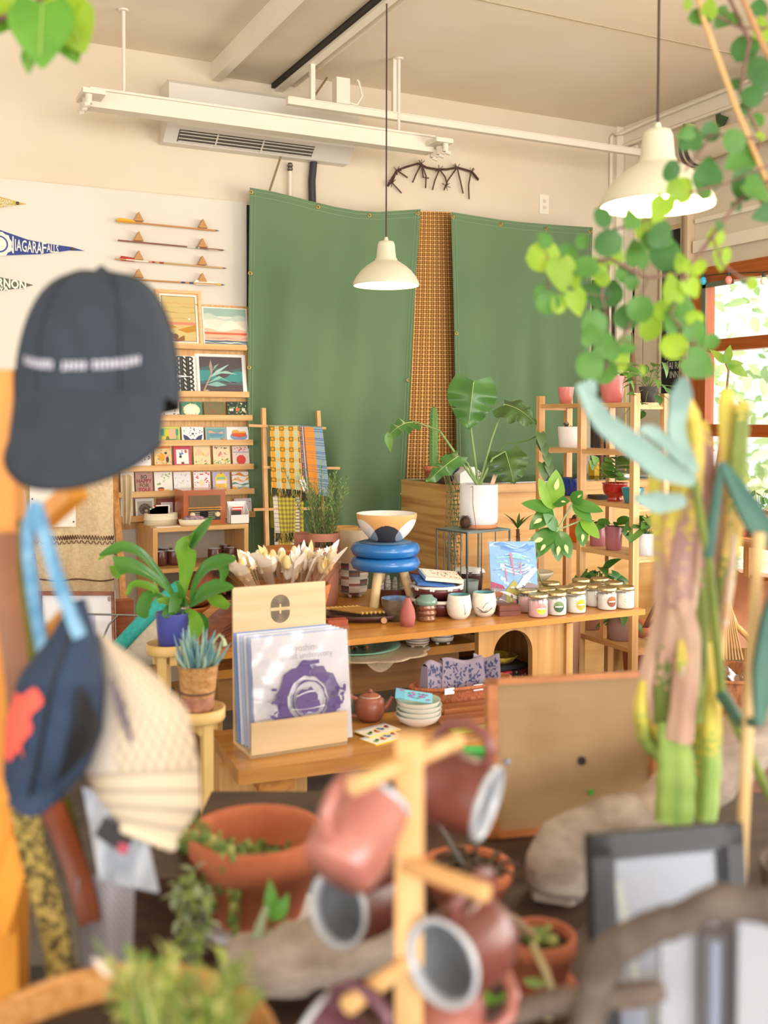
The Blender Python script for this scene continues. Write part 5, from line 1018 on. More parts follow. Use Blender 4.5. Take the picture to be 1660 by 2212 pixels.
c=o+wv*1.06+hv*.3; m=M(); m.box(o.x+wv.x*1.02,o.x+wv.x*1.12,o.y+.03,o.y+.09,TZ,TZ+.125,flat('#4f6f6a',.5)); S('teal_box',m,'narrow dark teal box behind the right edge of the wrapped painting','box')
c=V((tp(1190,1262).x+.01,tp(1190,1262).y+.12,TZ+.03)); t=T('speckled_plate','cream speckled stoneware plate on a dark base behind the candles','plate',c-Z_*.03); m=M(); m.lathe([(0,-.03),(.04,-.03),(.075,0),(.078,.012),(.072,.012),(.05,.003),(0,.002)],c,mk('#d8cdb8','#cfc2aa',(9,9,9),r=.5),36); P('dish',m,t)
m=M(); rd=random.Random(3); 
for k in range(40): a=rd.uniform(0,6.3); r=rd.uniform(.0,.05); m.lathe([(0,.0),(.0013,.0),(0,.0006)],c+V((r*math.cos(a),r*math.sin(a),.0035)),flat('#6a5a48'),5)
P('speckles',m,t)
# candles
GLS=clear('#f6f6f4',.07); LIDM=mk('#c9b98a',r=.28,metal=.85)
def label_disc(m,c,nf,r0,z,R_,top,bot,side=0,bar='#e9e6e0'):
    sd=V((-nf.y,nf.x,0))
    def q(x,y): a=x/r0+side; return c+(math.cos(a)*nf+math.sin(a)*sd)*r0+Z_*(z+y)
    for (h0,h1,cl) in ((0,PI,top),(PI,2*PI,bot)):
        pts=[(R_*math.cos(h0+(h1-h0)*i/12),R_*math.sin(h0+(h1-h0)*i/12)) for i in range(13)]
        vs=[q(0,0)]+[q(*p) for p in pts]; m.add(vs,[(0,i,i+1) for i in range(1,13)],cl)
    if bar: m.add([q(R_*.7*s,yy)+ (math.cos(side)*nf+math.sin(side)*sd)*.0008 for s,yy in((-1,-.0025),(0,-.0025),(1,-.0025),(1,.0025),(0,.0025),(-1,.0025))],[(0,1,2,3,4,5)],bar)
def candle(px,py,wax,tp_,bt,side,lab):
    hz=.088; q=onz(px,py,TZ+hz); c=V((q.x,q.y,TZ)); t=T('jar_candle',lab,'candle',c,'jar candles on the table end'); r=.0375
    m=M(); m.lathe([(0,0),(r*.92,0),(r,.006),(r,.068),(r*.93,.075)],c,GLS,36); P('glass_jar',m,t)
    m=M(); m.lathe([(0,.003),(r*.93,.003),(r*.965,.008),(r*.965,.062),(0,.061)],c,flat(wax,.4),32); P('wax',m,t)
    m=M(); m.lathe([(r*.95,.074),(r*.99,.074),(r*1.0,.078),(r*.98,.086),(r*.95,.088),(r*.88,.0865),(0,.0865)],c,LIDM,36); P('lid',m,t,'brass-coloured metal lid')
    if tp_:
        nf=-ray(px,1300); nf.z=0; nf.normalize(); m=M(); label_disc(m,c,nf,r+.0006,.036,.021,flat(tp_),flat(bt),side); P('label_sticker',m,t)
pk='#e9b8b4'; wh='#f1ede8'
for (px,py,wx,a_,b_,sd,l) in (
 (1115,1265,'#e6bcc0','#f0a9a4','#e6cc50',.55,'pink wax jar candle behind the reddish round box, farthest left'),
 (1141,1273,'#e9c0bf','#f0a9a4','#e6cc50',.6,'pink wax jar candle second from the left'),
 (1163.5,1282,'#e9bcc0','#ee9c98','#ead040',.35,'pink wax jar candle with yellow half-disc label, nearest the front'),
 (1203.6,1278,wh,'#7f9a62','#3f6242',.25,'white jar candle with green disc label at the front'),
 (1245.8,1274,wh,'#f0c83c','#e0a83a',.55,'white jar candle with yellow disc label at the front'),
 (1312.6,1268,wh,'#b0703c','#8a4a2a',.55,'white jar candle with whole brown disc label at the front'),
 (1351,1265.5,wh,'#dbe6d0','#d4dfc8',.3,'white jar candle with pale green label at the right table corner'),
 (1286,1262,wh,'#b0703c','#8a4a2a',.75,'white jar candle with a brown label partly hidden by the front one'),
 (1153.6,1264,'#e9c4bf',None,None,0,'jar candle behind the left pink candles, only lid showing'),
 (1180,1270,wh,None,None,0,'jar candle directly behind the nearest pink candle'),
 (1190.6,1257,wh,None,None,0,'jar candle in the back row left of the green planter'),
 (1219,1267,wh,None,None,0,'jar candle behind the green-label candle'),
 (1249,1262,wh,None,None,0,'jar candle behind the yellow-label candle'),
 (1256,1250,wh,None,None,0,'jar candle in the back row below the green planter'),
 (1296,1248,wh,None,None,0,'jar candle at the rear right of the back row'),
 (1326,1256,wh,None,None,0,'jar candle behind the brown and pale green ones')): candle(px,py,wx,a_,b_,sd,l)
# pots at the back of the table
c=onz(765,1288,TZ); c.y-=.0; t=T('marbled_planter','tall cream cylinder planter with marbled brown lower half beside the blue stool','planter',c)
cc=c+Z_*.014; R_=31/2217.5*(c-CAMP).dot(fw); hh_=.27; m=M(); cols=[mk('#d6c4a4',r=.5)]
def mf(i,j): return cols[0] if i>14 else marb[(i*7+(j//5)%3)%10]
m.lathe([(R_*.75,0),(R_*.92,.008)]+[(R_*(.97+.03*min(1,i/5)),.01+(hh_-.01)*i/28+(.0015*math.sin(i*2) if i<14 else 0)) for i in range(29)],cc,None,40,matfn=mf); m.lathe([(R_,hh_),(R_-.006,hh_),(R_-.006,.02),(0,.02)],cc,cols[0],32); P('pot',m,t)
for k in range(5): a=k*1.26; m=M(); m.ball(cc+V((R_*.6*math.cos(a),R_*.6*math.sin(a),-.005)),.009,STP,n=8,k=6); P('foot',m,t)
c=onz(735,1286,TZ); c=V((c.x-.03,c.y+.12,TZ)) if False else V((onz(742,1278,TZ).x-.02,3.98,TZ)); t=T('striped_planter','ochre planter with thin dark wavy lines behind the marbled one','planter',c)
m=M(); m.lathe([(0,0),(.05,0),(.055,.02),(.056,.29),(.05,.29),(.05,.02)],c,mk('#c99a5c',r=.6),32); P('pot',m,t); m=M()
for k in range(5): m.lathe([(.0565,.05+.05*k),(.0575,.052+.05*k),(.0565,.054+.05*k)],c,flat('#4a3226'),32,wob=lambda a,z:.004*math.sin(a*3+k))
P('painted_line',m,t)
c=V((ony(790,1160,4.0).x+.0,4.02,TZ)); 
# rosemary in handled pots
PT=mk('#b4765f','#a86c56',(10,10,10),r=.7)
def handled(px,yc,R_,zt_,lab,plant):
    c=V((ony(px,1200,yc).x,yc,TZ)); t=T('handled_planter',lab,'potted plant' if plant else 'planter',c); h=zt_-TZ
    m=M(); n=48; nf=-ray(px,1200); ph=math.atan2(nf.y,nf.x)
    zs=[0,.02,h*.5,h-.055,h-.032,h]; rr=[R_*.85,R_*.93,R_*.98,R_,R_,R_]
    for (ro,inn) in ((0,0),(-.005,1)):
        o=len(m.v); mi=m.mi(PT)
        for z,r in zip(zs,rr):
            for j in range(n): a=ph+2*PI*j/n; m.v.append((c.x+(r+ro)*math.cos(a),c.y+(r+ro)*math.sin(a),TZ+z))
        for i in range(5):
            for j in range(n):
                if i==3 and (j<5 or j>=n-5 or abs(j-n/2)<5): continue
                m.f.append((o+i*n+j,o+i*n+(j+1)%n,o+(i+1)*n+(j+1)%n,o+(i+1)*n+j)); m.m.append(mi); m.sm.append(True)
        if not inn: m.add([m.v[o+j] for j in range(n)],[tuple(range(n))[::-1]],PT)
    m.lathe([(R_,h),(R_-.005,h)],c,PT,n); P('pot',m,t)
    m=M(); m.lathe([(R_-.006,h-.07),(0,h-.06)],c,SOIL,20); P('soil',m,t)
    if plant:
        m=M(); rd=random.Random(6); G1=[mk('#769c58',r=.6,tr=.3),mk('#93b86c',r=.6,tr=.3),mk('#5c8648',r=.6,tr=.3)]
        for k in range(44):
            a=rd.uniform(0,2*PI); lean=rd.uniform(.05,.5); L=rd.uniform(.1,.24)+(.05 if rd.random()<.3 else 0); d=V((math.cos(a)*lean,math.sin(a)*lean,1)).normalized(); p0=c+V((rd.uniform(-.04,.04),rd.uniform(-.04,.04),h-.06)); 
            L2=L+.05; m.tube([p0,p0+d*L2],.0013,'#7a6a44',4,caps=False)
            for j in range(int(L2/.0065)):
                q=p0+d*(.03+j*.0065); b_=rd.uniform(0,6.3); dd=(d*.8+V((math.cos(b_),math.sin(b_),.1))*.7); m.leaf(q,dd,d,.024,.0048,G1[(k+j)%3],'lance',.2,nu=2)
        P('foliage',m,t)
    return c
handled(668,3.98,.062,ony(668,1152,3.98).z,'pink terracotta planter with handle slot behind the rosemary pot',False)
handled(700,3.80,.062,ony(700,1150,3.80).z,'pink terracotta planter with handle slots holding bushy rosemary',True)
# pedestal bowl
c=V((ony(615,1250,3.9).x,3.9,TZ)); zt_=ony(614,1182,3.9).z-TZ; t=T('pedestal_bowl','carved honey wood pedestal bowl with a wide flat rim behind the dried flowers','bowl',c)
HW=wood('#c07a3e','#a8622c',0,s=6,st=3,r=.5); m=M(); m.lathe([(0,0),(.06,0),(.055,.02),(.03,.06),(.035,zt_-.08),(.06,zt_-.03),(.083,zt_-.014),(.086,zt_),(.07,zt_+.001),(.05,zt_-.02),(0,zt_-.03)],c,HW,40,wob=lambda a,z:.015*math.sin(a*7)); P('body',m,t)
# leather basket with dried flower cones
c=V((ony(625,1400,3.45).x,3.45,TZ)); R_=.150; t=T('leather_basket','tall orange leather basket standing behind the record stand','basket',c)
zt_=ony(700,1258,3.45).z-TZ; LE=mk('#c97a3c','#a85c2a',(25,25,25),r=.8,bump=1.2,bs=(90,90,90)); m=M(); m.lathe([(0,0),(R_*.75,0),(R_*.85,zt_*.5),(R_,zt_),(R_*.95,zt_+.005),(R_*.9,zt_),(R_*.7,.02),(0,.02)],c,LE,48,wob=lambda a,z:.03*math.sin(a*11+z*40)*math.sin(z*60)); P('body',m,t)
CEL=mk('#efe6dc',r=.3,tr=.3); CEL=clear('#f4eee6',.10,.12); PAP=mk('#efe8de',r=.6,tr=.5)
rd=random.Random(12)
tips=[(522,1218,-.0,'cellophane cone of dried white bunny-tail flowers leaning far left out of the basket'),(575,1205,.02,'cellophane cone of dried cream flowers left of centre in the basket'),(620,1208,.0,'cellophane cone of dried lunaria flowers in the middle of the basket'),(660,1202,.03,'cellophane cone of dried white straw flowers right of centre in the basket'),(706,1196,.0,'cellophane cone of dried flowers leaning right out of the basket')]
for k,(px,py,dy,l) in enumerate(tips):
    top=ony(px,py,3.40+dy); bt=c+V(((k-2)*.03,0,.05)); ax_=(top-bt); L=ax_.length; ax_.normalize(); t=T('dried_bouquet',l,'dried flowers',bt,'dried flower bouquets in the basket')
    m=M(); m.lathe([(.008,0),(.02,L*.3),(.042,L*.68),(.058,L*.96)],bt,CEL,20,ax=ax_,wob=lambda a,z:.12*math.sin(a*3+k)); P('cellophane',m,t)
    side=X_ if k>=2 else -X_
    m=M(); m.surf(lambda u,v: bt+ax_*(L*(.45+.55*v))+(side*math.cos(u*1.5)+(-Y_)*math.sin(u*1.5))*(.012+.055*v)+ax_*(.03*math.sin(u*PI)*v),8,8,PAP); P('paper_wrap',m,t,'pale translucent paper wrap')
    m=M(); cl=['#f2ece2','#e9d9b8','#f4f0ea','#e3c78c','#d9c2a0']
    for j in range(26):
        a=rd.uniform(0,6.3); s_=rd.uniform(0,.045); q=bt+ax_*(L*rd.uniform(.72,1.08))+V((math.cos(a)*s_,math.sin(a)*s_,0)); co=mk(rd.choice(cl),r=.9)
        m.tube([bt+ax_*L*.3,q],.0007,'#d9c8a4',3,caps=False)
        if j%3==0: m.ball(q,rd.uniform(.011,.017),co,(1,1,1.9),8,6)
        elif j%3==1: m.leaf(q,ax_+V((rd.uniform(-.4,.4),0,rd.uniform(-.2,.4))),-Y_,.05,.02,co,'lance',.2,nu=4)
        else:
            for i in range(7): b_=i*.9; m.leaf(q,V((math.cos(b_),-.2,math.sin(b_))),-Y_,.016,.009,co,'oval',.3,nu=2)
    P('dried_stems',m,t)
# things left end of the table
c=V((onz(447,1368,TZ).x+.03,3.3,TZ)); t=T('candlestick','dark turned metal candlestick at the left end of the long table','candlestick',c); m=M()
m.lathe([(0,0),(.035,0),(.035,.006),(.012,.015),(.022,.03),(.01,.042),(.022,.058),(.01,.072),(.02,.085),(.012,.1),(.03,.125),(.03,.13),(0,.13)],c,flat('#4a3a30',.25,metal=.7),28); P('body',m,t)
c=V((onz(478,1395,TZ).x+.0,3.28,TZ)); t=T('leaf_dish','carved reddish wood leaf-shaped dish with veins, left of the record stand','dish',c+V((0,0,0)))
m=M(); q0=c+V((-.03,-.06,.002)); m.leaf(q0+Z_*.01,V((.55,.2,.9)),V((-.3,-1,.3)),.17,.13,mk('#8f4f2c','#70381e',(20,20,60),r=.4),'heart',-.5,nu=14,fold=-.3); 
for k in range(9): m.tube([q0+Z_*.01+V((.55,.2,.9)).normalized()*(.01+.016*k)-Y_*.004,q0+V((.55,.2,.9)).normalized()*(.04+.016*k)+V((.05,-.02,.02))],.0015,'#5a2a18',4)
P('body',m,t)
for k in range(3):
    c=V((onz(470,1400,TZ).x+.03*k-.02,3.6+.02*k,TZ+.035*k)); m=M(); m.lathe([(0,0),(.04,0),(.085,.035),(.088,.04),(.08,.04),(.04,.008),(0,.006)],c,HW,36,wob=lambda a,z:.03*math.sin(a*5)); S('wooden_bowl',m,['honey wooden bowl at the bottom of the stack left of the record stand','honey wooden bowl in the middle of the stack left of the record stand','honey wooden bowl on top of the stack left of the record stand'][k],'bowl')
# ================= PLANT SHELF =================
PX,PX2=3.0,3.17; PYD,PYG,PYA=3.57,3.95,4.29
SH=wood('#dfb27a','#cd9a5e',1,s=5,st=7); SHV=wood('#dfb27a','#cd9a5e',2,s=5,st=7)
ztop=1.45+56/2217.5*4.53
t=T('plant_shelf','tall open light-wood plant shelf with four tiers of potted plants','shelf',(3.09,3.93,0))
for y in (PYD,PYG,PYA):
    for x in (PX,PX2): m=M(); m.box(x-.017,x+.017,y-.014,y+.014,0,ztop,SHV); P('post',m,t)
ZR=[1.45+36/2217.5*4.53,1.45-70/2217.5*4.53,1.45-186/2217.5*4.53,1.45-297/2217.5*4.53,.43]
for i,z in enumerate(ZR):
    y0,y1=PYD,PYA
    m=M(); m.box(PX+.012,PX2-.012,y0-.0,y1,z-.018,z,SH); P('shelf_board',m,t)
    m=M()
    for y in (y0,PYG,y1): m.box(PX+.0,PX2,y-.008,y+.008,z-.03,z-.018,SH)
    for x in (PX,PX2): m.box(x-.01,x+.01,y0,y1,z-.02,z,SH)
    P('rail',m,t)
def shp(px,tier,f=.5): # position on the shelf, X fixed
    x=PX+(PX2-PX)*f; r=ray(px,1000); return V((x,x/r.x*r.y,ZR[tier]))
def plant(name,lab,cat,c,r0,r1,h,mat,rim=0,leaves=None,seed=1,group=None,saucer=None):
    t=T(name,lab,cat,c,group); pot('pot',t,c+(Z_*.012 if saucer else Z_*0),r0,r1,h,mat,rim=rim)
    if saucer: m=M(); m.lathe([(0,0),(r1,0),(r1*1.08,.014),(r1*1.02,.014),(0,.006)],c,saucer,28); P('saucer',m,t)
    if leaves:
        rd=random.Random(seed); m=M(); leaves(m,c+Z_*(h*.86),rd); P('foliage',m,t)
    return t
def bushy(n,L,W,mats,shape='heart',spread=1.0,up_=.8,hgt=.1,curl=.6,stem=None,droop=0):
    def f(m,b,rd):
        for k in range(n):
            a=rd.uniform(0,2*PI); s_=rd.uniform(.1,1)*spread; d=V((math.cos(a)*s_,math.sin(a)*s_,up_*rd.uniform(.5,1.2))).normalized(); h=hgt*rd.uniform(.5,1.1)
            e=b+d*h; e.z-=droop*s_*s_*h; m.tube([b+d*.005,b.lerp(e,.6)+Z_*.01,e],.0014,stem or mk('#6a7a3c',r=.6),4,caps=False)
            l=L*rd.uniform(.7,1.15); m.leaf(e,V((d.x,d.y,rd.uniform(-.6,.4))),Z_+V((rd.uniform(-.3,.3),-.6,0)),l,l*W,mats[k%len(mats)],shape,curl,nu=6)
    return f
PINK=mk('#d8837c','#cf7a74',(4,4,4),r=.3,coat=.4)
c=shp(1222,0); plant('pink_planter','smaller pink planter at the left end of the plant shelf top','planter',c,.028,.042,.085,PINK)
c=shp(1323,0,.4); plant('pink_planter','round pink planter with glossy green leaves on the plant shelf top','potted plant',c,.042,.064,.125,mk('#d9807a','#cf726c',(4,4,4),r=.25,coat=.5),leaves=bushy(9,.12,.42,[mk('#6fae35',r=.4,tr=.3),mk('#5a9a30',r=.4,tr=.3)],'lance',1,.9,.06,1.0),seed=3)
c=shp(1400,0,.5); plant('vine_plant','small dark pot with spreading vine leaves at the right end of the plant shelf top','potted plant',c,.03,.042,.07,flat('#3a3430',.6),leaves=bushy(24,.075,.5,[GD,GL,GM],'lance',1.7,.55,.15,.8,droop=.5),seed=5)
# long brown seed-pod stems standing behind the pink pot
t=T('palm_spathe','tall dried brown wooden spears standing behind the round pink planter','dried branch',(3.55,4.4,1.1)); 
for k,(px0,py0,px1,py1,w_) in enumerate(((1368,835,1366,718,.018),(1300,850,1283,740,.012),(1352,835,1360,745,.004))):
    m=M(); m.tube([ony(px0,py0+190,4.75),ony(px0,py0,4.75),ony((px0+px1)/2,(py0+py1)/2,4.75),ony(px1,py1,4.75)],[w_,w_*1.1,w_*.9,w_*.3],mk('#7a5a3c' if k<2 else '#c9b24a','#5f452e' if k<2 else '#b59c3a',(30,30,5),r=.8),8); P('spear',m,t)
# dark easel board + vase below
c=shp(1228,1,.4); plant('white_planter','white ceramic pot with small dark succulent on the second tier','potted plant',c,.045,.053,.105,mk('#ece8e4',r=.4),leaves=bushy(10,.035,.5,[flat('#5a5a50'),GD],'lance',.9,1,.03,.3),seed=4)
c=shp(1387,1,.5); t=T('red_bottle','small red topped clear bottle on the second tier behind the bamboo post','bottle',c); m=M(); m.lathe([(0,0),(.022,0),(.024,.04),(.012,.06),(.011,.08)],c,clear('#f0e4e2',.12),20); P('glass',m,t); m=M(); m.cyl(c+Z_*.075,c+Z_*.105,.015,flat('#b8342c',.3)); P('cap',m,t)
c=shp(1234,2,.5); plant('blue_planter','deep cobalt blue glossy planter with dark spiky plant on the third tier','potted plant',c,.046,.06,.088,mk('#123a8c','#0f2f78',(6,6,6),r=.12,coat=.8),leaves=bushy(14,.09,.12,[flat('#3a3a34'),GD],'lance',1.3,.3,.02,.5),seed=6)
c=shp(1297,2,.45); m=M(); m.obox(c+Z_*.010,V((.01,.05,0)),V((.036,-.008,0)),Z_*.009,mk('#2c2c2e',r=.4)); S('black_tray','' if False else m,'flat black tray lying on the third tier beside the red bowl planter','tray')
c=shp(1330,2,.35); t=T('red_bowl_planter','glossy red footed bowl planter with a small fiddle-leafed plant','potted plant',c); m=M(); m.lathe([(0,0),(.035,0),(.036,.012),(.03,.02),(.05,.035),(.058,.06),(.057,.078),(.062,.084),(.058,.086),(.052,.08),(.05,.072),(0,.07)],c,mk('#b01e1a','#8f2a1c',(6,6,25),r=.12,coat=.8),36); P('pot',m,t)
m=M(); rd=random.Random(2); m.tube([c+Z_*.07,c+V((.005,0,.15)),c+V((0,0,.2))],.0025,'#6a5a3a',5)
for k in range(16): a=k*2.2; z=.1+.1*k/16; m.leaf(c+V((0,0,z)),V((math.cos(a),math.sin(a),.3)),Z_-Y_*.6,.075,.05,[GM,GL][k%2],'round',.5)
for px,py in ((1290,1000),(1285,1010)): q=at(px,py,4.6); m.leaf(q,V((-.5,-.2,.5)),-Y_,.05,.04,GL,'heart',.4); m.tube([c+Z_*.07,c+V((-.05,0,.12)),q],.0012,'#6a7a3a',4)
P('foliage',m,t)
c=shp(1368,2,.35); plant('teal_planter','turquoise glazed bowl planter at the right of the third tier','planter',c,.035,.052,.07,mk('#3f9aa8','#2f8494',(8,8,8),r=.15,coat=.6))
c=shp(1246,3,.55); plant('orange_planter','orange glazed cylinder planter behind the variegated leaves on the fourth tier','potted plant',c,.033,.035,.115,mk('#e0742a','#d8661e',(5,5,5),r=.2,coat=.5),leaves=bushy(10,.05,.2,[GD,flat('#4a3a2a')],'lance',.5,1,.04,.5),seed=7)
c=shp(1293,3,.55); plant('mauve_planter','left of two mauve pink cylinder planters on the fourth tier','potted plant',c,.036,.039,.11,mk('#b87a84','#ad6f7a',(5,5,5),r=.25,coat=.5),leaves=bushy(8,.04,.3,[GD,flat('#7a8a5a')],'lance',.8,1,.03,.5),seed=8)
c=shp(1328,3,.35); plant('mauve_planter','right of two mauve pink planters with round glossy leaves on the fourth tier','potted plant',c,.036,.042,.11,mk('#b5717e','#a86470',(5,5,5),r=.25,coat=.5),leaves=bushy(8,.08,.75,[mk('#4f8f35',r=.4,tr=.25)],'round',1.1,.5,.05,.7,droop=.5),seed=9)
c=shp(1399,3,.45); plant('white_square_planter','white planter with dark trailing leaves at the right of the fourth tier','potted plant',c,.05,.058,.10,mk('#e9e9ee',r=.4),leaves=bushy(18,.09,.6,[GD,GM],'heart',1.2,.8,.08,.7),seed=10)
c=V((3.35,4.55,.0)); 
# green planter below on its own stand next to shelf
GZ=onz(1300,1320,.6).z
c=shp(1298,3,.4); c.z=.60; t=T('wooden_stool','small pine box stool under the fourth tier holding the olive green planter','stool',(c.x,c.y,.43)); m=M(); m.box(c.x-.06,c.x+.06,c.y-.11,c.y+.11,.57,.595,OAK); P('seat',m,t)
for sx in(-1,1):
    for sy in(-1,1): m=M(); m.box(c.x+sx*.05-.012,c.x+sx*.05+.012,c.y+sy*.095-.012,c.y+sy*.095+.012,.431,.57,OAKV); P('leg',m,t)
c.z=.595; plant('olive_planter','wide olive green planter with dark glossy leaves below the fourth tier','potted plant',c,.058,.064,.085,mk('#6f8a1c','#667f18',(5,5,5),r=.3,coat=.4),leaves=bushy(26,.10,.5,[GD,mk('#3f7a35',r=.3,tr=.2,coat=.3)],'heart',1.6,.7,.08,.9,droop=.4),seed=11)
# big terracotta cylinders on the bottom tier
c=V((PX+.09,shp(1272,4).y+.03,ZR[4])); c=shp(1270,4,.6); plant('clay_planter','large dusty pink clay cylinder planter on the bottom tier, left','planter',c,.078,.085,.20,mk('#b98772','#ad7a66',(6,6,6),r=.8))
c=shp(1345,4,.5); plant('clay_planter','mauve brown cylinder planter with trailing leaves on the bottom tier, right','potted plant',c,.06,.066,.14,mk('#a08078','#94746c',(6,6,6),r=.8),leaves=bushy(12,.08,.5,[GD,GM],'heart',1.6,.5,.08,.9,droop=.6),seed=12)
# variegated philodendron standing left of the shelf
c=V((2.86,3.72,0)); b=onz(1182,1420,0) if False else None
c=V((at(1158,1250,4.35).x,at(1158,1250,4.35).y,TZ)); c=V((2.86,3.93,0)); 
t=T('variegated_philodendron','variegated philodendron with big cream-splashed green leaves between table and plant shelf','potted plant',c)
pot('pot',t,c,.08,.10,.55,mk('#b4826a',r=.8)); b=c+Z_*.48
def P4(px,py,d=4.15): return at(px,py,d)
VG=mk('#4f8a30','#3f7a2c',(9,9,9),r=.35,tr=.25,coat=.2); VL=mk('#8fc040','#7fb038',(9,9,9),r=.4,tr=.35)
node=P4(1205,1145); n2=P4(1195,1100); n3=P4(1237,1087)
m=M(); SB=mk('#9ab07a','#86a068',(20,20,20),r=.5)
m.tube([b,P4(1150,1240),P4(1160,1205),node],[.008,.007,.006,.005],SB,8); m.tube([b,P4(1152,1210),P4(1180,1160),P4(1200,1135)],.004,SB,6); m.tube([node,n2],.004,SB,6); m.tube([node,n3],.004,SB,6); m.tube([node,P4(1255,1125)],.0035,SB,6); P('stem',m,t)
m=M(); LV=[(n2,(1170,1035),.45,VL,.35),(n2,(1204,1017),.5,VL,.42),(n2,(1132,1083),.4,VG,.36),(P4(1194,1085),(1228,1080),.45,VG,.5),(n2,(1145,1140),.5,VG,.5),(node,(1140,1180),.5,VG,.45),(n3,(1256,1062),.5,VG,.55),(n3,(1305,1100),.3,VG,.33),(n3,(1282,1125),.4,VG,.35),(P4(1255,1125),(1262,1180),.5,VG,.5),(P4(1255,1120),(1298,1160),.35,VL,.32),(node,(1235,1205),.55,VG,.55),(node,(1208,1212),.5,VG,.45),(P4(1190,1150),(1165,1200),.5,VG,.45),(node,(1180,1110),.4,VG,.4)]
for (a,(x,y),w_,mt,_w) in LV:
    e=at(x,y,4.1); d=e-a; L=d.length; m.leaf(a,d,-fw+Z_*.5,L,max(.055,L*w_),mt,'oval',.35,nu=10,fold=.1)
    if _w>.4:
        q=a.lerp(e,.5)-fw*.016; s_=d.normalized().cross(-fw); m.leaf(q,d+s_*.02,-fw+Z_*.5,L*.32,L*.13,VAR,'lance',.3,nu=5)
P('foliage',m,t)
# spiky stem plant + saucer pot behind table end
c=V((onz(1190,1230,.9).x,4.15,0)); c=V((3.42,4.42,0)); 
t=T('cane_plant','spiky brown caned plant in a terracotta bowl behind the speckled plate','potted plant',V((2.86,4.28,0)))
c=V((2.86,4.28,0)); pot('pot',t,c,.08,.1,.76,TERRA2); m=M(); m.tube([c+Z_*.7,c+V((.005,0,.8)),c+V((0,0,.9))],[.012,.012,.008],mk('#6a4630',r=.9),8)
for k in range(26): a=k*2.4; m.leaf(c+V((0,0,.74+.006*k)),V((math.cos(a),math.sin(a),.5)),Z_,.03,.006,flat('#7a4a30'),'lance',.2,nu=2)
for k in range(7): a=k*.9; m.leaf(c+V((0,0,.9)),V((math.cos(a)*.7,math.sin(a)*.7,1)),Z_,.13,.016,GD,'lance',.7,nu=6)
P('foliage',m,t)
# counter right end clutter
def ctr(px,y=4.8): return V((ony(px,1040,y).x,y,CZ+.006))
c=V((4.08,4.92,CZ+.006)); t=T('wire_basket','small dark wire basket on the right end of the counter','basket',c); m=M(); WB=flat('#3a3a3c',.4,metal=.5)
for i in range(9): x=c.x-.05+.0125*i; m.box(x-.001,x+.001,c.y-.04,c.y-.038,c.z,c.z+.1,WB)
for i in range(8): z=c.z+.1*i/7; m.box(c.x-.05,c.x+.05,c.y-.041,c.y-.038,z,z+.002,WB); m.box(c.x-.05,c.x+.05,c.y+.04,c.y+.043,z,z+.002,WB)
P('mesh',m,t)
for k,(x,y,a,b_,h,cl,l,nm) in enumerate(((3.95,4.8,.06,.05,.02,'#efede8','stack of white papers on the counter behind the red bowl planter','paper_stack'),(4.12,4.76,.05,.04,.012,'#dfe4ea','pale envelope at the right end of the counter','envelope'),(3.9,5.0,.03,.03,.09,'#e0b030','small yellow carton on the counter behind the shelf','carton'))): m=M(); m.box(x-a,x+a,y-b_,y+b_,CZ+.007,CZ+.007+h,cl); S(nm,m,l,nm.replace('_',' '))
c=V((4.02,4.74,CZ+.006)); 
# framed sketch + leaning board next to window (scroll emblem)
o=onx(1440,960,XR-.06); m=M(); t=T('emblem_board','cream board with a curled black line emblem standing behind the plant shelf','board',V((4.33,o.y,.95)))
m.obox(V((4.33,5.1,1.25)),V((.0,.22,0)),X_*.01,Z_*.28,mk('#dccfb8',r=.8)); P('panel',m,t); m=M(); cc=onx(1450,965,4.315); m.tube([cc+Y_*(-.05+.11*math.cos(a))*1+Z_*(.07*math.sin(a)) for a in [1.2+.2*i for i in range(14)]],.004,'#33302e',5); m.tube([cc-Y_*.05+Y_*(.04-.002*i)*math.cos(i*.6)+Z_*(.04-.002*i)*math.sin(i*.6) for i in range(12)],.003,'#33302e',5); P('scroll_emblem',m,t)
# ================= RIGHT SIDE UNDER THE WINDOW =================
z_=.82; a=onz(1570,1238,z_); t=T('window_bench','narrow wooden bench under the window holding small terracotta pots','bench',(4.2,3.6,0))
m=M(); m.box(4.02,XR-.06,2.6,4.3,z_-.03,z_,wood('#c98d5a','#b57a48',1)); P('bench_top',m,t)
for y in (2.8,4.2):
    for x in (4.06,4.34): m=M(); m.box(x-.02,x+.02,y-.02,y+.02,0,z_-.03,OAKV); P('leg',m,t)
def bn(px,py): 
    q=onz(px,py,z_); q.x=min(max(q.x,4.1),4.3); return q
def bpos(px,x=4.2): r=ray(px,1000); return V((x,x/r.x*r.y,z_))
c=bpos(1607); t=T('small_terracotta_pot','small empty terracotta pot on the bench under the window','plant pot',c); pot('pot',t,c,.028,.046,.055,TERRA,rim=.25,soil=False)
c=bpos(1640,4.25); plant('small_potted_tree','leafy green sapling in a terracotta pot at the window bench','potted plant',c,.045,.06,.12,TERRA,rim=.2,leaves=bushy(22,.05,.6,[mk('#5a9a3c',r=.4,tr=.3),GM],'round',1.2,1.2,.14,.4),seed=13)
t=T('young_tree','slender tall sapling with few sunlit leaves rising in front of the window','potted plant',V((3.85,4.5,0))); c=V((3.85,4.5,0)); pot('pot',t,c,.1,.13,.3,TERRA2,rim=.2)
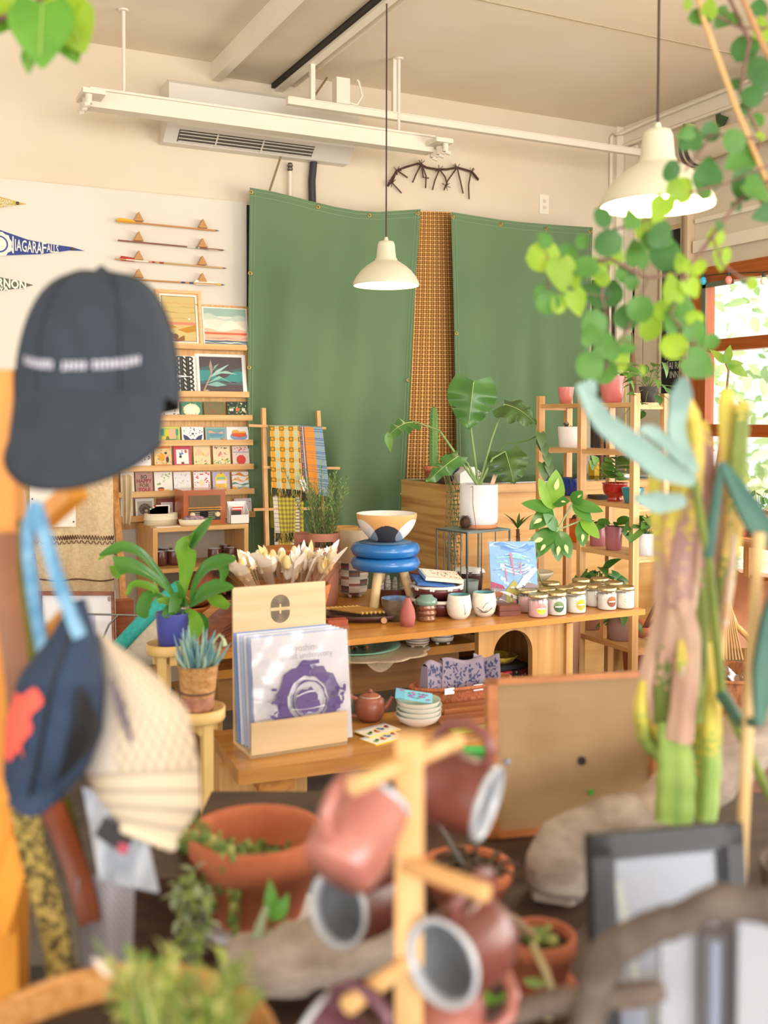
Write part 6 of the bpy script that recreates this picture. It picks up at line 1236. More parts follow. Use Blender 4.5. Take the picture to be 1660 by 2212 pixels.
m=M(); m.tube([c+Z_*.26,at(1606,1160,5.6),at(1600,1080,5.6),at(1585,1000,5.6)],[.01,.008,.006,.004],mk('#8f4f2c',r=.6),6); m.tube([c+Z_*.26,at(1540,1060,5.55),at(1560,950,5.55),at(1575,800,5.55),at(1568,785,5.55)],[.012,.010,.008,.006,.004],mk('#8a6a44',r=.6),6); P('stem',m,t); m=M()
for (x,y,dx,dy,l) in ((1568,785,60,25,.17),(1568,785,-30,-35,.12),(1568,785,10,-30,.12),(1568,790,45,-10,.12),(1585,1020,35,15,.12),(1590,1010,40,30,.13),(1580,1000,-30,20,.1),(1575,930,20,-10,.07),(1578,915,-15,10,.07)):
    q=at(x,y,5.58); m.leaf(q,RT*dx-UP*dy,-fw+Z_*.3,l,l*.42,mk('#a9c04a','#7fae3c',(9,9,9),r=.4,tr=.4),'lance',.6,nu=8)
P('foliage',m,t)
# butterfly chair (tan leather) under window
t=T('leather_sling_chair','tan leather sling chair with curved wooden frame under the window bench','chair',(3.75,3.1,0)); LT=mk('#c88a62','#b97a54',(6,6,6),r=.5)
def slf(u,v): p=at(lerp(1585,1720,u),lerp(1255,1400,v)+50*0+(-30*(2*u-1)**2)*(1-v),4.6+.25*v); p=p+Y_*(.12*math.sin(v*PI)); return p
m=M(); m.surf(slf,16,16,LT); P('sling',m,t); m=M(); m.tube([at(1562,1255,4.7),at(1570,1300,4.7),at(1590,1350,4.65),at(1625,1385,4.6),at(1700,1410,4.5)],.014,OAK,8); m.tube([at(1625,1385,4.6),V((at(1640,1500,4.6).x,at(1640,1500,4.6).y,0))],.014,OAKV,8); P('frame',m,t)
t=T('hanging_tassels','bunch of tan cords tied at the top hanging beside the cactus, right of the shelf','tassel',at(1570,1420,4.3)); m=M(); TC=mk('#c9a06a','#b58c58',(30,30,5),r=.9)
for k in range(11): m.tube([at(1570,1250,4.3),at(1568+(k-5)*1.5,1290,4.3),at(1570+(k-5)*7,1425,4.3)],.0045,TC,5)
m.ball(at(1570,1245,4.3),.025,TC); P('cords',m,t)
WK=mk('#a9683a','#7f4a28',(60,60,18),r=.7,bump=.8,bs=(120,120,60)); c=at(1555,1530,3.3); zb5=c.z
def wicker(name,lab,c,r0,r1,h,mat,sx=1,handles=False,n=48):
    t=T(name,lab,'basket',c); m=M(); pr=[(0,0),(r0,0)]
    for i in range(int(h/.012)+1): z=h*i/int(h/.012); pr.append((lerp(r0,r1,z/h)+(.0025 if i%2 else -.0015),z))
    m.lathe(pr,c,mat,n,sy=sx,wob=lambda a,z:.012*math.sin(a*18+(PI if int(z/.012)%2 else 0))); m.lathe([(r1,h),(r1-.012,h+.004),(r0-.01,.01),(0,.01)],c,mat,n,sy=sx); P('woven_body',m,t)
    m=M(); m.tube([c+V((r1*math.cos(a),r1*sx*math.sin(a),h)) for a in [2*PI*i/40 for i in range(41)]],.007,mat,6,caps=False); P('rim',m,t); return t
c=V((at(1565,1430,3.7).x,at(1565,1430,3.7).y,.28)); 
t=T('wooden_crate','low dark wooden crate on the floor supporting the brown wicker basket','crate',V((c.x,c.y,0))); m=M(); m.box(c.x-.17,c.x+.17,c.y-.14,c.y+.14,0,.275,wood('#6a3f26','#55301c',0)); P('body',m,t)
wicker('wicker_basket','deep reddish brown wicker basket at right behind the cactus',c,.13,.16,.26,WK); m=M(); m.surf(lambda u,v:c+V((-.08+.14*u,-.05+.1*v,.25+.03*math.sin(u*7)*math.cos(v*6))),10,10,clear('#f2f4f6',.2,.15)); S('plastic_bag','' if False else m,'crumpled clear plastic bag inside the brown wicker basket','bag')
c=V((3.25,3.2,0)); plant('floor_plant','leafy plant in a terracotta pot on the low end shelf right of the candles','potted plant',V((3.18,3.38,.0)),.075,.095,.63,TERRA2,leaves=bushy(22,.06,.5,[GD,GM],'lance',1.3,1.2,.12,.6),seed=14)
m=M(); cq=V((3.3,3.62,.5)); m.lathe([(.0,-.07),(.06,-.06),(.085,0),(.07,.05),(.03,.075),(0,.08)],cq,None,28,wob=lambda a,z:.12*math.sin(a*5+z*40),matfn=lambda i,j:flat('#e9e9ea') if (i+j//2)%2 else flat('#5a7f8c')); m.box(3.2,3.42,3.5,3.74,.41,.428,OAK); S('checked_cloth',m,'teal and white checked cloth bundle low behind the board corner','cloth')
# ================= LOW TABLE ITEMS =================
def face_frame(px): n=-ray(px,1500); n.z=0; n.normalize(); return n
# record stand
BW=wood('#dcc29a','#cfb288',0,s=4,st=6); bl=onz(544,1640,LZ); br=onz(751,1608,LZ); u=(br-bl).normalized(); W_=(br-bl).length; bk=V((-u.y,u.x,0))
t=T('record_stand','pale plywood record stand with a printed oval logo, holding vinyl records in plastic sleeves','display stand',bl.lerp(br,.5)+bk*.06)
hf=.098; m=M(); m.obox(bl.lerp(br,.5)+bk*.005+Z_*hf/2,u*W_/2,bk*.005,Z_*hf/2,BW); P('front_lip',m,t)
m=M(); m.obox(bl.lerp(br,.5)+bk*.075+Z_*.005,u*W_/2,bk*.075,Z_*.005,BW); P('base',m,t)
hb=.455; lean=.03; m=M(); cb=bl.lerp(br,.5)+bk*.155; up_=V((bk.x*lean,bk.y*lean,1)).normalized(); m.obox(cb+up_*hb/2,u*(W_/2),bk*.0055,up_*hb/2,BW); P('back_board',m,t)
# logo of nested ovals
lc=cb+up_*(hb-.072)-bk*.0065; m=M(); LG=flat('#3f3a38',.8)
def oval(rx,ry,w,a0=0,a1=2*PI,n=40):
    pts=[]; 
    for i in range(n+1):
        a=a0+(a1-a0)*i/n; x=rx*math.cos(a); y=rx*math.sin(a)+(ry-rx)*(1 if math.sin(a)>0 else -1); pts.append((x,y))
    vs=[lc+u*x+up_*y for x,y in pts]+[lc+u*(x*(1-w/rx))+up_*(y*(1-w/ry)) for x,y in pts]; m.add(vs,[(i,i+1,n+2+i,n+1+i) for i in range(n)],LG)
for k in range(6): r=.0295-k*.0046; oval(r,r*1.0+.012,.0028)
P('oval_logo',m,t,'dark printed oval logo of nested arches'); m=M(); m.obox(lc-bk*.0004-up_*.0,u*.0315,bk*.0002,up_*.0045,BW); m.text('OJAI LOCAL MUSIC' if False else '~ ~~ ~~~ ~ ~~ ~',lc-bk*.0012,u,up_,.006,LG); P('logo_band',m,t)
# records
RW_=.30; 
for k in range(6):
    dd=.03+.017*k; ll=.15+.02*k; ru=V((bk.x*.13,bk.y*.13,1)).normalized(); o=bl+u*(.0+.018*(5-k)*.6)+bk*(.022+.019*k)+Z_*.011; o=bl+u*(.02-.004*k)+bk*(.022+.019*k)+Z_*.012
    l=['vinyl record in a white sleeve with a purple ink swirl print, front of the stand','blue edged record sleeve directly behind the purple print','pale record sleeve, third in the stand','light blue record sleeve, fourth in the stand','white record sleeve, fifth in the stand','colourful edged record sleeve at the back of the stand'][k]
    t=T('vinyl_record',l,'vinyl record',o+u*RW_/2,'records in the plywood stand')
    els=[]; base=['#cdcbd6','#a9bfe6','#e3dfe6','#bfd0ea','#eceaf0','#7fa0d8'][k]
    if k==0:
        PU='#5f4a86'; rd=random.Random(4); els=[('t','yoshimi',.56,.87,.03,-.0002,.8,'#9a96a2'),('t','ghost understory',.56,.8,.026,-.0003,.9,'#97939f')]
        def ringp(cx,cy,r0,r1,a0,a1,col,seed,n=30,jag=.03):
            q=random.Random(seed); pts=[(cx+(r1+q.uniform(-jag,jag))*math.cos(a0+(a1-a0)*i/n),cy+(r1+q.uniform(-jag,jag))*math.sin(a0+(a1-a0)*i/n)) for i in range(n+1)]
            pin=[(cx+(r0+q.uniform(-jag,jag)*.4)*math.cos(a0+(a1-a0)*i/n),cy+(r0+q.uniform(-jag,jag)*.4)*math.sin(a0+(a1-a0)*i/n)) for i in range(n+1)]
            return [('p',[pts[i],pts[i+1],pin[i+1],pin[i]],col) for i in range(n)]
        els+=ringp(.55,.4,.21,.335,0,2*PI,PU,1)+ringp(.55,.4,.165,.18,0,2*PI,PU,2,24,.008)
        els+=ringp(.53,.39,.0,.12,0,2*PI,PU,3,16,.03)+[('w',.35,.7,.33,.02,.01,9,'#cdcbd6'),('w',.4,.6,.45,.015,.02,14,'#cdcbd6'),('d',14,5,.15,.2,.3,.55,.04,[PU]),('d',10,6,.82,.3,.92,.5,.03,[PU]),('w',.48,.66,.74,.035,.02,8,PU)]
    rec=[]
    sheet(t,o,u,ru,RW_,.315,.003,base,els,'sleeve',edge=['#c9c6d6','#6f92d8','#d8d2dc','#8fb0e6','#dcd9e4','#4f78c8'][k])
    if k==0:
        n=u.cross(ru).normalized(); m=M(); m.surf(lambda a,b_:o-u*.006+u*(.312*a)+ru*(.325*b_)+n*(.003+.0012*math.sin(a*19+b_*7)*math.cos(b_*23)),20,20,clear('#ffffff',.05,.12)); P('plastic_cover',m,t)
# teapot
c=lp(800,1556); c=c+V((0,.0,0)); TP=mk('#a45f48','#8f503e',(10,10,10),r=.35,coat=.2); dp=(c-CAMP).dot(fw); R_=33/2217.5*dp
t=T('teapot','round reddish clay teapot with ear handle on the low table','teapot',c); hh_=.078
m=M(); m.lathe([(0,0),(R_*.6,0),(R_*.9,hh_*.25),(R_*1.0,hh_*.55),(R_*.92,hh_*.85),(R_*.62,hh_),(R_*.58,hh_)],c,TP,36); P('body',m,t)
m=M(); m.lathe([(R_*.66,hh_*.98),(R_*.6,hh_*1.03),(R_*.3,hh_*1.12),(0,hh_*1.14)],c,TP,28); m.lathe([(0,hh_*1.1),(.006,hh_*1.14),(.008,hh_*1.22),(0,hh_*1.28)],c,TP,14); P('lid',m,t)
m=M(); m.lathe([(R_*.66,hh_*.97),(R_*.68,hh_*.99),(R_*.64,hh_*1.01)],c,flat('#d8c4b8'),28); P('rim_glaze',m,t,'pale rim line under the lid')
h_=-RT; h_.z=0; h_.normalize(); m=M(); m.tube([c+h_*R_*.8+Z_*hh_*.82,c+h_*R_*1.25+Z_*hh_*.98,c+h_*R_*1.6+Z_*hh_*.8,c+h_*R_*1.62+Z_*hh_*.45,c+h_*R_*1.3+Z_*hh_*.2,c+h_*R_*.85+Z_*hh_*.18],.0075,TP,8); P('handle',m,t)
m=M(); m.tube([c-h_*R_*.8+Z_*hh_*.45,c-h_*R_*1.2+Z_*hh_*.65,c-h_*R_*1.45+Z_*hh_*.95],[.012,.009,.006],TP,10); P('spout',m,t)
# bowls
c=lp(905,1566); dp=(c-CAMP).dot(fw); R_=50/2217.5*dp
for k in range(4):
    cc=c+V((.002*((k*7)%3-1),0,.0145*k)); h=.038; bo=mk('#d9dcd2','#e0d6cc',(8,8,8),r=.25,coat=.5) if k else mk('#dcd6d0',r=.3,coat=.4)
    bowl('celadon_bowl',['pale celadon bowl at the bottom of the stack of four','pale celadon bowl second from the bottom of the stack','pale celadon bowl third from the bottom of the stack','pale celadon bowl on top of the stack with a blue card in it'][k],'bowl',cc,R_*(1-.01*k),h,bo,mk('#b4d0c0',r=.2,coat=.5),'stacked celadon bowls',foot=.42)
cc=c+Z_*(.0145*3+.036); t=T('blue_gift_card','sky blue card with pink floral mermaid shapes resting on the bowl stack','card',cc); ax_=V((.78,-.42,-.12)).normalized(); ay_=V((.48,.85,.16)).normalized(); ay_=(ay_-ax_*ay_.dot(ax_)).normalized()
sheet(t,cc-ax_*.062-ay_*.035+V((-.012,0,.012)),ax_,ay_,.115,.072,.001,'#7cc4dc',[('r',0,0,.25,1,'#6ab4d4'),('d',16,8,.3,.15,.9,.8,.07,['#4f9a94','#a45fae','#c060a0','#5a6ab8']),('d',4,9,.05,.7,.95,.95,.06,['#c04f9a'])],'card_sheet')
# yellow flat cards
for k,(px,py,l,dz) in enumerate(((812,1594,'yellow edged card with a row of bright toy figures, lower left copy',0),(808,1582,'yellow edged card with four bright animal shapes on top of its twin',.004))):
    c=lp(px+6,py); t=T('flat_card',l,'card',c+Z_*dz,'yellow edged cards on the low table'); ax_=(lp(870,1582)-lp(790,1604)).normalized(); ay_=V((-ax_.y,ax_.x,0)); o=c-ax_*.062-ay_*.04+Z_*(dz+.0035) + (ax_*.008-ay_*.012 if not k else Z_*0)
    sheet(t,o,ax_,ay_,.125,.075,.003,'#ece6d6',[('r',0,.86,1,.14,'#b9bcc8'),('d',1,1,.15,.3,.16,.31,.09,['#6fa03c']),('d',7,2,.1,.2,.26,.45,.05,['#7fae4a']),('d',7,3,.34,.25,.46,.5,.05,['#e0702a']),('d',7,4,.55,.35,.66,.6,.05,['#4f86b8']),('d',7,5,.76,.4,.88,.68,.05,['#d8405a'])],'card_sheet',edge='#e9c830')
# basket with fabric
c=lp(1010,1518); c=lp(1005,1524)+V((.02,.06,0)); R_=.19; BK=mk('#b46a42','#94502e',(120,120,50),r=.7,bump=.9,bs=(160,160,90)); wicker('woven_tray_basket','long shallow reddish woven basket holding folded indigo fabric on the low table',c,.16,.19,.062,BK,sx=.42,n=60)
FB=mk('#8f8494','#857a8c',(6,6,6),r=.9); 
for k,(dx,w_,rz,l) in enumerate(((-.10,.06,.35,'folded grey-mauve fabric with indigo leaf print, left in the basket'),(-.0,.085,-.05,'folded grey-mauve fabric with indigo brush print, middle in the basket'),(.10,.05,-.5,'folded grey-mauve fabric with indigo blots, right in the basket'))):
    b=c+V((dx,0,.02)); d=V((math.cos(rz),math.sin(rz),0)); t=T('printed_fabric',l,'fabric',b,'folded printed fabrics in the basket'); nb=V((-d.y,d.x,0))
    def ff(u_,v,s_=-1): return b+d*(w_*(2*u_-1)*(1-.12*v))+Z_*(.115*v+.008*math.sin(u_*6+k))+nb*(s_*.022*(1-v*.4)+.004*math.sin(u_*5))
    m=M(); m.surf(lambda a,e:ff(a,e,-1),12,8,FB); m.surf(lambda a,e:ff(a,e,1),12,8,FB); m.surf(lambda a,e:ff(a,1,-1).lerp(ff(a,1,1),e)+Z_*.008*math.sin(e*PI),12,4,FB)
    for s_ in (0,1): m.surf(lambda a,e:ff(s_,a,-1).lerp(ff(s_,a,1),e),6,2,FB)
    P('cloth',m,t); m=M(); rd=random.Random(k); IN_=flat('#3a3f66',.9)
    for j in range(95):
        uu,vv=rd.uniform(.04,.92),rd.uniform(.1,.95); q=ff(uu,vv)-nb*.001; q2=ff(min(1,uu+rd.uniform(-.04,.07)),max(0,min(1,vv+rd.uniform(-.12,.12))))-nb*.001; dd=(q2-q); sd=dd.cross(nb).normalized()*rd.uniform(.002,.005); m.add([q-sd,q2-sd*.4,q2+sd*.4,q+sd],[(0,1,2,3)],IN_)
    P('leaf_print',m,t)
for k,(dx,l) in enumerate(((-.09,'white paper tag at the left front of the fabric basket'),(.02,'white paper tag in the middle of the fabric basket'),(.09,'white paper tag at the right of the fabric basket'))): q=c+V((dx,-.078,.06)); m=M(); m.obox(q,X_*.018,V((0,.001,0)),Z_*.01,flat('#f0eef2')); S('paper_tag',m,l,'tag')
# wooden trays / boards right
ax_=ang
for k,(px,py,l) in enumerate(((1035,1560,'slim wooden tray nearest the front at the right of the low table'),(1030,1535,'slim wooden tray behind the front one at the right of the low table'))):
    q=lp(px,py)+back*.0; t=T('wooden_rack',l,'tray',q); q=q+Z_*.0; m=M(); WT=wood('#a86a3c','#8a5028',0,s=4,st=6); m.obox(q+Z_*.006,ang*.13,back*.03,Z_*.005,WT); P('base',m,t)
    for s_ in (-1,1): m=M(); m.obox(q+back*s_*.03+Z_*.012,ang*.13,back*.004,Z_*.011,WT); P('side_rail',m,t)
q=lp(1018,1577); m=M(); m.obox(q+Z_*.003+ang*.02,ang*.09,back*.024,Z_*.0025,flat('#a8aa38')); 
for k in range(3): m.obox(q+Z_*.006+ang*(-.01+.012*k),ang*.002+back*.008,back*.001,Z_*.0003,flat('#d9da9a'))
S('green_booklet','' if False else m,'olive green paper booklet at the front right of the low table','booklet')
# ================= SIDE STOOLS, STAGHORN, BLUE SUCCULENT =================
STW=mk('#e2c07e','#d4ad66',(12,12,4),r=.45)
def stool(cx,cy,z,R_,lab,legs):
    t=T('round_stool',lab,'stool',(cx,cy,0)); c=V((cx,cy,z)); m=M(); m.lathe([(0,-.03),(R_*.97,-.03),(R_,-.026),(R_,0),(R_*.95,.001),(R_*.93,-.008),(0,-.008)],c,STW,40); P('seat',m,t)
    for a in legs: d=V((math.cos(a),math.sin(a),0)); m=M(); m.beam(c+d*R_*.72-Z_*.03,V((cx,cy,0))+d*R_*.80,.024,.018,STW,Y_); P('leg',m,t)
    m=M(); m.obox(c-Z_*.045,X_*R_*.7,Y_*.01,Z_*.014,STW); m.obox(c-Z_*.045,X_*.01,Y_*R_*.7,Z_*.014,STW); P('brace',m,t)
    return c
q=at(366,1388,3.05); s1=stool(q.x,q.y,q.z,.068,'taller small round wooden stool carrying the blue staghorn pot',[-2.3,-.5,1.5])
q=at(428,1527,2.55); s2=stool(q.x,q.y,q.z,.067,'lower small round wooden stool carrying the rattan succulent pot',[-1.35,.9,2.9])
c=s1+V((0,0,-.007)); c=c+RT*.012; c.z=s1.z-.007; t=T('staghorn_fern','staghorn fern with broad drooping antler leaves in a periwinkle blue pot','potted plant',c)
pot('pot',t,c,.044,.052,.098,mk('#4a52a8','#434a9c',(5,5,5),r=.4,coat=.2)); b=c+Z_*.095
FG=mk('#4f8a34','#3f7a30',(8,8,8),r=.35,tr=.25,coat=.3); FL=mk('#86b83c','#6fa834',(8,8,8),r=.4,tr=.35)
def S3(px,py,d=3.0): return at(px,py,d)
def strap(m,pts,ws,mat,nrm=None,nu=14):
    pts=[V(p) for p in pts]; nrm=nrm or (-fw+Z_*.8)
    def cat(t_):
        n=len(pts)-1; x=min(t_*n,n-1e-6); i=int(x); f=x-i; p0=pts[max(i-1,0)];p1=pts[i];p2=pts[i+1];p3=pts[min(i+2,n)]
        return .5*((2*p1)+(p2-p0)*f+(2*p0-5*p1+4*p2-p3)*f*f+(3*p1-p0-3*p2+p3)*f**3)
    def fn(u_,v):
        p=cat(u_); d=(cat(min(1,u_+.02))-cat(max(0,u_-.02))).normalized(); s_=d.cross(nrm).normalized(); w=poly(ws,u_)*.0125; x=2*v-1
        return p+s_*w*x+s_.cross(d)*abs(x)*w*.35
    m.surf(fn,nu,4,mat)
LVS=[([(385,1310),(360,1260),(310,1200),(270,1183),(245,1190),(215,1200)],[.3,.6,1,1.6,1.5,.3],FG),([(245,1185),(232,1195),(213,1210)],[1,.7,.2],FL),([(390,1315),(365,1275),(320,1240),(280,1225),(250,1228)],[.3,.6,1.2,2.2,3.0],FG),([(250,1222),(252,1238),(256,1250)],[1.5,1.2,.4],FL),
([(395,1310),(398,1270),(405,1220),(403,1180),(410,1165)],[.4,1.0,2.0,2.6,.6],FL),([(405,1190),(425,1165),(445,1140),(462,1115)],[.9,1.9,1.6,.2],FG),([(402,1185),(412,1165),(420,1150)],[1,1,.2],FL),
([(412,1300),(425,1255),(450,1225),(480,1215),(510,1208)],[.4,.9,1.8,2.2,.6],FG),([(478,1215),(485,1235),(478,1262)],[1.6,1.2,.2],FG),([(410,1310),(440,1285),(470,1272),(505,1270)],[.4,2.2,2.4,.4],FG),([(450,1290),(470,1300),(495,1312)],[.5,1.8,.8],FL),
([(400,1318),(418,1330),(425,1360),(415,1385)],[.3,1.2,2,.4],FL),([(425,1325),(440,1345),(445,1368)],[.5,1.4,.3],FG),([(398,1318),(395,1345),(378,1375),(358,1390)],[.3,.9,1.3,.3],FG),([(390,1318),(370,1320),(355,1335)],[.4,1.6,.8],FG),
([(380,1310),(345,1285),(320,1290),(310,1320),(318,1335)],[.3,.6,1.6,1.8,.5],FG),([(385,1312),(345,1290),(330,1270),(290,1262),(275,1285)],[.3,.5,1,1.0,.3],FL),([(395,1312),(392,1280),(380,1255)],[.5,.8,.3],FG),([(390,1310),(360,1300),(340,1300)],[.5,1.2,.6],FL),([(405,1310),(388,1290),(380,1300),(368,1345)],[.4,1.2,1.6,.4],FG)]
for k,(pts,ws,mt) in enumerate(LVS):
    m=M(); dz=.03*math.sin(k*2.1); P0=[at(x,y,3.05-.02*i+dz*i/len(pts)) for i,(x,y) in enumerate(pts)]; strap(m,P0,ws,mt); P('frond',m,t)
c=s2+V((0,0,-.007)); t=T('succulent_pot','blue chalksticks succulent in a coarse rattan-wrapped pot','potted plant',c); RT_=mk('#c99a62','#a8723e',(60,60,90),r=.8,bump=1,bs=(120,120,120))
m=M(); 
def rmf(i,j): return mk('#6a4a38',r=.8) if i in(9,) else ( mk('#b8866a','#a06a58',(50,50,50),r=.85,bump=.8) if i<8 else RT_)
m.lathe([(0,0),(.036,0)]+[(.037+.012*i/19+(.0012 if i%2 else 0),.004+.108*i/19) for i in range(20)]+[(.052,.113),(.047,.114),(.044,.1),(0,.1)],c,None,36,matfn=rmf); P('pot',m,t)
m=M(); rd=random.Random(9); BLU=[mk('#7fa8ac',r=.6,tr=.15),mk('#6a98a4',r=.6),mk('#9ab8a4',r=.6)]
for k in range(75): a=rd.uniform(0,6.28); r=rd.uniform(0,.035); lean=rd.uniform(.05,.95); p=c+V((r*math.cos(a),r*math.sin(a),.1)); d=V((math.cos(a)*lean,math.sin(a)*lean,1)); L=rd.uniform(.05,.105)*(1-.2*lean); m.tube([p,p+d.normalized()*L*.55,p+d.normalized()*L+Z_*.008],[.0035,.0045,.0006],BLU[k%3],5)
P('foliage',m,t); m=M(); m.tube([c+V((.02,0,.1)),at(457,1430,2.55),at(462,1385,2.55),at(475,1370,2.55),at(484,1382,2.55),at(486,1395,2.55)],[.003,.003,.003,.003,.004,.007],mk('#b9c49a',r=.6),6); P('flower_stalk',m,t)
# ================= LEFT: FRAMED PRINT, CUSHION, WIRE CHAIR =================
o=at(70,1470,4.35); TRv=at(247,1258,4.3); TLv=at(85,1275,4.3)
BLv=TLv-Z_*.62; wv=(TRv-TLv); wv.z=0; W_=wv.length; wv.normalize(); hv=V((0,.1,1)).normalized(); o=V((TLv.x,TLv.y-.06,TLv.z-.6)); 
t=T('framed_sketch','brown framed print with white mat and a violet sketch of a building, leaning at left','picture',V((o.x+W_/2,o.y,o.z))); 
sheet(t,o,wv,hv,W_,.6,.012,'#f2f0f2',[('r',.28,.12,.46,.72,'#c9c8e2'),('r',.46,.12,.27,.3,'#8a84c4'),('p',[(.48,.42),(.5,.54),(.56,.48),(.64,.48),(.72,.55),(.73,.42)],'#4a56a8'),('r',.49,.26,.24,.012,'#a83a7a'),('r',.5,.36,.22,.008,'#4a4aa0'),('d',40,3,.47,.13,.73,.4,.008,['#4a4aa0','#8a3a8a','#f2f0f2']),('r',.395,.3,.008,.4,'#5a5a8a'),('e',.4,.72,.015,.012,'#3a3a6a'),('e',.93,.945,.022,.018,'#b07a54')],'print_sheet')
m=M(); BF=wood('#9a5f3c','#834d2c',0); n=wv.cross(hv).normalized()
for a,b_,c_,d_ in((0,.97,1,.03),(0,0,1,.03),(0,0,.035,1),(.965,0,.035,1)): m.obox(o+wv*W_*(a+c_/2)+hv*.6*(b_+d_/2)+n*.006,wv*W_*c_/2,hv*.6*d_/2,n*.010,BF)
P('frame',m,t); m=M(); m.add([o+n*.004,o+wv*W_+n*.004,o+wv*W_+hv*.6+n*.004,o+hv*.6+n*.004],[(0,1,2,3)],clear('#ffffff',.04)); P('glass',m,t)
bz=o.z; m=M(); m.box(o.x-.15,o.x+W_+.25,o.y-.08,o.y+.28,bz-.04,bz-.003,wood('#a96c3e','#8f5830',0)); 
t=T('low_cabinet','low brown wooden cabinet at left supporting the framed sketch','cabinet',V((o.x+W_/2,o.y+.1,0))); P('top',m,t); m=M(); m.box(o.x-.14,o.x+W_+.24,o.y-.06,o.y+.26,0,bz-.04,wood('#8f5c38','#7a4a2a',2)); P('body',m,t)
q=at(255,1340,4.5); m=M(); m.obox(q,V((.06,-.01,0)),Y_*.03,Z_*.09,wood('#b0643a','#96502c',0)); o2=S('wooden_block',m,'reddish wooden block behind the foot of the left ladder','panel')
c=at(300,1375,3.7); t=T('round_cushion','cream floor cushion with a turquoise felt edge leaning on the wire chair','cushion',c-Z_*.15); q_=V((.62,-.35,.70)).normalized()
nrm=V((.55,-.45,-.62)).normalized(); m=M(); CU=mk('#d9cdb8','#cdbfa8',(60,60,60),r=.95,bump=.4)
A=at(236,1385,3.7); B=at(332,1285,3.7); dd=(B-A); L=dd.length; dd.normalize(); nn=V(dd.cross(-fw)); nn.normalize(); 
if nn.z>0: nn=-nn
m=M(); cc=A.lerp(B,.62); cc=cc+nn*.10; R1=L*.72
m.surf(lambda u_,v: cc+ dd*(R1*math.cos(2*PI*u_)*math.sin(PI*v/2+.0))+(-fw.cross(dd)).normalized()*0 + fw*(R1*math.sin(2*PI*u_)*math.sin(PI*v/2))*.8 + nn*(.13*math.cos(PI*v/2)-.03),32,8,CU)
m.surf(lambda u_,v: cc+ dd*(R1*math.cos(2*PI*u_)*(1-v))+fw*(R1*math.sin(2*PI*u_)*(1-v))*.8 - nn*.035,32,4,CU)
P('cover',m,t); m=M(); TEA=mk('#3fb4ac','#35a39c',(80,80,80),r=.95,bump=.3)
m.tube([cc-nn*.055+dd*(R1*1.0*math.cos(a))+fw*(R1*1.0*math.sin(a)*.8) for a in [2*PI*i/40 for i in range(41)]],.026,TEA,10,caps=False); P('felt_edge',m,t,'turquoise felt edge')
t=T('wire_chair','thin grey wire chair frame in front of the framed sketch at left','chair',V((at(300,1500,3.8).x,at(300,1500,3.8).y,0))); WR=flat('#8f8a84',.4,metal=.6)
for k,pts in enumerate([[(170,1326),(250,1328),(330,1330)],[(256,1328),(235,1350),(220,1385)],[(258,1403),(330,1398),(400,1398)],[(290,1400),(310,1440),(330,1480),(360,1500)]]):
    m=M(); m.tube([at(x,y,3.85) for x,y in pts],.004,WR,6); P('wire',m,t)
for px in (250,390):
    q=at(px,1400,3.85); m=M(); m.cyl(q,V((q.x,q.y,0)),.005,WR,n=8); P('leg',m,t)
# dark dried bunch on floor at left
m=M(); rd=random.Random(5); c=V((at(345,1440,3.6).x,at(345,1440,3.6).y,.3)); t=T('dried_arrangement','dark dried twigs and seed pods in a low grey pot behind the stools','dried flowers',V((c.x,c.y,0))); pot('pot',t,V((c.x,c.y,0)),.08,.1,.36,mk('#7a746c',r=.8))
for k in range(40): a=rd.uniform(0,6.28); d=V((math.cos(a)*.7,math.sin(a)*.7,1)).normalized(); L=rd.uniform(.1,.25); m.tube([c,c+d*L],.0015,'#5a4434',4,caps=False); m.ball(c+d*L,.009,flat(rd.choice(['#8a6a4a','#3a2e28','#a98a64'])),n=6,k=4)
P('twigs',m,t)
# ================= FOREGROUND =================
FH=V((fw.x,fw.y,0)).normalized(); RH=V((RT.x,RT.y,0)).normalized()
DT=.69
def loc(lat,dep_,z=DT): return V((0,0,0))+RH*lat+FH*dep_+Z_*z
t=T('foreground_table','dark wooden display table in the blurred foreground carrying pots, driftwood and the mug tree','table',loc(.2,1.5,0))
DKW=wood('#4a3222','#33221a',0,s=3,r=.6); m=M(); m.obox(loc(.27,1.52,DT-.02),RH*.62,FH*.55,Z_*.02,DKW); P('tabletop',m,t)
for a in(-.28,.82):
    for b_ in(1.04,2.0): m=M(); m.obox(loc(a,b_,.335),RH*.025,FH*.025,Z_*.335,DKW); P('leg',m,t)
def at_t(px,py): return onz(px,py,DT)
# big terracotta pot
def base_of(px,py,dep_): q=at(px,py,dep_); return q
q=at(553,1790,1.55); R_=146/2217.5*1.55; h=q.z-DT-.012; c=V((q.x,q.y,DT+.012))
t=T('terracotta_pot','large terracotta pot with trailing bead succulents, blurred in the front left','potted plant',c-Z_*.012)
m=M(); m.lathe([(0,0),(R_*.86,0),(R_*.95,.012),(R_*.9,.016),(0,.006)],c-Z_*.011,flat('#e3e4ea',.4),40); P('saucer',m,t,'white saucer')
m=M(); m.lathe([(0,0),(R_*.66,0),(R_*.68,.003),(R_*.9,h*.64),(R_*.98,h*.64),(R_*1.0,h*.97),(R_*.98,h),(R_*.9,h),(R_*.88,h*.9),(R_*.76,h*.52),(0,h*.52)],c,TERRA,48); P('pot',m,t); m=M(); m.lathe([(R_*.76,h*.56),(R_*.3,h*.6),(0,h*.6)],c,SOIL,24); P('soil',m,t)
m=M(); rd=random.Random(3); GB=[mk('#8fa658',r=.5,tr=.2),mk('#6f9448',r=.5,tr=.2),mk('#a9ad62',r=.5)]
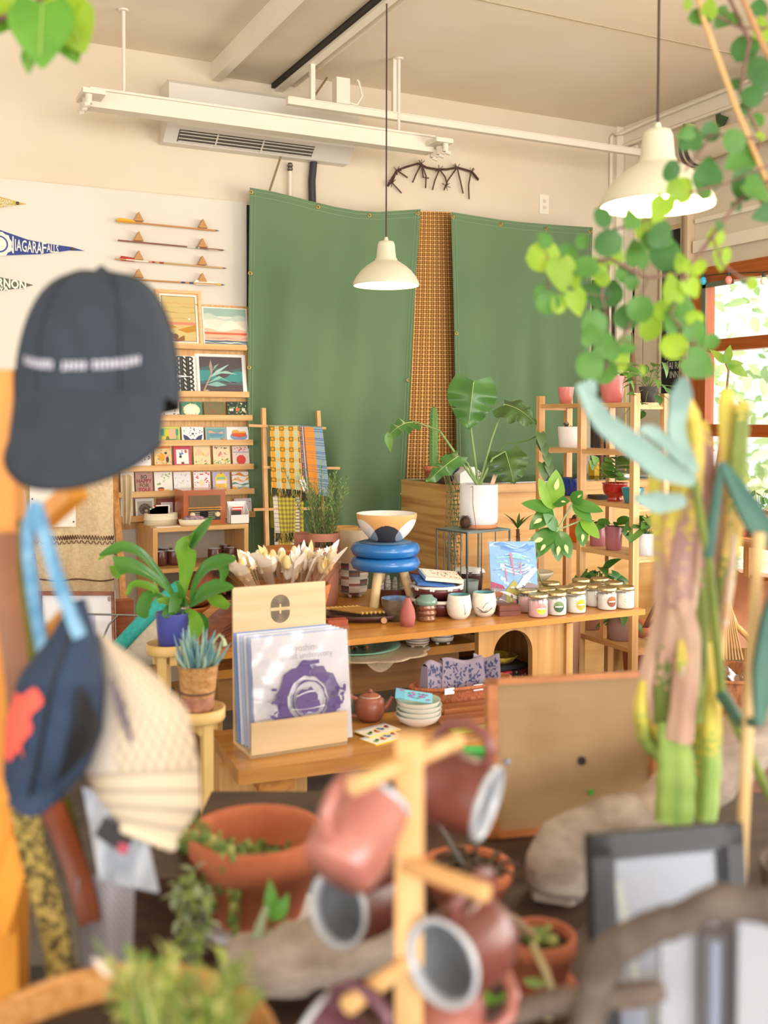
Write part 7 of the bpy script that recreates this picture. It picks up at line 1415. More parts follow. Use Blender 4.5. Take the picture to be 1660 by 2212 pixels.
for k in range(34): a=rd.uniform(2.2,5.6); r=rd.uniform(.0,.7)*R_; p=c+V((r*math.cos(a),r*math.sin(a),h*.6)); m.tube([p,p+V((rd.uniform(-.02,.02),rd.uniform(-.02,.02),rd.uniform(.01,.035)))],.0035,GB[k%3],5); m.leaf(p+Z_*.01,V((rd.uniform(-1,1),rd.uniform(-1,1),.6)),Z_,.028,.012,GB[k%3],'oval',.3,nu=3)
for k in range(12):
    e=c+(-RH*math.cos(k*.14)+-FH*math.sin(k*.14-.4))*R_*1.0; e.z=c.z+h+.006; L=min(rd.uniform(.06,.15),e.z-DT-.012); pts=[c+(e-c)*.7+Z_*0,e+Z_*.004]+[e+(e-c).normalized()*.012*0+(-RH*.014)+V((.006*math.sin(j+k),0,-L*(j+1)/6)) for j in range(6)]; pts[0].z=c.z+h*.9
    m.tube(pts,.0016,GB[0],4,caps=False)
    for j in range(int(L/.009)): z=j*.009; m.ball(e-RH*.014+V((.006*math.sin(j*.6+k),.003*math.cos(j*3),-z)),rd.uniform(.0045,.0075),GB[(k+j)%3],(1,1,1.4),6,5)
P('trailing_succulent',m,t)
# second pot
q=at(1008,1868,1.62); R_=101/2217.5*1.62; c=V((q.x,q.y,DT)); h=q.z-DT
t=T('terracotta_pot','medium terracotta bowl pot with dry twigs directly behind the mug tree','potted plant',c); pot('pot',t,c,R_*.7,R_*.99,h,TERRA,rim=.34,th=.11)
m=M(); 
for k in range(26): a=rd.uniform(0,6.28); p=c+V((rd.uniform(-.04,.04),rd.uniform(-.04,.04),h*.86)); m.tube([p,p+V((math.cos(a)*.03,math.sin(a)*.03,.015)),p+V((math.cos(a)*.05,math.sin(a)*.05,.005))],.003,mk('#5a4a3c',r=.9),5)
m.tube([c+Z_*h*.85,at(985,1845,1.6),at(960,1800,1.58),at(935,1770,1.57)],[.005,.005,.004,.003],'#6f6a62',6); P('dry_stems',m,t)
# third pot
q=at(1168,2018,1.36); R_=77/2217.5*1.36; c=V((q.x,q.y,DT)); h=q.z-DT
t=T('terracotta_pot','small terracotta pot with stubby green succulents right of the mug tree','potted plant',c); m=M(); m.lathe([(0,0),(R_*1.0,0),(R_*1.06,.012),(0,.008)],c,TERRA2,30); P('saucer',m,t)
pot('pot',t,c+Z_*.004,R_*.68,R_*.99,h-.004,TERRA2,rim=.3,th=.12)
m=M()
for k in range(26): a=rd.uniform(0,6.28); r=rd.uniform(0,.6)*R_; p=c+V((r*math.cos(a),r*math.sin(a),h*.86)); m.ball(p+Z_*.008,.006,GB[k%3],(1,1,1.6),6,5)
P('succulents',m,t); m=M(); m.tube([c+Z_*h*.85-RH*.01,at(1155,2050,1.30),at(1180,2100,1.28),at(1195,2150,1.27),at(1185,2205,1.26)],[.005,.006,.006,.006,.004],mk('#b8a878',r=.6),6); m.leaf(at(1180,2125,1.27),-RT+UP*.1,-fw,.03,.014,GB[0],'oval',.2); m.tube([c+Z_*h*.85,at(1110,1985,1.33),at(1060,1955,1.3)],[.007,.006,.004],mk('#a98f70',r=.7),6); P('drooping_stem',m,t)
c=onz(1055,2200,DT); t=T('green_seedling','small patch of bright green leaves low beside the mug tree','plant',c); m=M()
for k in range(12): m.leaf(c+V((rd.uniform(-.03,.03),rd.uniform(-.02,.02),0)),V((rd.uniform(-1,1),rd.uniform(-1,1),1)),Z_,.035,.02,mk('#7fc04a',r=.4,tr=.3),'oval',.4,nu=4)
P('foliage',m,t)
# driftwood
DW2=mk('#b5a698','#8f7f72',(14,14,30),r=.95,bump=1,bs=(30,30,120)); DW3=mk('#c9b09c','#b0947f',(14,14,30),r=.95,bump=.6)
def branch(m,pts,rs,mat,n=14,seed=1):
    P_=[V(p) for p in pts]; k=len(P_)*4; q=[]; rr=[]
    def cat(tt):
        n_=len(P_)-1; x=min(tt*n_,n_-1e-6); i=int(x); f=x-i; p0=P_[max(i-1,0)];p1=P_[i];p2=P_[i+1];p3=P_[min(i+2,n_)]
        return .5*((2*p1)+(p2-p0)*f+(2*p0-5*p1+4*p2-p3)*f*f+(3*p1-p0-3*p2+p3)*f**3)
    rd=random.Random(seed)
    for i in range(k+1): q.append(cat(i/k)); rr.append(poly(rs,i/k)*rd.uniform(.9,1.1))
    m.tube(q,rr,mat,n); 
m=M(); branch(m,[onz(500,2150,DT)+Z_*.045,at(600,2080,1.33),at(700,2050,1.34),at(800,2030,1.37),at(890,1985,1.45)],[.03,.042,.05,.045,.03],DW2); m.ball(at(720,2035,1.31),.012,flat('#6a5f58'),(1,1,1),8,6); S('driftwood_log',m,'pale grey driftwood log lying behind the mug tree at lower centre','driftwood')
m=M(); branch(m,[V((at(1195,2000,1.62).x,at(1195,2000,1.62).y,DT+.01)),at(1200,1930,1.63),at(1215,1840,1.64),at(1290,1785,1.68),at(1420,1750,1.74),at(1520,1690,1.78),at(1600,1620,1.8),at(1720,1500,1.84)],[.032,.046,.05,.04,.036,.045,.05,.05],DW2,seed=4)
branch(m,[at(1400,1750,1.72),at(1480,1650,1.68),at(1560,1590,1.62),at(1690,1510,1.56)],[.03,.026,.022,.02],DW3,seed=6); S('driftwood_branch',m,'large forked pale driftwood branch arching behind the black picture frame','driftwood')
m=M(); branch(m,[V((at(1225,2190,1.02).x,at(1225,2190,1.02).y,DT+.0)),at(1290,2120,.98),at(1380,2020,.95),at(1470,1985,.93),at(1560,1950,.92),at(1700,1965,.9)],[.02,.018,.016,.015,.016,.016],mk('#6f635a','#574c45',(30,30,30),r=.95),seed=8); branch(m,[at(1040,2205,1.05),at(1200,2165,1.02),at(1350,2150,.97),at(1430,2140,.95)],[.012,.013,.012,.01],mk('#7f6f62','#655850',(30,30,30),r=.95),seed=9)
S('grey_branch',m,'dark grey-brown bent branch crossing in front of the black picture frame','driftwood')
m=M(); branch(m,[V((at(1641,1150,1.35).x,at(1641,1150,1.35).y,at(1641,1150,1.35).z)),at(1622,1480,1.36),at(1605,1800,1.38),V((at(1600,1900,1.4).x,at(1600,1900,1.4).y,DT))],[.008,.0082,.0085,.0085],mk('#d9ba84','#cfa970',(20,20,4),r=.6),n=10,seed=2); S('bamboo_stake',m,'straight pale bamboo stake standing at the right edge','stake')
# kraft board
o=at(1052,1832,1.86); u=(at(1425,1770,1.93)-o); u.z=0; W_=u.length; u.normalize(); vv=(V((FH.x*.10,FH.y*.10,1))).normalized(); hv_=.372; o.z=DT+.002
TLq=at(1066,1452,1.93); hv_=(TLq.z-o.z)/vv.z
t=T('kraft_board','wood framed board backed with crinkled brown kraft paper leaning in the middle foreground','framed board',o+u*W_/2)
KR=mk('#b79a74','#a88a64',(5,5,5),r=.85,bump=.7,bs=(14,14,40)); n=u.cross(vv).normalized(); m=M(); m.obox(o+u*W_/2+vv*hv_/2-n*.004,u*W_/2,vv*hv_/2,n*.003,KR); P('paper_backing',m,t)
m=M(); FR=wood('#d18a52','#bb7440',0,r=.5)
for a,b_,c_,d_ in((0,.965,1,.035),(0,0,1,.03),(0,0,.055,1),(.95,0,.05,1)): m.obox(o+u*W_*(a+c_/2)+vv*hv_*(b_+d_/2)+n*.003,u*W_*c_/2,vv*hv_*d_/2,n*.010,FR)
P('frame',m,t)
def onb(px,py): r=ray(px,py); k=(o-CAMP).dot(n)/r.dot(n); return CAMP+r*k
for px,py,col,nm,l in((1257,1643,'#2a2228','hole','black round hole'),(1277,1711,'#4fae3c','green_dot','green round sticker'),(1097,1645,'#9a9aa8','screw','silver screw head')):
    m=M(); m.cyl(onb(px,py)-n*.002,onb(px,py)+n*.003,.008 if nm=='hole' else .0055,flat(col,.3,metal=1 if nm=='screw' else 0)); P(nm,m,t,l)
# black picture frame
TLq=at(1268,1802,1.20); TRq=at(1592,1742,1.24); u=(TRq-TLq); u.z=0; W_=u.length; u.normalize(); o=V((TLq.x,TLq.y,DT+.002))-FH*.06; vvec=(TLq-o); hv_=vvec.length; vv=vvec.normalized()
t=T('black_picture_frame','black photo frame with grey reflective glass leaning behind the grey branch','picture frame',o+u*W_/2); n=u.cross(vv).normalized()
sheet(t,o-n*.002,u,vv,W_,hv_,.004,'#8a8c94',[('r',.14,.1,.74,.8,'#8f929c'),('r',.14,.1,.74,.35,'#8a867c'),('r',.14,.25,.18,.14,'#b39c94'),('r',.18,.2,.16,.1,'#a9b0c4'),('p',[(.16,.8),(.22,.8),(.32,.35),(.28,.35)],'#b0ae9e'),('r',.42,.1,.01,.75,'#a4a6ac')],'print_sheet')  # grey picture with the reflections of the glass painted into its colours
m=M(); BK_=mk('#303238',r=.5); bw=.024
for a,b_,c_,d_ in((0,hv_-bw,W_,bw),(0,0,W_,bw),(0,0,bw,hv_),(W_-bw,0,bw,hv_)): m.obox(o+u*(a+c_/2)+vv*(b_+d_/2)+n*.004,u*c_/2,vv*d_/2,n*.012,BK_)
for a,b_,c_,d_ in((bw,hv_-bw-.006,W_-2*bw,.006),(bw,bw,W_-2*bw,.006),(bw,bw,.006,hv_-2*bw),(W_-bw-.006,bw,.006,hv_-2*bw)): m.obox(o+u*(a+c_/2)+vv*(b_+d_/2)+n*.004,u*c_/2,vv*d_/2,n*.005,flat('#2a2b30',.4))
P('frame',m,t); m=M(); m.add([o+n*.004,o+u*W_+n*.004,o+u*W_+vv*hv_+n*.004,o+vv*hv_+n*.004],[(0,1,2,3)],clear('#eef0f4',.02,.2)); P('glass',m,t)
# white cards behind the grey branch
for k,(x0,y0,x1,dep_,l) in enumerate(((1425,2150,1510,1.0,'white standing card panel left of the dark spine at lower right'),(1592,1985,1720,.97,'white standing card panel at the lower right corner'))):
    a=at(x0,2150,dep_); b_=at(x1,2150,dep_); a.z=b_.z=DT+.001; top=at(x1,y0 if k else 2020,dep_).z; m=M(); hz=(top-DT)/2; m.obox(a.lerp(b_,.5)+Z_*hz,(b_-a)/2,FH*.004,Z_*hz,mk('#9fa1aa',r=.6)); S('white_card_panel',m,l,'card')
a=at(1553,2150,.99); a.z=DT+.001; top=at(1553,2010,.99).z; m=M(); hz=(top-DT)/2; m.obox(a+Z_*hz,RH*.019,FH*.008,Z_*hz,flat('#5a565a',.5)); m.obox(a+Z_*hz-FH*.0085-RH*.006,RH*.004,FH*.001,Z_*hz*.95,flat('#8a94a8',.3)); S('dark_divider','' if False else m,'dark grey upright divider between the two white card panels','divider')
# red and green boxes
a=at(950,1800,2.0); m=M(); m.obox(V((a.x,a.y,DT+.05)),RH*.078,FH*.03,Z_*.05,mk('#d8301c',r=.4)); S('red_box',m,'bright red box half hidden behind the mug tree post','box')
a=at(1028,1640,1.98); m=M(); hz=(at(1028,1618,1.98).z-DT)/2; m.obox(V((a.x,a.y,DT+hz)),RH*.024,FH*.02,Z_*hz,mk('#3fc458',r=.4)); S('green_box',m,'bright green box peeking beside the kraft board','box')
m=M(); a=at(1660,1780,2.3); m.obox(V((a.x+.1,a.y,a.z-.03)),RH*.13,FH*.1,Z_*.11,wood('#7a3f1e','#5f2f16',0,r=.4)); m.obox(V((a.x+.1,a.y,(a.z-.14)/2)),RH*.1,FH*.08,Z_*((a.z-.14)/2),DKW); S('brown_cabinet',m,'glossy reddish brown wooden cabinet at the right edge','cabinet')
# ---- mug tree ----
MW=mk('#ddb27a','#cf9f64',(30,30,5),r=.5); p0=at(885,1585,1.0); p1=at(876,2212,1.0)
pb=V((p0.x,p0.y,DT)); t=T('mug_tree','wooden mug tree with dowel pegs holding brown stoneware mugs in the front centre','mug stand',pb)
m=M(); m.beam(pb+Z_*.01,p0,.027,.027,MW,FH); P('post',m,t); m=M(); m.lathe([(0,0),(.07,0),(.07,.012),(.06,.016),(0,.016)],pb,MW,32); P('base',m,t)
pegs=[(at(765,1697,.93),at(988,1600,1.07)),(at(870,1862,1.0),at(1050,1928,.93)),(at(885,2075,1.0),at(752,2172,.93))]
for A,B in pegs:
    m=M(); m.cyl(A,B,.0088,MW,n=16); P('peg',m,t)
MB_=mk('#7a4238','#68342c',(25,25,25),r=.35,coat=.3); MPK=mk('#b47468','#a4645a',(25,25,25),r=.35,coat=.4); ML=mk('#b4b8c0',r=.2,coat=.5); MI=mk('#7b8087','#979ca3',(20,20,20),r=.3)  # MI: inside glaze coloured darker than the rim to carry the mugs' inner shade
def hmug(lab,c,ax_,hd,mat,r=.038,h=.082):
    """c centre of body; ax_ bottom->opening; hd handle direction"""
    ax_=ax_.normalized(); hd=(hd-ax_*hd.dot(ax_)).normalized(); b=c-ax_*h/2
    t=T('stoneware_mug',lab,'mug',b,'brown stoneware mugs on the mug tree'); m=M(); m.lathe([(0,0),(r*.82,0),(r*.95,h*.08),(r*1.03,h*.35),(r*1.0,h*.75),(r*.97,h*.97)],b,mat,40,ax=ax_); P('body',m,t)
    m=M(); m.lathe([(r*.99,h*.95),(r*1.02,h*.98),(r*1.01,h*1.02),(r*.93,h*1.03),(r*.86,h*.98),(r*.84,h*.9)],b,ML,40,ax=ax_); m.lathe([(r*.84,h*.9),(r*.9,h*.35),(r*.8,h*.1),(0,h*.08)],b,MI,40,ax=ax_); P('rim_glaze',m,t,'pale grey glazed rim and inside')
    m=M(); pts=[b+hd*r*.95+ax_*h*.84,b+hd*r*1.35+ax_*h*.9,b+hd*r*1.75+ax_*h*.75,b+hd*r*1.85+ax_*h*.5,b+hd*r*1.7+ax_*h*.28,b+hd*r*1.3+ax_*h*.16,b+hd*r*.95+ax_*h*.2]; m.tube(pts,.0068,mat,10); P('handle',m,t)
hmug('rosy brown mug hanging from the upper left peg with its base towards us',at(770,1805,.98),(UP*.62+RT*.45+fw*.62),UP*1+RT*.1,MPK)
hmug('brown mug hanging from the upper right peg with its mouth facing right',at(978,1705,1.12),(RT*.85-fw*.4-UP*.22),UP+RT*.0,MB_,.041,.085)
hmug('dark brown mug behind the post with its mouth facing left',at(782,1945,1.14),(-fw*.75-RT*.6+UP*.1),UP*.6+RT*.9,MB_,.040,.082)
hmug('brown mug hanging from the middle right peg showing its pale grey inside',at(1008,2045,1.0),(-fw*.78-RT*.62),UP+RT*.25,MB_,.041,.084)
hmug('rosy brown mug below the grey-lined one at the bottom edge',at(968,2185,1.04),(UP*.5+RT*.0+fw*.8),RT+UP*.5,MPK)
hmug('dark mug on the lowest left peg, only its handle and side showing',at(745,2285,.95),(-RT*.6+fw*.3+UP*.3),UP,mk('#5f3a44',r=.3))
# ---- wicker basket with plants, lower left ----
BS=mk('#d9a468','#c28848',(90,90,40),r=.8,bump=.8,bs=(160,160,80)); q=at(240,2280,.98); c=V((q.x,q.y,DT-.02+.0)); c.z=DT; hB=q.z-DT
t0_=wicker('wicker_planter_basket','light woven basket with yellow-green trailing plant in the lower left corner',c,.12,.155,hB,BS,n=60)
m=M(); m.lathe([(.14,hB*.85),(.0,hB*.9)],c,SOIL,24); P('soil',m,t0_)
YG=[mk('#a9b85a',r=.5,tr=.3),mk('#c2c47a',r=.5,tr=.3),mk('#7f9c4a',r=.5,tr=.3)]; m=M(); rd=random.Random(7)
for k in range(60):
    A=at(rd.uniform(280,520),rd.uniform(2100,2190),rd.uniform(.9,1.06)); A.z=max(A.z-.03,c.z+hB*.9); d=V((rd.uniform(-1,1),rd.uniform(-1,1),rd.uniform(.4,1.4))).normalized(); L=rd.uniform(.02,.06); m.tube([A-Z_*.02,A,A+d*L],.0018,YG[k%3],4,caps=False)
    for j in range(5): m.leaf(A+d*L*j/4,d+V((rd.uniform(-1,1),rd.uniform(-1,1),rd.uniform(-.5,1))),Z_,rd.uniform(.016,.03),.009,YG[(k+j)%3],'oval',.4,nu=3)
m.leaf(at(255,2105,.95),-RT+UP*.5,-fw,.03,.012,flat('#d9c4b0'),'lance'); P('foliage',m,t0_)
t=T('trailing_vine','grey-green trailing string of leaves hanging between the big pot and the basket','plant',at_t(420,2100)); m=M()
for k in range(6):
    x=rd.uniform(350,450); A=at(x,rd.uniform(1880,1960),1.35); pts=[A+V((0,0,-.02*j))+V((.01*math.sin(j+k),.01*math.cos(j*2+k),0)) for j in range(6)]; pts=[p for p in pts if p.z>DT+.005]
    if len(pts)<2: continue
    m.tube(pts,.0015,GB[k%3],4,caps=False)
    for j,p in enumerate(pts):
        for i in range(3): m.leaf(p,V((rd.uniform(-1,1),rd.uniform(-1,1),rd.uniform(-.5,.6))),Z_,.022,.011,[mk('#a9b890',r=.6,tr=.3),GB[0]][i%2],'oval',.3,nu=3)
m.leaf(at(590,1990,1.35),UP-RT*.1,-fw,.055,.02,mk('#5fa03a',r=.4,tr=.3),'lance',.4); m.leaf(at(595,1990,1.34),UP+RT*.5,-fw,.04,.018,mk('#5fa03a',r=.4,tr=.3),'lance',.4); m.tube([at(590,1990,1.35),onz(560,2060,DT)],.002,GB[1],4)
m.tube([onz(530,2110,DT),at(560,2010,1.33),at(575,1960,1.33)],[.009,.008,.004],mk('#9aa884',r=.6),6); P('foliage',m,t)
# ---- cactus ----
_rr=random.Random(1)
def ribtube(m,pts,rs,mat,ribs=3,tw=0,seed=0):
    P_=[V(p) for p in pts]; K=len(P_)*14; n=ribs*6
    def cat(tt):
        n_=len(P_)-1; x=min(tt*n_,n_-1e-6); i=int(x); f=x-i; p0=P_[max(i-1,0)];p1=P_[i];p2=P_[i+1];p3=P_[min(i+2,n_)]
        return .5*((2*p1)+(p2-p0)*f+(2*p0-5*p1+4*p2-p3)*f*f+(3*p1-p0-3*p2+p3)*f**3)
    o=len(m.v)
    for i in range(K+1):
        p=cat(i/K); d=(cat(min(1,i/K+.01))-cat(max(0,i/K-.01))).normalized(); b=d.cross(FH).normalized(); c_=d.cross(b); r=poly(rs,i/K)*(1+.035*math.sin(i*.7+seed))
        for j in range(n):
            a=2*PI*j/n; rr=r*(.62+.38*abs(math.cos(a*ribs/2+seed))**1.0); m.v.append(tuple(p+(b*math.cos(a)+c_*math.sin(a))*rr))
    for i in range(K):
        mm=mat[min(len(mat)-1,int(len(mat)*i/K))] if isinstance(mat,list) else mat; mi=m.mi(mm)
        for j in range(n):
            if isinstance(mat,list): mi=m.mi(mat[max(0,min(len(mat)-1,int(len(mat)*i/K+_rr.uniform(-.45,.45))))])
            m.f.append((o+i*n+j,o+i*n+(j+1)%n,o+(i+1)*n+(j+1)%n,o+(i+1)*n+j)); m.m.append(mi); m.sm.append(True)
    m.add([m.v[o+K*n+j] for j in range(n)],[tuple(range(n))],mat[-1] if isinstance(mat,list) else mat)
CY_=mk('#d9cf5a','#cdb24c',(30,30,8),r=.6); CG=mk('#9db65a','#86a852',(30,30,8),r=.6); CP=mk('#cfac94','#bd9784',(30,30,10),r=.7); CMX=mk('#d6c455','#c99a72',(25,25,7),r=.65); CDK=mk('#7f8f3c','#6a7a38',(30,30,8),r=.6); CPL=mk('#dcc4b2','#cbb09e',(30,30,8),r=.7); CMV=mk('#b58f8a','#a07a74',(30,30,8),r=.7)
bq=at(1482,1775,1.52); c=V((bq.x,bq.y,DT)); hp=bq.z-DT-.01
t=T('variegated_cactus','tall multi-stemmed yellow, pink and green candelabra cactus blurred at right','cactus',c)
pot('pot',t,c,.045,.06,hp-.02,mk('#7a6a5c',r=.8)); 
def cp_(x,y,d=1.48): return at(x,y,d+(.1 if d<1.45 else 0))
k_=1.42/2217.5
for pts,rs,mats in (
 ([(1458,1770),(1462,1650),(1450,1560)],[46,44,30],[CG]),([(1520,1770),(1530,1620),(1525,1480),(1520,1380)],[36,36,38,30],[CG,CY_,CY_]),
 ([(1525,1500),(1545,1340),(1560,1180),(1575,1010),(1572,880),(1568,840)],[34,30,32,28,22,8],[CMX,CMX,CP,CMX,CY_,CY_]),
 ([(1450,1600),(1410,1560),(1398,1480),(1430,1330),(1432,1180),(1420,1060),(1412,1000)],[22,24,22,20,24,22,8],[CY_,CP,CP,CP,CY_,CY_]),
 ([(1470,1600),(1490,1400),(1470,1280),(1490,1120),(1500,980),(1492,900),(1480,850)],[34,30,32,26,28,26,8],[CP,CP,CMV,CMX,CY_,CY_]),
 ([(1500,1560),(1510,1380),(1512,1200),(1530,1060),(1520,960),(1522,910)],[22,24,26,26,22,8],[CDK,CDK,CMV,CMV,CMV,CY_]),
 ([(1430,1580),(1440,1440),(1465,1300),(1450,1150),(1470,1040),(1480,980)],[20,26,22,20,20,8],[CDK,CP,CMX,CY_,CY_]),
 ([(1545,1340),(1575,1220),(1590,1080),(1598,960),(1605,890),(1608,868)],[16,22,24,20,18,8],[CDK,CMX,CDK,CDK,CY_]),
 ([(1440,1640),(1400,1600),(1385,1540),(1390,1470)],[20,20,18,8],[CG,CY_]),([(1500,1500),(1478,1440),(1475,1380)],[14,16,8],[CG,CY_]),([(1420,1600),(1412,1480),(1445,1330),(1455,1220),(1450,1180)],[12,14,13,12,6],[CP,CPL,CPL]),([(1490,1560),(1478,1420),(1500,1270),(1512,1150)],[12,13,14,8],[CPL,CPL,CP]),([(1540,1480),(1570,1300),(1585,1180),(1588,1100)],[12,14,12,6],[CMX,CPL,CPL])):
    m=M(); ribtube(m,[cp_(x,y,1.48+.03*math.sin(x*.05)) for x,y in pts],[r*k_ for r in rs],mats,seed=len(pts)); P('stem',m,t)
# blue-green lobed cactus
OP=mk('#9ab6ae','#86a69e',(15,15,15),r=.6); OPD=mk('#4a7466','#3f685c',(12,12,12),r=.6)
t=T('blue_green_cactus','blurred blue-green flat-lobed cactus arms reaching left and right among the yellow stems','cactus',V((bq.x+.1,bq.y-.05,DT)))
c=V((bq.x,bq.y,DT))+RH*.17-FH*.02; pot('pot',t,c,.05,.065,.11,mk('#6a5a4c',r=.8))
m=M(); m.tube([c+Z_*.1,cp_(1560,1500,1.36),cp_(1530,1200,1.3),cp_(1500,1040,1.27)],[.008,.007,.006,.006],CDK,8); P('main_stem',m,t)
def pad(pts,ws,mat,d=1.36,thick=.006):
    ws=[w*.62 for w in ws]; m=M(); P_=[at(x,y,d+.02*math.sin(i)) for i,(x,y) in enumerate(pts)]
    for s_ in(-1,1): strap(m,[p+fw*thick*s_ for p in P_],ws,mat,-fw,nu=20)
    P('flat_arm',m,t)
pad([(1500,1040),(1430,1010),(1370,965),(1310,920),(1280,880),(1250,830)],[1.0,2.2,2.1,1.9,1.6,.6],OP); pad([(1262,870),(1272,840),(1285,825)],[.8,1.5,.4],OP)
pad([(1500,1020),(1460,940),(1462,890),(1468,850),(1476,815)],[.8,1.5,1.6,2.0,.5],OP); pad([(1480,1080),(1420,1085),(1372,1075)],[1,1.9,.5],OP); pad([(1480,1000),(1410,935),(1380,930)],[.7,1.2,.4],OP)
pad([(1560,1000),(1610,1090),(1650,1150),(1700,1180)],[.5,1.9,2.2,1.0],OPD); pad([(1640,1560),(1650,1450),(1675,1330),(1690,1240)],[.6,2.0,2.4,1.0],OPD,1.3); m=M(); m.tube([cp_(1560,1500,1.36),at(1600,1560,1.4),at(1645,1560,1.32)],[.01,.008,.006],OPD,8); P('side_stem',m,t); m=M(); m.tube([cp_(1530,1200,1.3),at(1545,1100,1.38),at(1560,1000,1.36)],[.008,.007,.005],OPD,8); P('side_stem',m,t)
# ---- cap rack and caps ----
OW=mk('#e0962f','#cf8222',(8,8,2),r=.45,coat=.2)
pc=at(8,1300,1.28); t=T('cap_rack','orange-stained wooden post rack at the left edge with angled pegs holding caps and straps','rack',V((pc.x,pc.y,0)))
m=M(); m.beam(V((pc.x,pc.y,0)),V((pc.x,pc.y,at(8,800,1.28).z)),.042,.04,OW,FH); P('post',m,t)
m=M(); m.beam(at(20,1190,1.28),at(165,1060,1.22),.03,.02,OW); P('peg',m,t,'angled orange wooden peg'); m=M(); m.beam(at(8,900,1.28),at(190,640,1.24),.02,.02,OW); P('peg',m,t); m=M(); m.beam(at(10,1490,1.28),at(150,1330,1.2),.02,.02,OW); P('peg',m,t); m=M(); m.beam(at(10,1560,1.28),at(260,1460,1.3),.02,.02,OW); P('peg',m,t); m=M(); m.beam(at(0,2000,1.28),at(60,1790,1.28),.05,.03,OW); P('brace',m,t)
def cap(lab,o,ax,ay,az,s,mat,inmat,text=None,patch=None,bill=True,bm=None,bd=(.2,-.98),BL=.108):
    """o centre of crown base, ay up (crown apex), az towards front/bill side"""
    t=T('baseball_cap',lab,'cap',o); ax,ay,az=ax.normalized(),ay.normalized(),az.normalized()
    def cr(a,v,k=1): # a angle (0=front), v 0 top..1 base
        prof=math.sin(PI/2*min(1,v*1.02))**.55 if v>0 else 0
        w=.093*s*prof*k; y=.155*s*(1-v**1.7)*k; f_=1.0+.06*math.cos(6*a)*(.3) ; r_=w*f_
        return o+ax*(math.sin(a)*r_)+az*(math.cos(a)*r_*1.08)+ay*(y+(.012*s*(math.cos(a)) if v>.6 else 0)*(v-.6)*2.5)
    m=M(); m.surf(lambda u_,v:cr(2*PI*u_,v),48,16,mat); P('crown',m,t); m=M(); m.surf(lambda u_,v:cr(2*PI*u_,v,.975),36,12,inmat); P('lining',m,t)
    m=M(); 
    for j in range(6): a=PI/6+j*PI/3; m.tube([cr(a,.02+.98*i/14,1.004) for i in range(15)],.0012,bm or inmat,4,caps=False)
    m.ball(cr(0,0)+ay*.002,.007*s,mat,n=10,k=6); P('seams_and_button',m,t)
    if bill:
        def bl_(u_,v):
            a=(u_-.5)*2*1.12; e=cr(a,1.0); L=BL*s*math.cos(a*1.15)**.55 if abs(a*1.15)<PI/2 else 0
            return e+(az*bd[0]+ay*bd[1])*L*v-az*.022*s*(2*u_-1)**2*v
        m=M(); m.surf(bl_,30,8,mat); m.surf(lambda u_,v:bl_(u_,v)-az*.0025-ay*.001,30,8,bm or mat); m.tube([bl_(i/30,1) for i in range(31)],.0022,bm or mat,6); P('bill',m,t)
    if text:
        m=M(); rd=random.Random(2); TXW=flat('#d6d4e2')
        for i in range(27):
            if i in(9,10,16): continue
            a=-.74+1.48*i/26; q=cr(a,.84+.05*(1-(a/.74)**2),1.012); d=(cr(a+.02,.86,1.012)-q).normalized(); d=(ax*math.cos(a)-az*math.sin(a)); hgt=.0045*s
            m.obox(q+ay*0,d*.0011*s,az*.0008,ay*hgt,TXW)
            if i%2: m.obox(q+ay*hgt*rd.choice([-1,1,0])*.85,d*.0024*s,az*.0008,ay*.001*s,TXW)
        P('embroidery',m,t,'small white embroidered lettering')
    if patch:
        m=M(); 
        m.surf(lambda u_,v:cr(-.75+1.0*u_*(1-.35*v),.42+.5*v,1.014),10,10,flat(patch)); P('patch',m,t,'orange-red printed letter patch')
    return t
CB=mk('#2f3945','#2b333e',(30,30,30),r=.9,bump=.2,bs=(400,400,400)); CBI=flat('#15171b')
o=at(172,866,1.2)+fw*.085; tilt=Matrix.Rotation(math.radians(-14),3,RT)
cap('black baseball cap with small white lettering, hanging nearest at left',o,RT,(UP-fw*-.05),-fw,1.07,CB,CBI,text=1,bm=mk('#1c222a',r=.9),bd=(.55,-.84),BL=.125)
NV=mk('#2b3c55','#24344c',(30,30,30),r=.9); NL=[V((150,1300,0)),V((105,1380,0)),V((40,1460,0)),V((12,1560,0)),V((6,1680,0)),V((22,1735,0))]; NR=[V((185,1290,0)),V((212,1380,0)),V((228,1480,0)),V((222,1580,0)),V((190,1660,0)),V((125,1735,0))]
def nf_(u_,v,sg,k=1):
    a=poly(NL,v); b_=poly(NR,v); p=a.lerp(b_,u_); bul=.062*math.sqrt(max(0,1-(2*u_-1)**2))*math.sin(PI*min(1,.2+v*.72))*k; return at(p.x,p.y,1.17+sg*bul)
t=T('baseball_cap','navy blue baseball cap with orange-red patch, hanging below the black cap','cap',nf_(.5,1,0))
m=M(); m.surf(lambda a,b_:nf_(a,b_,-1),30,34,NV); m.surf(lambda a,b_:nf_(a,b_,1),16,16,NV); P('crown',m,t)
m=M(); m.surf(lambda a,b_:nf_(.68+.30*a*math.sin(PI*min(1,.1+b_)),.42+.5*b_,-1,1.06)-fw*.002,12,16,CBI); P('lining',m,t,'black inside of the cap showing at the right')
m=M(); m.surf(lambda a,b_:nf_(.02+(.30-.12*b_+.04*math.sin(b_*14))*a,.46+.26*b_+.02*math.sin(a*7),-1)-fw*.0035,10,10,flat('#ec5a48')); P('patch',m,t,'orange-red printed letter patch')
m=M(); m.tube([nf_(.42-.04*i/12,.12+.86*i/12,-1)-fw*.002 for i in range(13)],.0022,CBI,5); P('seam',m,t)
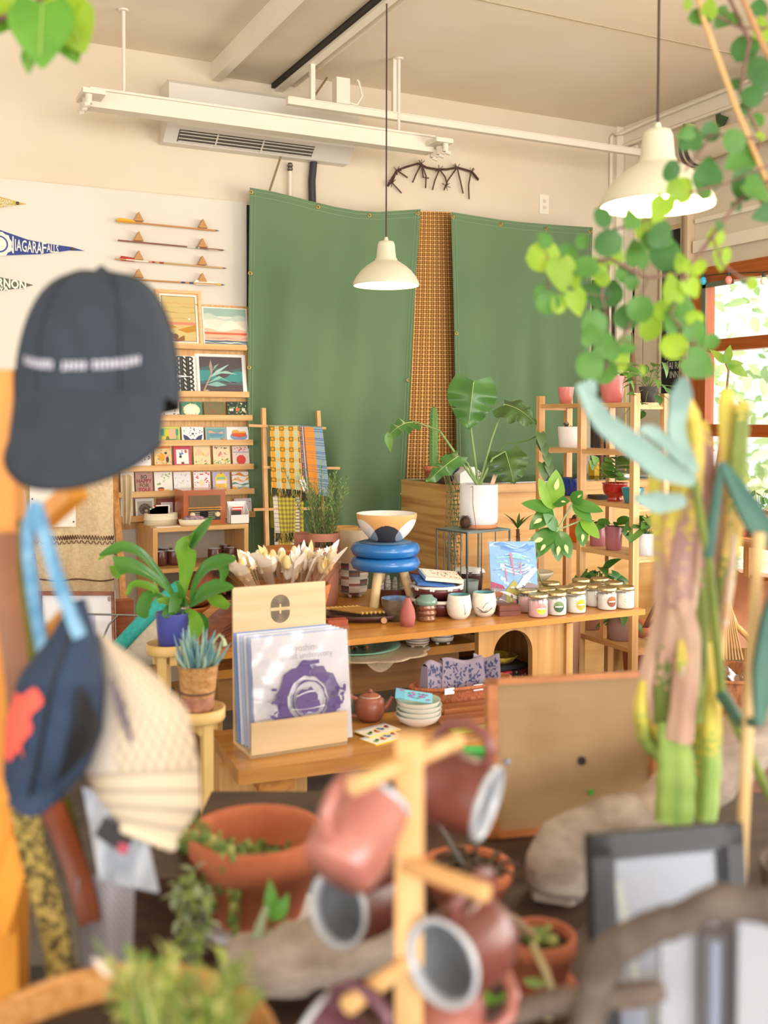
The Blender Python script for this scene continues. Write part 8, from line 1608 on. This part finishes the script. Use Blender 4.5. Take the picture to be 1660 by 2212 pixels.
m=M(); m.surf(lambda a,b_:nf_(.05+.8*a,.93,-1)+UP*(-.022*b_*math.sin(PI*(.1+.8*a)))-fw*(.012*b_),14,6,NV); m.surf(lambda a,b_:nf_(.05+.8*a,.93,-1)+UP*(-.022*b_*math.sin(PI*(.1+.8*a))-.002)-fw*(.012*b_-.003),14,6,CBI); P('bill',m,t)
# cream checked cap
CRM=mk('#dccbb0',r=.95); CRD=mk('#b7a592',r=.95); CRG=mk('#c9c4c6',r=.95)
def hx(u_,v,bul):
    L=poly([(205,1385),(200,1450),(190,1560),(165,1680),(210,1740),(330,1800)],v) if False else None
Lp=[V((208,1370,0)),V((205,1460,0)),(V((190,1560,0))),V((178,1660,0)),V((215,1730,0)),V((270,1790,0))]; Rp=[V((225,1372,0)),V((330,1450,0)),V((405,1530,0)),V((428,1640,0)),V((436,1740,0)),V((372,1830,0))]
def hf(u_,v,sg):
    a=poly(Lp,v); b=poly(Rp,v); p=a.lerp(b,u_); bul=.06*math.sqrt(max(0,1-(2*u_-1)**2))*math.sin(PI*min(1,.15+v*.8)); return at(p.x,p.y,1.22+sg*bul)
def hm(i,j): 
    if j>27: return CRD if j%4==0 else CRM
    return (CRD if (i//2+j//2)%2 else CRM) if i>10 else (CRG if (i+j)%2 else CRM)
t=T('checked_hat','cream woven checked hat hanging on the rack right of the navy cap','hat',hf(.5,1,0)); m=M(); m.surf(lambda a,b_:hf(a,b_,-1),40,44,matfn=hm); m.surf(lambda a,b_:hf(a,b_,1),20,20,CRM); P('woven_body',m,t)
m=M(); m.tube([at(240,1465,1.14),at(262,1530,1.13),at(285,1605,1.13)],[.002,.006,.002],flat('#5f5560',.8),6); P('seam_slit',m,t,'dark narrow slit'); 
m=M(); m.tube([hf(i/20,.995,-.9) for i in range(21)],.007,CRM,6); P('brim_band',m,t)
# white mesh cloth and tag below hat
def wc(u_,v): return at(lerp(lerp(178,215,v),lerp(300,345,v),u_),lerp(1700,1900,v)+30*u_,1.27+.02*math.sin(u_*9+v*5))
m=M(); m.surf(wc,14,14,mk('#c3c9d2','#aeb6c2',(30,30,30),r=.9)); t=T('pale_blue_cloth','pale blue-white cloth bundle with a small dark tag under the checked hat','cloth',wc(.5,1)); P('cloth',m,t); m=M(); q=at(247,1805,1.23); m.obox(q,RT*.018-UP*.012,fw*.001,UP*.011+RT*.006,flat('#2b2a2c')); P('label_tag',m,t,'dark fabric tag'); m=M(); q=at(266,1832,1.228); m.obox(q,RT*.006,fw*.001,UP*.006,flat('#b04a5c')); P('tag_mark',m,t,'pink mark')
# straps
def strapobj(nm,lab,cat_,pts,w_,mat,d,th=.003):
    m=M(); w_*=.58; P_=[at(x,y,d+.01*math.sin(i)) for i,(x,y) in enumerate(pts)]
    for s_ in(-1,1): strap(m,[p+fw*th*s_ for p in P_],[w_]*len(pts),mat,-fw,nu=24)
    return S(nm,m,lab,cat_)
BT=mk('#4f84a8','#83acc8',(60,60,30),r=.9)
strapobj('woven_strap','light blue tie-dyed strap, left half of the loop on the rack','strap',[(82,1085),(62,1150),(72,1270),(95,1410)],.95,BT,1.18)
strapobj('woven_strap','light blue tie-dyed strap, right half of the loop over the navy cap','strap',[(78,1085),(100,1160),(130,1260),(175,1375)],.95,BT,1.09)
strapobj('olive_strap','olive green strap hanging between the orange post and the blue one','strap',[(60,1120),(62,1250),(80,1400),(90,1560)],1.3,mk('#6f6a20','#5a561a',(20,20,20),r=.9),1.2)
strapobj('leather_strap','brown leather strap hanging along the orange post','strap',[(20,1150),(30,1300),(45,1420),(60,1560)],2.6,mk('#8f5a34','#7a4828',(9,9,9),r=.5),1.22)
strapobj('patterned_strap','gold and black patterned strap hanging low at left','strap',[(55,1740),(80,1850),(115,1980),(140,2120)],2.3,mk('#a8904a','#3f3418',(120,120,120),r=.9,lo=.45,hi=.55),1.25)
strapobj('leather_strap','reddish brown leather strap leaning beside the gold patterned one','strap',[(105,1715),(140,1800),(170,1880),(200,1990)],2.0,mk('#8f4a2c','#7a3c22',(9,9,9),r=.5),1.3)
strapobj('olive_strap','olive green strap behind the reddish leather one, low at left','strap',[(130,1700),(170,1850),(185,2000),(190,2120)],1.1,mk('#6f6a20','#5a561a',(20,20,20),r=.9),1.33)
m=M(); m.surf(lambda u_,v:at(lerp(lerp(165,178,v),lerp(292,285,v),u_),lerp(1900,2120,v)-30*u_*(1-v),1.3+.012*math.sin(u_*8)),20,30,matfn=lambda i,j:flat('#8a8890',.9) if (i+j)%2 else flat('#a9a7ae',.9)); S('grey_cloth',m,'grey herringbone cloth hanging low at left beside the straps','cloth')
m=M(); q=V((at(180,2000,1.62).x,at(180,2000,1.62).y,0)); m.obox(q+Z_*.26,RH*.24,FH*.12,Z_*.26,flat('#17171a',.6)); m.obox(q+Z_*.42-FH*.121,RH*.2,FH*.001,Z_*.006,flat('#55555a')); m.obox(q+Z_*.32-FH*.121,RH*.2,FH*.001,Z_*.006,flat('#55555a')); S('black_crate',m,'black crate standing on the floor under the straps at lower left','crate')
m=M(); q=at(345,1900,1.5); m.obox(V((q.x,q.y,DT+.055)),RH*.05,FH*.05,Z_*.055,wood('#4f3524','#3a261a',0)); S('dark_wooden_box',m,'dark brown wooden box left of the large terracotta pot','box')
# ---- leafy branches ----
LF=mk('#6aa62c','#5a9626',(20,20,20),r=.45,tr=.35); LFY=mk('#a9c832','#94b82c',(20,20,20),r=.45,tr=.45)
t=T('broadleaf_branch','branch of large round bright green leaves entering at the upper left corner','plant',at(-60,60,1.45)); m=M(); m.tube([at(-260,90,1.5),at(-60,60,1.47),at(10,38,1.45),at(60,18,1.44),at(120,-25,1.44)],[.008,.006,.005,.004,.003],'#6a4a3a',8); P('stem',m,t)
for (x,y,dx,dy,L,w_,mt,d) in ((92,8,-6,132,.088,.094,LF,1.42),(140,15,40,95,.07,.075,LFY,1.47),(135,60,35,85,.055,.05,LF,1.49),(62,110,-2,50,.032,.022,LF,1.45),(45,5,-70,-10,.075,.06,LFY,1.46),(20,30,-60,30,.06,.05,LF,1.48),(100,10,60,-40,.08,.07,LFY,1.47)):
    m=M(); q=at(x,y,d); dv=(RT*dx-UP*dy); m.leaf(q,dv,-fw+UP*.2,L,w_,mt,'heart',.25,nu=12,fold=.12); 
    dn=dv.normalized(); m.tube([q+dn*L*.03*i-fw*.001 for i in range(1,28)],.0009,mk('#b4c86a'),4,caps=False); P('leaf',m,t)
TW_={0:[(1700,380),(1655,395),(1600,430),(1540,510),(1480,590),(1400,600),(1320,560),(1240,570),(1180,560)],1:[(1320,560),(1300,640),(1318,700),(1310,800)],2:[(1480,590),(1450,680),(1505,740),(1510,800)],3:[(1680,350),(1560,400),(1470,420),(1390,480),(1310,500)],4:[(1560,-40),(1620,90),(1600,200),(1645,300),(1612,395),(1650,440)],5:[(1645,300),(1540,290),(1480,370)],6:[(1400,600),(1380,660),(1340,745)],7:[(1480,-30),(1540,30),(1600,60),(1660,60)],8:[(1540,510),(1560,570),(1615,610)]}
t=T('silver_dollar_branch','large eucalyptus branch with round green leaves hanging in from the upper right','plant',at(1700,380,1.7)); m=M(); ST2=mk('#8a6a5c','#75584c',(30,30,30),r=.8); PL=[]
for k,pts in TW_.items():
    dd=1.7+.03*math.sin(k*2); q=[at(x,y,dd) for x,y in pts]; PL+= [(x0+(x1-x0)*i/6,y0+(y1-y0)*i/6,dd) for (x0,y0),(x1,y1) in zip(pts,pts[1:]) for i in range(6)]
    m.tube(q,[.0035 if k in(0,4) else .002]*len(q),ST2,6)
P('twigs',m,t); m=M(); m.tube([at(1500,-60,1.72),at(1520,40,1.72),at(1590,230,1.72),at(1655,390,1.72),at(1700,470,1.72)],.0048,mk('#d9ae74','#c99a5e',(20,20,5),r=.6),8); m.tube([at(1590,-40,1.7),at(1650,100,1.7),at(1720,220,1.7)],.005,mk('#b98a5c',r=.7),8); P('support_cane',m,t,'tan bamboo cane')
EG=[mk('#5f9440','#528638',(25,25,25),r=.5,tr=.3),mk('#4a7c3c','#3f7036',(25,25,25),r=.5,tr=.25),mk('#a4c63c','#8fb836',(25,25,25),r=.5,tr=.45)]
EL="1174 554 60 0 2|1214 597 56 80 2|1265 575 50 10 0|1287 579 46 20 2|1315 525 52 -20 1|1328 553 38 10 2|1375 544 50 90 0|1427 507 52 -30 1|1438 550 62 60 1|1397 494 44 80 2|1363 469 38 80 0|1303 469 40 80 1|1425 456 48 -60 2|1472 412 40 0 2|1475 563 38 90 2|1453 619 50 85 2|1497 625 36 60 2|1284 632 52 20 1|1322 635 50 60 1|1284 701 54 100 0|1278 720 40 80 0|1243 613 24 80 2|1207 657 34 90 2|1247 657 46 75 2|1184 654 42 90 0|1165 635 30 140 0|1356 682 52 100 1|1384 669 50 70 0|1482 663 50 20 0|1435 670 40 150 2|1453 691 42 60 0|1406 707 48 95 2|1507 726 42 60 0|1457 748 50 170 2|1312 745 48 95 0|1344 748 36 160 0|1275 789 50 175 0|1309 804 48 30 0|1334 776 48 70 2|1519 792 62 30 0|1538 738 32 -50 0|1594 447 20 60 1|1554 485 19 60 1|1547 513 34 110 2|1560 563 38 90 2|1626 613 24 70 2|1607 607 14 60 0|1507 575 34 -50 2|1178 519 30 95 0|1259 522 26 0 0|1487 9 20 100 2|1536 13 36 110 2|1515 37 44 175 0|1560 43 38 130 0|1593 41 24 95 0|1641 11 36 100 1|1647 56 44 100 2|1610 104 50 -50 1|1638 152 52 110 1|1655 175 40 60 1|1593 180 24 80 1|1625 206 42 60 1|1610 234 24 150 1|1636 260 30 95 0|1495 295 44 100 1|1480 290 30 160 0|1537 284 38 -30 1|1452 369 38 110 1|1478 401 50 130 2|1530 369 54 95 1|1521 410 38 95 0|1586 304 44 90 0|1595 347 54 150 0|1612 397 60 90 1|1643 295 18 80 2|1640 412 52 30 0|1656 438 24 60 2|1650 462 42 160 1|1405 520 36 60 0|1350 590 36 100 0|1300 600 34 60 2|1228 545 34 -30 0|1440 520 30 10 0|1500 690 34 90 2|1365 610 30 60 0|1390 800 20 60 2"
m=M(); rd=random.Random(11)
for e in EL.split('|'):
    x,y,sz,an,ci=map(float,e.split()); b=min(PL,key=lambda p:(p[0]-x)**2+(p[1]-y)**2); dd=b[2]+rd.uniform(-.035,.035); sz*=1.28; s_=sz*dd/2217.5; a=math.radians(an); dx,dy=math.cos(a),math.sin(a)
    vx,vy=x-b[0],y-b[1]
    if vx*dx+vy*dy<0: dx,dy=-dx,-dy
    A=at(x-dx*sz/2,y-dy*sz/2,dd); d=(RT*dx-UP*dy); m.tube([at(b[0],b[1],b[2]),A],.0011,ST2,4,caps=False)
    m.leaf(A,d,(-fw+UP*rd.uniform(-.5,.5)+RT*rd.uniform(-.5,.5)),s_,s_*rd.uniform(.8,1.0),EG[int(ci)],'heart' if rd.random()<.4 else 'round',rd.uniform(.1,.6),nu=9)
P('foliage',m,t)

# pieces that belong to a part become that part's own sub-part
SUB={'shade_lining':'lamp_shade','label_sticker':'glass_jar','spines':'stem','eyelet':'canvas','stitching':'canvas','embroidered_bands':'cloth','fringe':'cloth','leaf_print':'cloth','soil':'pot','cover_art':'cover','spine_pattern':'cover','printed_art':('card_sheet','sheet','print_sheet','frame','sleeve','canvas'),'oval_logo':'back_board','logo_band':'back_board','rim_glaze':'body','sticker':'body','glaze':'body','drip_glaze':'body','embroidery':'crown','patch':'crown','seam':'crown','lining':('crown','body'),'speckles':'dish','seam_slit':'woven_body','painted_line':('body','pot'),'tag_mark':'label_tag','square_logo':'body','dial_panel':'case','speaker_grille':'case','knob':'case','trim_bars':'case','label_strip':'casing','louvre':'vent','scroll_emblem':'panel'}
CH={}
for o in bpy.data.objects:
    if o.parent and not o.parent.parent: CH.setdefault(o.parent,[]).append(o)
for root,cs in CH.items():
    if root.get('kind')=='structure': continue
    left=len(cs)
    for o in cs:
        if left<=2 and len(cs)>1: break
        b=o.name.split('.')[0]
        if b in SUB:
            w=SUB[b]; w=w if isinstance(w,tuple) else (w,)
            for p in cs:
                if p is not o and p.name.split('.')[0] in w and not p.name.split('.')[0] in SUB: o.parent=p; left-=1; break
